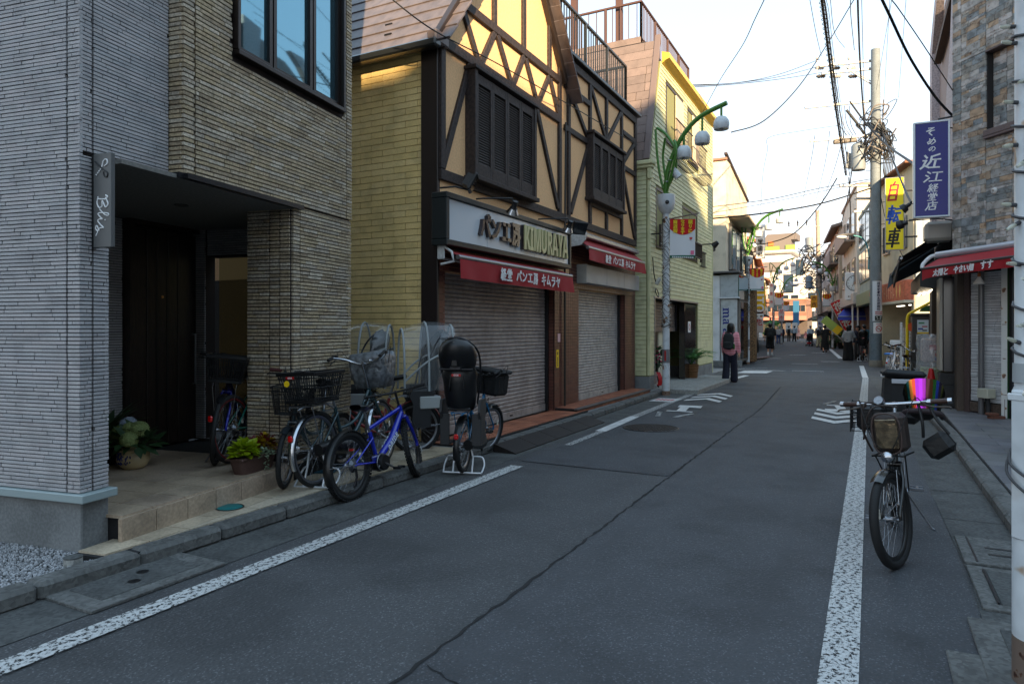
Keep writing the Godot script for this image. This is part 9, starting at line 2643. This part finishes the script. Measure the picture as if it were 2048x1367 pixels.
func utility_pole() -> void:
	var o := thing("utility_pole","tall grey concrete utility pole with crossarms, transformer and pasted clinic sign","utility pole",W(0.19,29.75))
	# parts are given in a frame that faces the camera side of the street
	var cm := mat(Color(0.50,0.535,0.555),0.75,{"tex":"fine","scale":0.8,"detail":"blotch","dscale":0.6})
	part("shaft",mb().lathe([Vector2(0.215,0.0),Vector2(0.205,3.0),Vector2(0.19,7.0),Vector2(0.16,12.2),Vector2(0,12.22)],26),cm,o)
	part("foot",mb().lathe([Vector2(0.24,0.0),Vector2(0.235,0.24),Vector2(0.21,0.26)],26),mat(Color(0.52,0.49,0.44),0.85,{"tex":"grit"}),o)
	var dm := mat(Color(0.40,0.45,0.48),0.6,{"tex":"blotch","scale":1.5})
	part("metal_sheath",mb().lathe([Vector2(0.218,0.24),Vector2(0.218,1.28)],26),dm,o)
	var F := node("signboard",o,xf(Vector3.ZERO,0.48))
	var wrap := func(y0: float,y1: float,r: float,a: float) -> MB:
		var g := []
		for j in 2:
			for k in 13:
				var an := lerpf(-a,a,k / 12.0)
				g.append(V(sin(an)*r,y0 if j == 0 else y1,cos(an)*r))
		return mb().grid(g,13)
	part("board",wrap.call(1.76,3.28,0.222,1.0),mat(Color(0.80,0.82,0.84),0.4),F)
	part("board_edge",wrap.call(1.73,3.31,0.219,1.06),M.alu,F)
	var b := mb(xf(V(0,0,0.223)))
	var txt := "経堂皮膚科"
	for k in 5:script_line(b,txt[k],V(-0.07,3.25 - k*0.115,0),Vector2(0.125,0.105),Vector2.ZERO,0.012,0.003)
	txt = "泌尿器科"
	for k in 4:script_line(b,txt[k],V(-0.07,2.60 - k*0.115,0),Vector2(0.125,0.105),Vector2.ZERO,0.012,0.003)
	part("lettering",b,mat(Color(0.08,0.09,0.25),0.5),F)
	part("ampersand",latin("&",0.085,0.004),mat(Color(0.08,0.09,0.25),0.5),F,xf(V(-0.01,2.635,0.224)))
	b = mb()
	for k in 8:b.box(V(-0.12 + k*0.034,2.10,0.219),V(0.018,0.045,0.012)).box(V(-0.12 + k*0.034,2.03,0.2195),V(0.022,0.03,0.012))
	part("red_lettering",b,mat(Color(0.70,0.10,0.14),0.5),F)
	part("green_panel",mb().box(V(0,1.87,0.216),V(0.27,0.17,0.02)),mat(Color(0.03,0.14,0.11),0.4),F)
	b = mb()
	for q in [[-0.07,1.91],[-0.05,1.85],[0.07,1.91],[0.06,1.85]]:b.box(V(q[0],q[1],0.2265),V(0.06,0.028,0.006))
	part("white_lettering",b,M.white_flat,F)
	part("smoking_board",wrap.call(1.28,1.70,0.2235,0.85),M.white_flat,F)
	b = mb(xf(V(0,1.46,0.226),0,PI / 2))
	b.torus(Vector3.ZERO,Vector3.UP,0.105,0.013,28,5,0.3)
	b.box(V(0,0,0),V(0.19,0.004,0.018),Basis.from_euler(V(0,-0.75,0)))
	part("red_ring",b,M.red,F)
	part("cigarette",mb().box(V(-0.005,1.455,0.225),V(0.12,0.018,0.004)),M.black,F)
	part("caption",mb().box(V(0,1.635,0.222),V(0.18,0.022,0.006)),mat(Color(0.7,0.3,0.3),0.6),F)
	part("graffiti",mb(xf(V(0.0,0,0.218))).tube([V(0.05,1.1,0),V(0.06,0.95,0),V(0.04,0.9,0),V(0.06,0.82,0),V(0.05,0.6,0),V(0.07,0.5,0)],0.005,5),mat(Color(0.10,0.12,0.15),0.7),F)
	# bands and steps
	for y in [3.6,4.4,6.0,7.1,7.6,8.9]:part("band",mb().torus(V(0,y,0),Vector3.UP,0.20 - y*0.003,0.012,24,5),M.dark_steel,o)
	b = mb()
	for k in 12:b.tube([V((0.19 if k % 2 else -0.19),4.2 + k*0.42,0.02),V((0.34 if k % 2 else -0.34),4.2 + k*0.42,0.08)],0.012,5)
	part("climbing_step",b,M.dark_steel,o)
	# crossarms reach out over the street
	var arm := mat(Color(0.72,0.71,0.69),0.5,{"metal":0.3})
	var U := V(-0.8854,0,0.4648)
	var fx := Basis(U,Vector3.UP,U.cross(Vector3.UP))
	for q in [[11.75,0.2,2.1],[11.45,0.2,2.0],[10.25,-0.1,2.65],[8.95,0.1,2.45],[7.0,0.1,1.3],[6.5,0.1,0.7],[6.0,0.1,0.75]]:
		part("crossarm",mb().cbox(V((q[2] - q[1])*0.5,q[0] - (0.10 if q[0] > 8 and q[0] < 11 else 0.0),0.2),V(q[1] + q[2],0.09,0.09),0.01,Basis.from_euler(V(0,0,-0.10 if q[0] > 8.0 else 0.0))),arm,o,Transform3D(fx,Vector3.ZERO))
	part("arm_brace",mb().tube([V(0.05,10.9,0.15),V(0.95,11.5,0.2)],0.03,6).tube([V(0.05,11.0,0.15),V(1.2,11.7,0.2)],0.02,6),arm,o,Transform3D(fx,Vector3.ZERO))
	var ins := mat(Color(0.70,0.68,0.66),0.3,{"coat":0.4})
	var dk := mat(Color(0.16,0.15,0.15),0.5)
	for k in 6:
		var x := 0.75 + (k % 3)*0.62
		var y := 11.62 - (k / 3)*0.36
		part("insulator",mb(xf(V(x,y,0.36 - 0.1*(k / 3)),0.25,0.0,1.45)).lathe([Vector2(0,0.20),Vector2(0.04,0.19),Vector2(0.07,0.12),Vector2(0.04,0.11),Vector2(0.07,0.03),Vector2(0.04,0.02),Vector2(0.075,-0.08),Vector2(0.03,-0.2),Vector2(0,-0.22)],12),[ins,dk][k % 2],o,Transform3D(fx,Vector3.ZERO))
		part("pin",mb().tube([V(x + 0.15,y + 0.02,0.25),V(x + 0.15,y + 0.34,0.25)],0.02,5).ball(V(x + 0.15,y + 0.34,0.25),V(0.06,0.08,0.06),8),ins,o,Transform3D(fx,Vector3.ZERO))
	# transformer
	var tm := mat(Color(0.53,0.56,0.58),0.5,{"tex":"fine"})
	part("transformer",mb(xf(V(0.52,0,0.28))).lathe([Vector2(0,7.62),Vector2(0.24,7.62),Vector2(0.26,7.68),Vector2(0.26,8.55),Vector2(0.20,8.64),Vector2(0,8.66)],22),tm,o,Transform3D(fx,Vector3.ZERO))
	b = mb()
	for k in 9:b.box(V(0.62 + cos(k*0.35 + 0.3)*0.29,8.05,0.30 + sin(k*0.35 + 0.3)*0.29),V(0.02,0.62,0.09),Basis.from_euler(V(0,PI / 2 - (k*0.35 + 0.3),0)))
	part("cooling_fin",b,mat(Color(0.40,0.42,0.43),0.5),o,Transform3D(fx,Vector3.ZERO))
	# the knot of cables and junction boxes
	var lc := [M.cable,M.cable_grey,mat(Color(0.45,0.42,0.39),0.6)]
	for k in 34:
		var y := rng.randf_range(8.2,9.9)
		var pts := []
		var a := rng.randf()*TAU
		var m := rng.randi_range(4,7)
		for q in m:pts.append(V(cos(a + q*0.9)*rng.randf_range(0.22,0.75),y + rng.randf_range(-0.5,0.5),sin(a + q*0.9)*rng.randf_range(0.22,0.6)))
		part("cable_loop",mb().tube(curve(pts,5),rng.randf_range(0.012,0.03),5),lc[k % 3],o)
	for k in 7:
		part("drop_cable",mb().tube(curve([V(0.15 + 0.04*k,8.9,0.2),V(0.3 + 0.05*k,8.2,0.25),V(0.25 + 0.04*k,7.6 - 0.1*k,0.2),V(0.3 + 0.03*k,7.2 - 0.12*k,0.2)],5),0.018,5),lc[k % 2],o)
	for k in 4:
		part("drop_cable",mb().tube(curve([V(0.9 + 0.2*k,10.1,0.2),V(0.8 + 0.15*k,9.4,0.3),V(0.5 + 0.1*k,8.8,0.25),V(0.3,8.6,0.2)],5),0.012,5),lc[k % 3],o,Transform3D(fx,Vector3.ZERO))
	part("junction_box",mb().cbox(V(1.05,8.75,0.28),V(0.9,0.16,0.16),0.04,Basis.from_euler(V(0,0,-0.1))),lc[2],o,Transform3D(fx,Vector3.ZERO))
	part("splice_tube",mb().tube([V(1.0,9.95,0.25),V(0.6,9.5,0.3),V(0.15,8.9,0.35)],0.05,8),M.cable_grey,o,Transform3D(fx,Vector3.ZERO))
	part("riser_pipe",mb().tube([V(0.17,3.6,0.1),V(0.17,8.6,0.1)],0.025,6),M.cable_grey,o)
	# street light arm
	var tq := mat(Color(0.22,0.52,0.55),0.45)
	part("light_arm",mb().tube(curve([V(0.22,3.75,0.1),V(0.22,4.5,0.12),V(0.42,4.95,0.15),V(0.75,5.07,0.2)],6),0.025,8),tq,o,Transform3D(fx,V(0,0.0,0)))
	part("light_head",mb(Transform3D(Basis.from_euler(V(0,0,PI / 2 - 0.08)),V(1.1,5.10,0.22))).lathe([Vector2(0,0.42),Vector2(0.05,0.38),Vector2(0.12,0.1),Vector2(0.10,-0.15),Vector2(0.03,-0.36),Vector2(0,-0.36)],16,0.55,1.0),mat(Color(0.27,0.27,0.29),0.4),o,Transform3D(fx,Vector3.ZERO))
	part("light_glass",mb().ball(V(1.2,5.02,0.22),V(0.22,0.07,0.09),12),M.lamp_glass,o,Transform3D(fx,Vector3.ZERO))
	# small insulators on the thin drop wires
	var far := thing("utility_pole","distant leaning utility pole smothered in looped cables","utility pole",W(-3.95,67.0),0.0)
	far.rotation.z = 0.02
	part("shaft",mb().lathe([Vector2(0.24,0.0),Vector2(0.2,8.0),Vector2(0.17,12.0),Vector2(0,12.02)],16),mat(Color(0.62,0.56,0.50),0.75,{"tex":"blotch"}),far)
	for k in 46:
		var y := rng.randf_range(5.2,8.6)
		var pts := []
		var a := rng.randf()*TAU
		for q in 5:pts.append(V(cos(a + q*0.9)*rng.randf_range(0.3,1.3) - 0.5,y + rng.randf_range(-0.8,0.8),sin(a + q*0.9)*rng.randf_range(0.3,0.9)))
		part("cable_loop",mb().tube(curve(pts,4),rng.randf_range(0.02,0.045),4),lc[k % 3],far)
	part("transformer",mb(xf(V(-0.7,0,0.2))).lathe([Vector2(0,8.3),Vector2(0.34,8.3),Vector2(0.36,9.6),Vector2(0,9.7)],14),tm,far)
	part("transformer",mb(xf(V(-0.8,0,0.2))).lathe([Vector2(0,5.0),Vector2(0.3,5.0),Vector2(0.32,6.1),Vector2(0,6.2)],14),mat(Color(0.42,0.50,0.56),0.5),far)
	part("crossarm",mb().cbox(V(-0.9,10.6,0.1),V(3.2,0.1,0.1),0.01),arm,far)
	for k in 3:part("insulator",mb(xf(V(-2.4 + k*0.75,10.75,0.1))).lathe([Vector2(0,0),Vector2(0.08,0.05),Vector2(0.05,0.2),Vector2(0.09,0.3),Vector2(0.05,0.45),Vector2(0,0.55)],10),dk,far)
	part("dark_pole_strap",mb().tube([V(0.75,0,-1.0),V(0.9,9.0,-1.0)],0.16,10),mat(Color(0.24,0.20,0.18),0.8),far)
	part("light_arm",mb().tube(curve([V(0.1,3.9,0.2),V(-0.1,4.9,0.2),V(-0.9,5.4,0.2),V(-1.8,5.5,0.2)],5),0.04,6),tq,far)
	part("light_head",mb().ball(V(-2.0,5.4,0.2),V(0.36,0.14,0.16),12),mat(Color(0.6,0.62,0.63),0.4),far)
func near_pole() -> void:
	struct("pole_footing",mb().cbox(W(0.62,3.42,0.008),V(0.62,0.016,0.62),0.006),M.kerb)
	var o := thing("white_post","white painted steel post with clear fairy-light bulbs at the right edge","post",W(0.638,3.53,0.012))
	var wm := mat(Color(0.78,0.80,0.81),0.4,{"tex":"rust","scale":0.33,"detail":"blotch","dscale":1.3})
	part("shaft",mb().lathe([Vector2(0.108,0.0),Vector2(0.108,1.22),Vector2(0.100,1.24),Vector2(0.095,5.5)],28),wm,o)
	part("casing",mb(xf(Vector3.ZERO,-0.9)).cbox(V(0,0.92,0.098),V(0.10,0.62,0.03),0.008).cbox(V(0,1.20,0.112),V(0.12,0.03,0.012),0.004),wm,o)
	part("foot_stain",mb().lathe([Vector2(0.1085,0.0),Vector2(0.1085,0.16),Vector2(0.108,0.2)],28),mat(Color(0.40,0.34,0.30),0.85,{"tex":"rust","scale":2.0}),o)
	part("sticker",mb().lathe([Vector2(0.1062,1.26),Vector2(0.1055,1.34)],28),mat(Color(0.60,0.62,0.63),0.5),o)
	var cb := mat(Color(0.25,0.25,0.26),0.6)
	var pts := []
	for k in 200:pts.append(V(cos(k*0.55)*0.107,1.3 + k*0.0165,sin(k*0.55)*0.107))
	part("fairy_light_wire",mb().tube(pts,0.006,5),cb,o)
	part("tie_wire",mb().tube(curve([V(-0.11,0.98,0.0),V(-0.12,0.92,0.06),V(-0.04,0.86,0.12),V(0.06,0.84,0.11)],6),0.006,5).tube(curve([V(-0.11,0.96,-0.02),V(-0.13,0.88,0.05),V(-0.05,0.80,0.12),V(0.06,0.80,0.11)],6),0.006,5),cb,o)
	var gl := mat(Color(0.78,0.78,0.70),0.1,{"alpha":0.55,"spec":0.8})
	for k in 22:
		var y := 1.25 + k*0.125 + (0.05 if k % 2 else 0.0)
		var d := Basis(Vector3.UP,rng.randf_range(-0.5,0.5))*V(-0.8854,0,0.4648)
		var a := d*0.10 + V(0,y,0)
		var e := a + d*0.055 + V(0,rng.randf_range(-0.045,0.03),0)
		part("bulb_socket",mb().tube([a,a.lerp(e,0.35)],0.009,8),cb,o)
		part("fairy_bulb",mb().tube([a.lerp(e,0.3),a.lerp(e,0.6),e],[0.008,0.010,0.006],8),gl,o)
func cables() -> void:
	wire("thick black lashed cable bundle hanging lowest over the middle of the street",[W(-0.83,29.21,7.37),W(-0.81,20.07,7.35),W(-0.80,16.07,7.50),W(-0.81,14.17,7.70),W(-0.81,13.03,7.82)],0.026,1)
	wire("second lashed cable just right of the thickest bundle",[W(-0.69,29.28,7.33),W(-0.80,18.74,7.90),W(-0.81,15.85,8.10),W(-0.84,15.33,8.20),W(-0.86,15.01,8.26)],0.012,1)
	wire("thin wire at the left of the overhead bundle from the top insulators",[W(-1.58,27.40,11.45),W(-1.48,23.00,10.60),W(-1.48,20.64,10.60),W(-1.48,19.46,10.60)],0.009,0)
	wire("thin wire with spiral sleeve above the insulators",[W(-0.84,28.36,11.96),W(-1.00,24.04,10.90),W(-1.01,21.59,10.90),W(-1.02,20.37,10.90)],0.009,0)
	wire("thin wire meeting the crossarm near the pole top",[W(-0.53,29.08,12.07),W(-0.53,23.65,11.20),W(-0.51,22.56,11.20),W(-0.49,22.02,11.20)],0.012,0)
	wire("dark service cable running down the sky left of the pole to its collar",[W(-0.13,29.30,8.26),W(-0.23,21.55,8.60),W(-0.24,18.27,8.60),W(-0.24,16.82,8.70),W(-0.24,15.95,8.76)],0.022,0)
	wire("long wire from the collar of the pole up past the crossarms",[W(-0.20,29.37,10.01),W(-0.19,19.67,9.90),W(-0.18,14.82,9.85)],0.008,0)
	wire("hair-thin wire right of the pole top going up",[W(0.21,29.47,10.55),W(0.45,18.36,9.20),W(0.57,12.80,8.53)],0.006,0)
	wire("hair-thin wire ending at the small insulators right of the pole",[W(0.43,28.46,9.43),W(0.39,17.39,8.80),W(0.37,11.85,8.48)],0.005,0)
	wire("hair-thin wire ending at the second insulators by the mauve building",[W(0.81,25.27,8.91),W(0.69,17.07,8.60),W(0.63,12.97,8.44)],0.005,0)
	wire("heavy black cable sagging from above to the corner of the stone-clad house",[W(1.26,13.76,5.08),W(0.95,13.26,5.33),W(0.55,12.26,5.69),W(0.25,11.31,6.03),W(0.15,10.92,6.11),W(0.07,10.61,6.17)],0.022,0)
	wire("thinner cable reaching the stone-clad house above the heavy one",[W(1.30,14.01,5.54),W(0.82,13.42,6.22),W(0.42,12.65,6.62),W(0.31,12.48,6.73),W(0.23,12.34,6.82)],0.009,0)
	wire("grey stay cable from the pole collar down behind the blue sign",[W(-0.68,29.01,10.11),W(-0.09,28.75,9.07),W(0.52,26.82,7.78),W(0.92,19.68,5.61),W(0.98,17.68,5.03)],0.035,0)
	wire("grey cable descending from the collar to the yellow sign bracket",[W(0.41,29.35,8.87),W(0.71,25.22,6.74),W(0.82,20.20,4.96),W(0.80,17.36,4.25)],0.028,0)
	wire("long sagging cable from the left house across to the crossarm of the pole",[W(-3.15,18.11,6.51),W(-2.73,21.15,7.58),W(-2.10,24.88,9.67),W(-1.31,27.55,12.03),W(-0.56,26.98,13.00),W(-0.26,26.76,13.39)],0.018,0)
	wire("upper of the three wires from the insulators to the clapboard house",[W(-1.66,27.93,11.53),W(-2.58,23.49,9.67),W(-3.33,19.71,8.31),W(-4.42,18.69,8.12)],0.01,0)
	wire("middle of the three wires from the insulators to the clapboard house",[W(-1.66,27.93,11.27),W(-2.58,23.49,9.59),W(-3.33,19.71,8.31),W(-4.42,18.69,8.08)],0.01,0)
	wire("lowest of the three wires from the insulators to the clapboard house",[W(-1.58,27.97,11.03),W(-2.58,23.49,9.51),W(-3.33,19.71,8.28),W(-4.45,18.67,8.04)],0.01,0)
	wire("twisted thin cable rising from the clapboard roof to the upper left of the sky",[W(-3.98,18.58,7.26),W(-3.02,15.92,7.12),W(-2.07,13.03,6.67),W(-1.62,11.35,6.37),W(-1.32,10.15,6.11),W(-1.09,9.19,5.90)],0.008,0)
	wire("blue-grey messenger bundle crossing from the cream gable to the pole",[W(-4.97,24.49,5.33),W(-3.35,25.91,5.61),W(-1.66,27.93,6.13),W(0.08,29.74,6.89)],0.03,0)
	wire("upper thin wire from the cream gable to the arms of the pole",[W(-4.97,24.49,5.74),W(-3.19,26.00,6.11),W(-1.66,27.93,6.71),W(-0.01,29.70,7.22)],0.014,0)
	wire("thin wire under the upper one from the cream gable to the pole",[W(-4.94,24.51,5.53),W(-3.19,26.00,5.99),W(-1.66,27.93,6.58),W(-0.04,29.68,7.15)],0.01,0)
	wire("black cable from the cream building rising behind the second lamp to the bundle",[W(-4.58,31.48,5.15),W(-3.77,30.77,5.11),W(-2.73,30.19,5.40),W(-1.76,29.57,6.35),W(-1.13,29.34,7.32)],0.022,0)
	wire("thin beaded wire hanging from the bracket above the cream gable",[W(-3.70,27.42,5.79),W(-3.55,26.94,7.20),W(-3.33,26.49,8.00),W(-3.28,26.51,8.46),W(-2.33,27.58,8.84),W(-1.02,28.83,9.21)],0.008,0)
	wire("leftmost fan wire from the lower crossarm down the street",[W(-1.86,28.39,8.83),W(-2.39,32.63,8.31),W(-5.67,64.79,10.51),W(-7.72,84.04,11.50)],0.01,0)
	wire("second fan wire from the lower crossarm down the street",[W(-1.36,28.65,8.99),W(-1.98,35.10,8.65),W(-4.77,65.26,10.51),W(-7.91,97.49,11.72)],0.01,0)
	wire("third fan wire from the collar down the street",[W(-0.89,28.90,8.83),W(-1.57,35.32,8.65),W(-3.66,60.20,10.97),W(-4.82,72.01,11.65)],0.012,0)
	wire("dark cable dropping from the transformer towards the far pole",[W(-0.60,29.05,7.60),W(-1.08,36.70,7.18),W(-2.45,55.18,7.18),W(-3.68,70.35,6.89)],0.02,0)
	wire("cable with a small box hanging left of the pole",[W(-0.72,29.21,7.26),W(-0.78,34.60,6.61),W(-0.88,40.20,6.38),W(-0.97,46.93,5.65)],0.022,0)
	wire("loose cable from the far pole looping across to the far left lamp",[W(-4.04,67.90,8.54),W(-5.29,62.73,6.60),W(-6.09,55.53,5.50),W(-6.30,46.39,4.56)],0.022,0)
	wire("second loose cable from the far pole to the left house fronts",[W(-4.04,67.90,7.86),W(-5.86,64.69,5.68),W(-7.10,59.52,4.78)],0.022,0)
	wire("cable from the far pole to the gabled houses on the right",[W(-3.84,68.01,8.54),W(-2.16,60.98,6.94),W(-0.60,50.51,5.62)],0.02,0)
	wire("cable falling from the utility pole to the cream building sign",[W(0.28,29.96,7.21),W(0.53,29.64,5.60),W(0.96,28.74,4.34),W(1.16,25.46,3.35)],0.014,0)
	wire("cable running over the bakery facade from the house at the left",[W(-4.71,6.11,5.15),W(-4.46,6.58,4.93),W(-4.47,8.16,5.08),W(-4.52,10.73,5.28),W(-4.53,14.56,5.51)],0.008,0)
func _ready() -> void:
	rng.seed = 20240611
	lights()
	materials()
	road()
	house_a()
	bakery()
	house_c()
	house_d()
	house_e()
	house_f()
	house_g()
	far_town()
	guard_rail()
	utility_pole()
	near_pole()
	street_lamp("nearest street lamp, its pole wound with fairy-light wire beside the clapboard house",W(-4.02,15.03,0.0),-0.18,true)
	var l2 := street_lamp("second street lamp, in front of the white corner shop, sunlit stalks",W(-4.45,29.3,0.0),-0.12,true)
	copy(l2,W(-5.9,50.0,0.0),-0.1,"third street lamp on the left, beyond the yellow blade sign","street_lamp")
	copy(l2,W(-7.2,67.0,0.0),-0.1,"farthest street lamp on the left side","street_lamp")
	copy(l2,W(-2.35,53.5,0.0),PI + 0.3,"street lamp on the right side by the flower stall","street_lamp")
	copy(l2,W(-4.3,76.0,0.0),PI + 0.2,"distant street lamp on the right behind the far utility pole","street_lamp")
	banner("nearest red and white banner with yellow characters on the wire-wound lamp",W(-3.92,14.98,3.90),0.48)
	banner("banner on the second street lamp before the white corner shop",W(-4.36,29.25,3.92),0.48,1.05)
	banner("banner on the third lamp on the left, above the far walkers",W(-5.8,49.9,3.9),0.4,1.05)
	banner("banner on the farthest left lamp",W(-7.1,66.9,3.9),0.4,1.05)
	banner("banner on the right lamp above the flower stall",W(-3.0,53.4,3.9),0.4,1.05)
	banner("banner on the distant lamp behind the far utility pole",W(-4.9,75.9,3.9),0.4,1.05)
	palm_pot()
	pots()
	blue_sign()
	left_bikes()
	right_bike()
	far_bikes()
	people()
	cables()
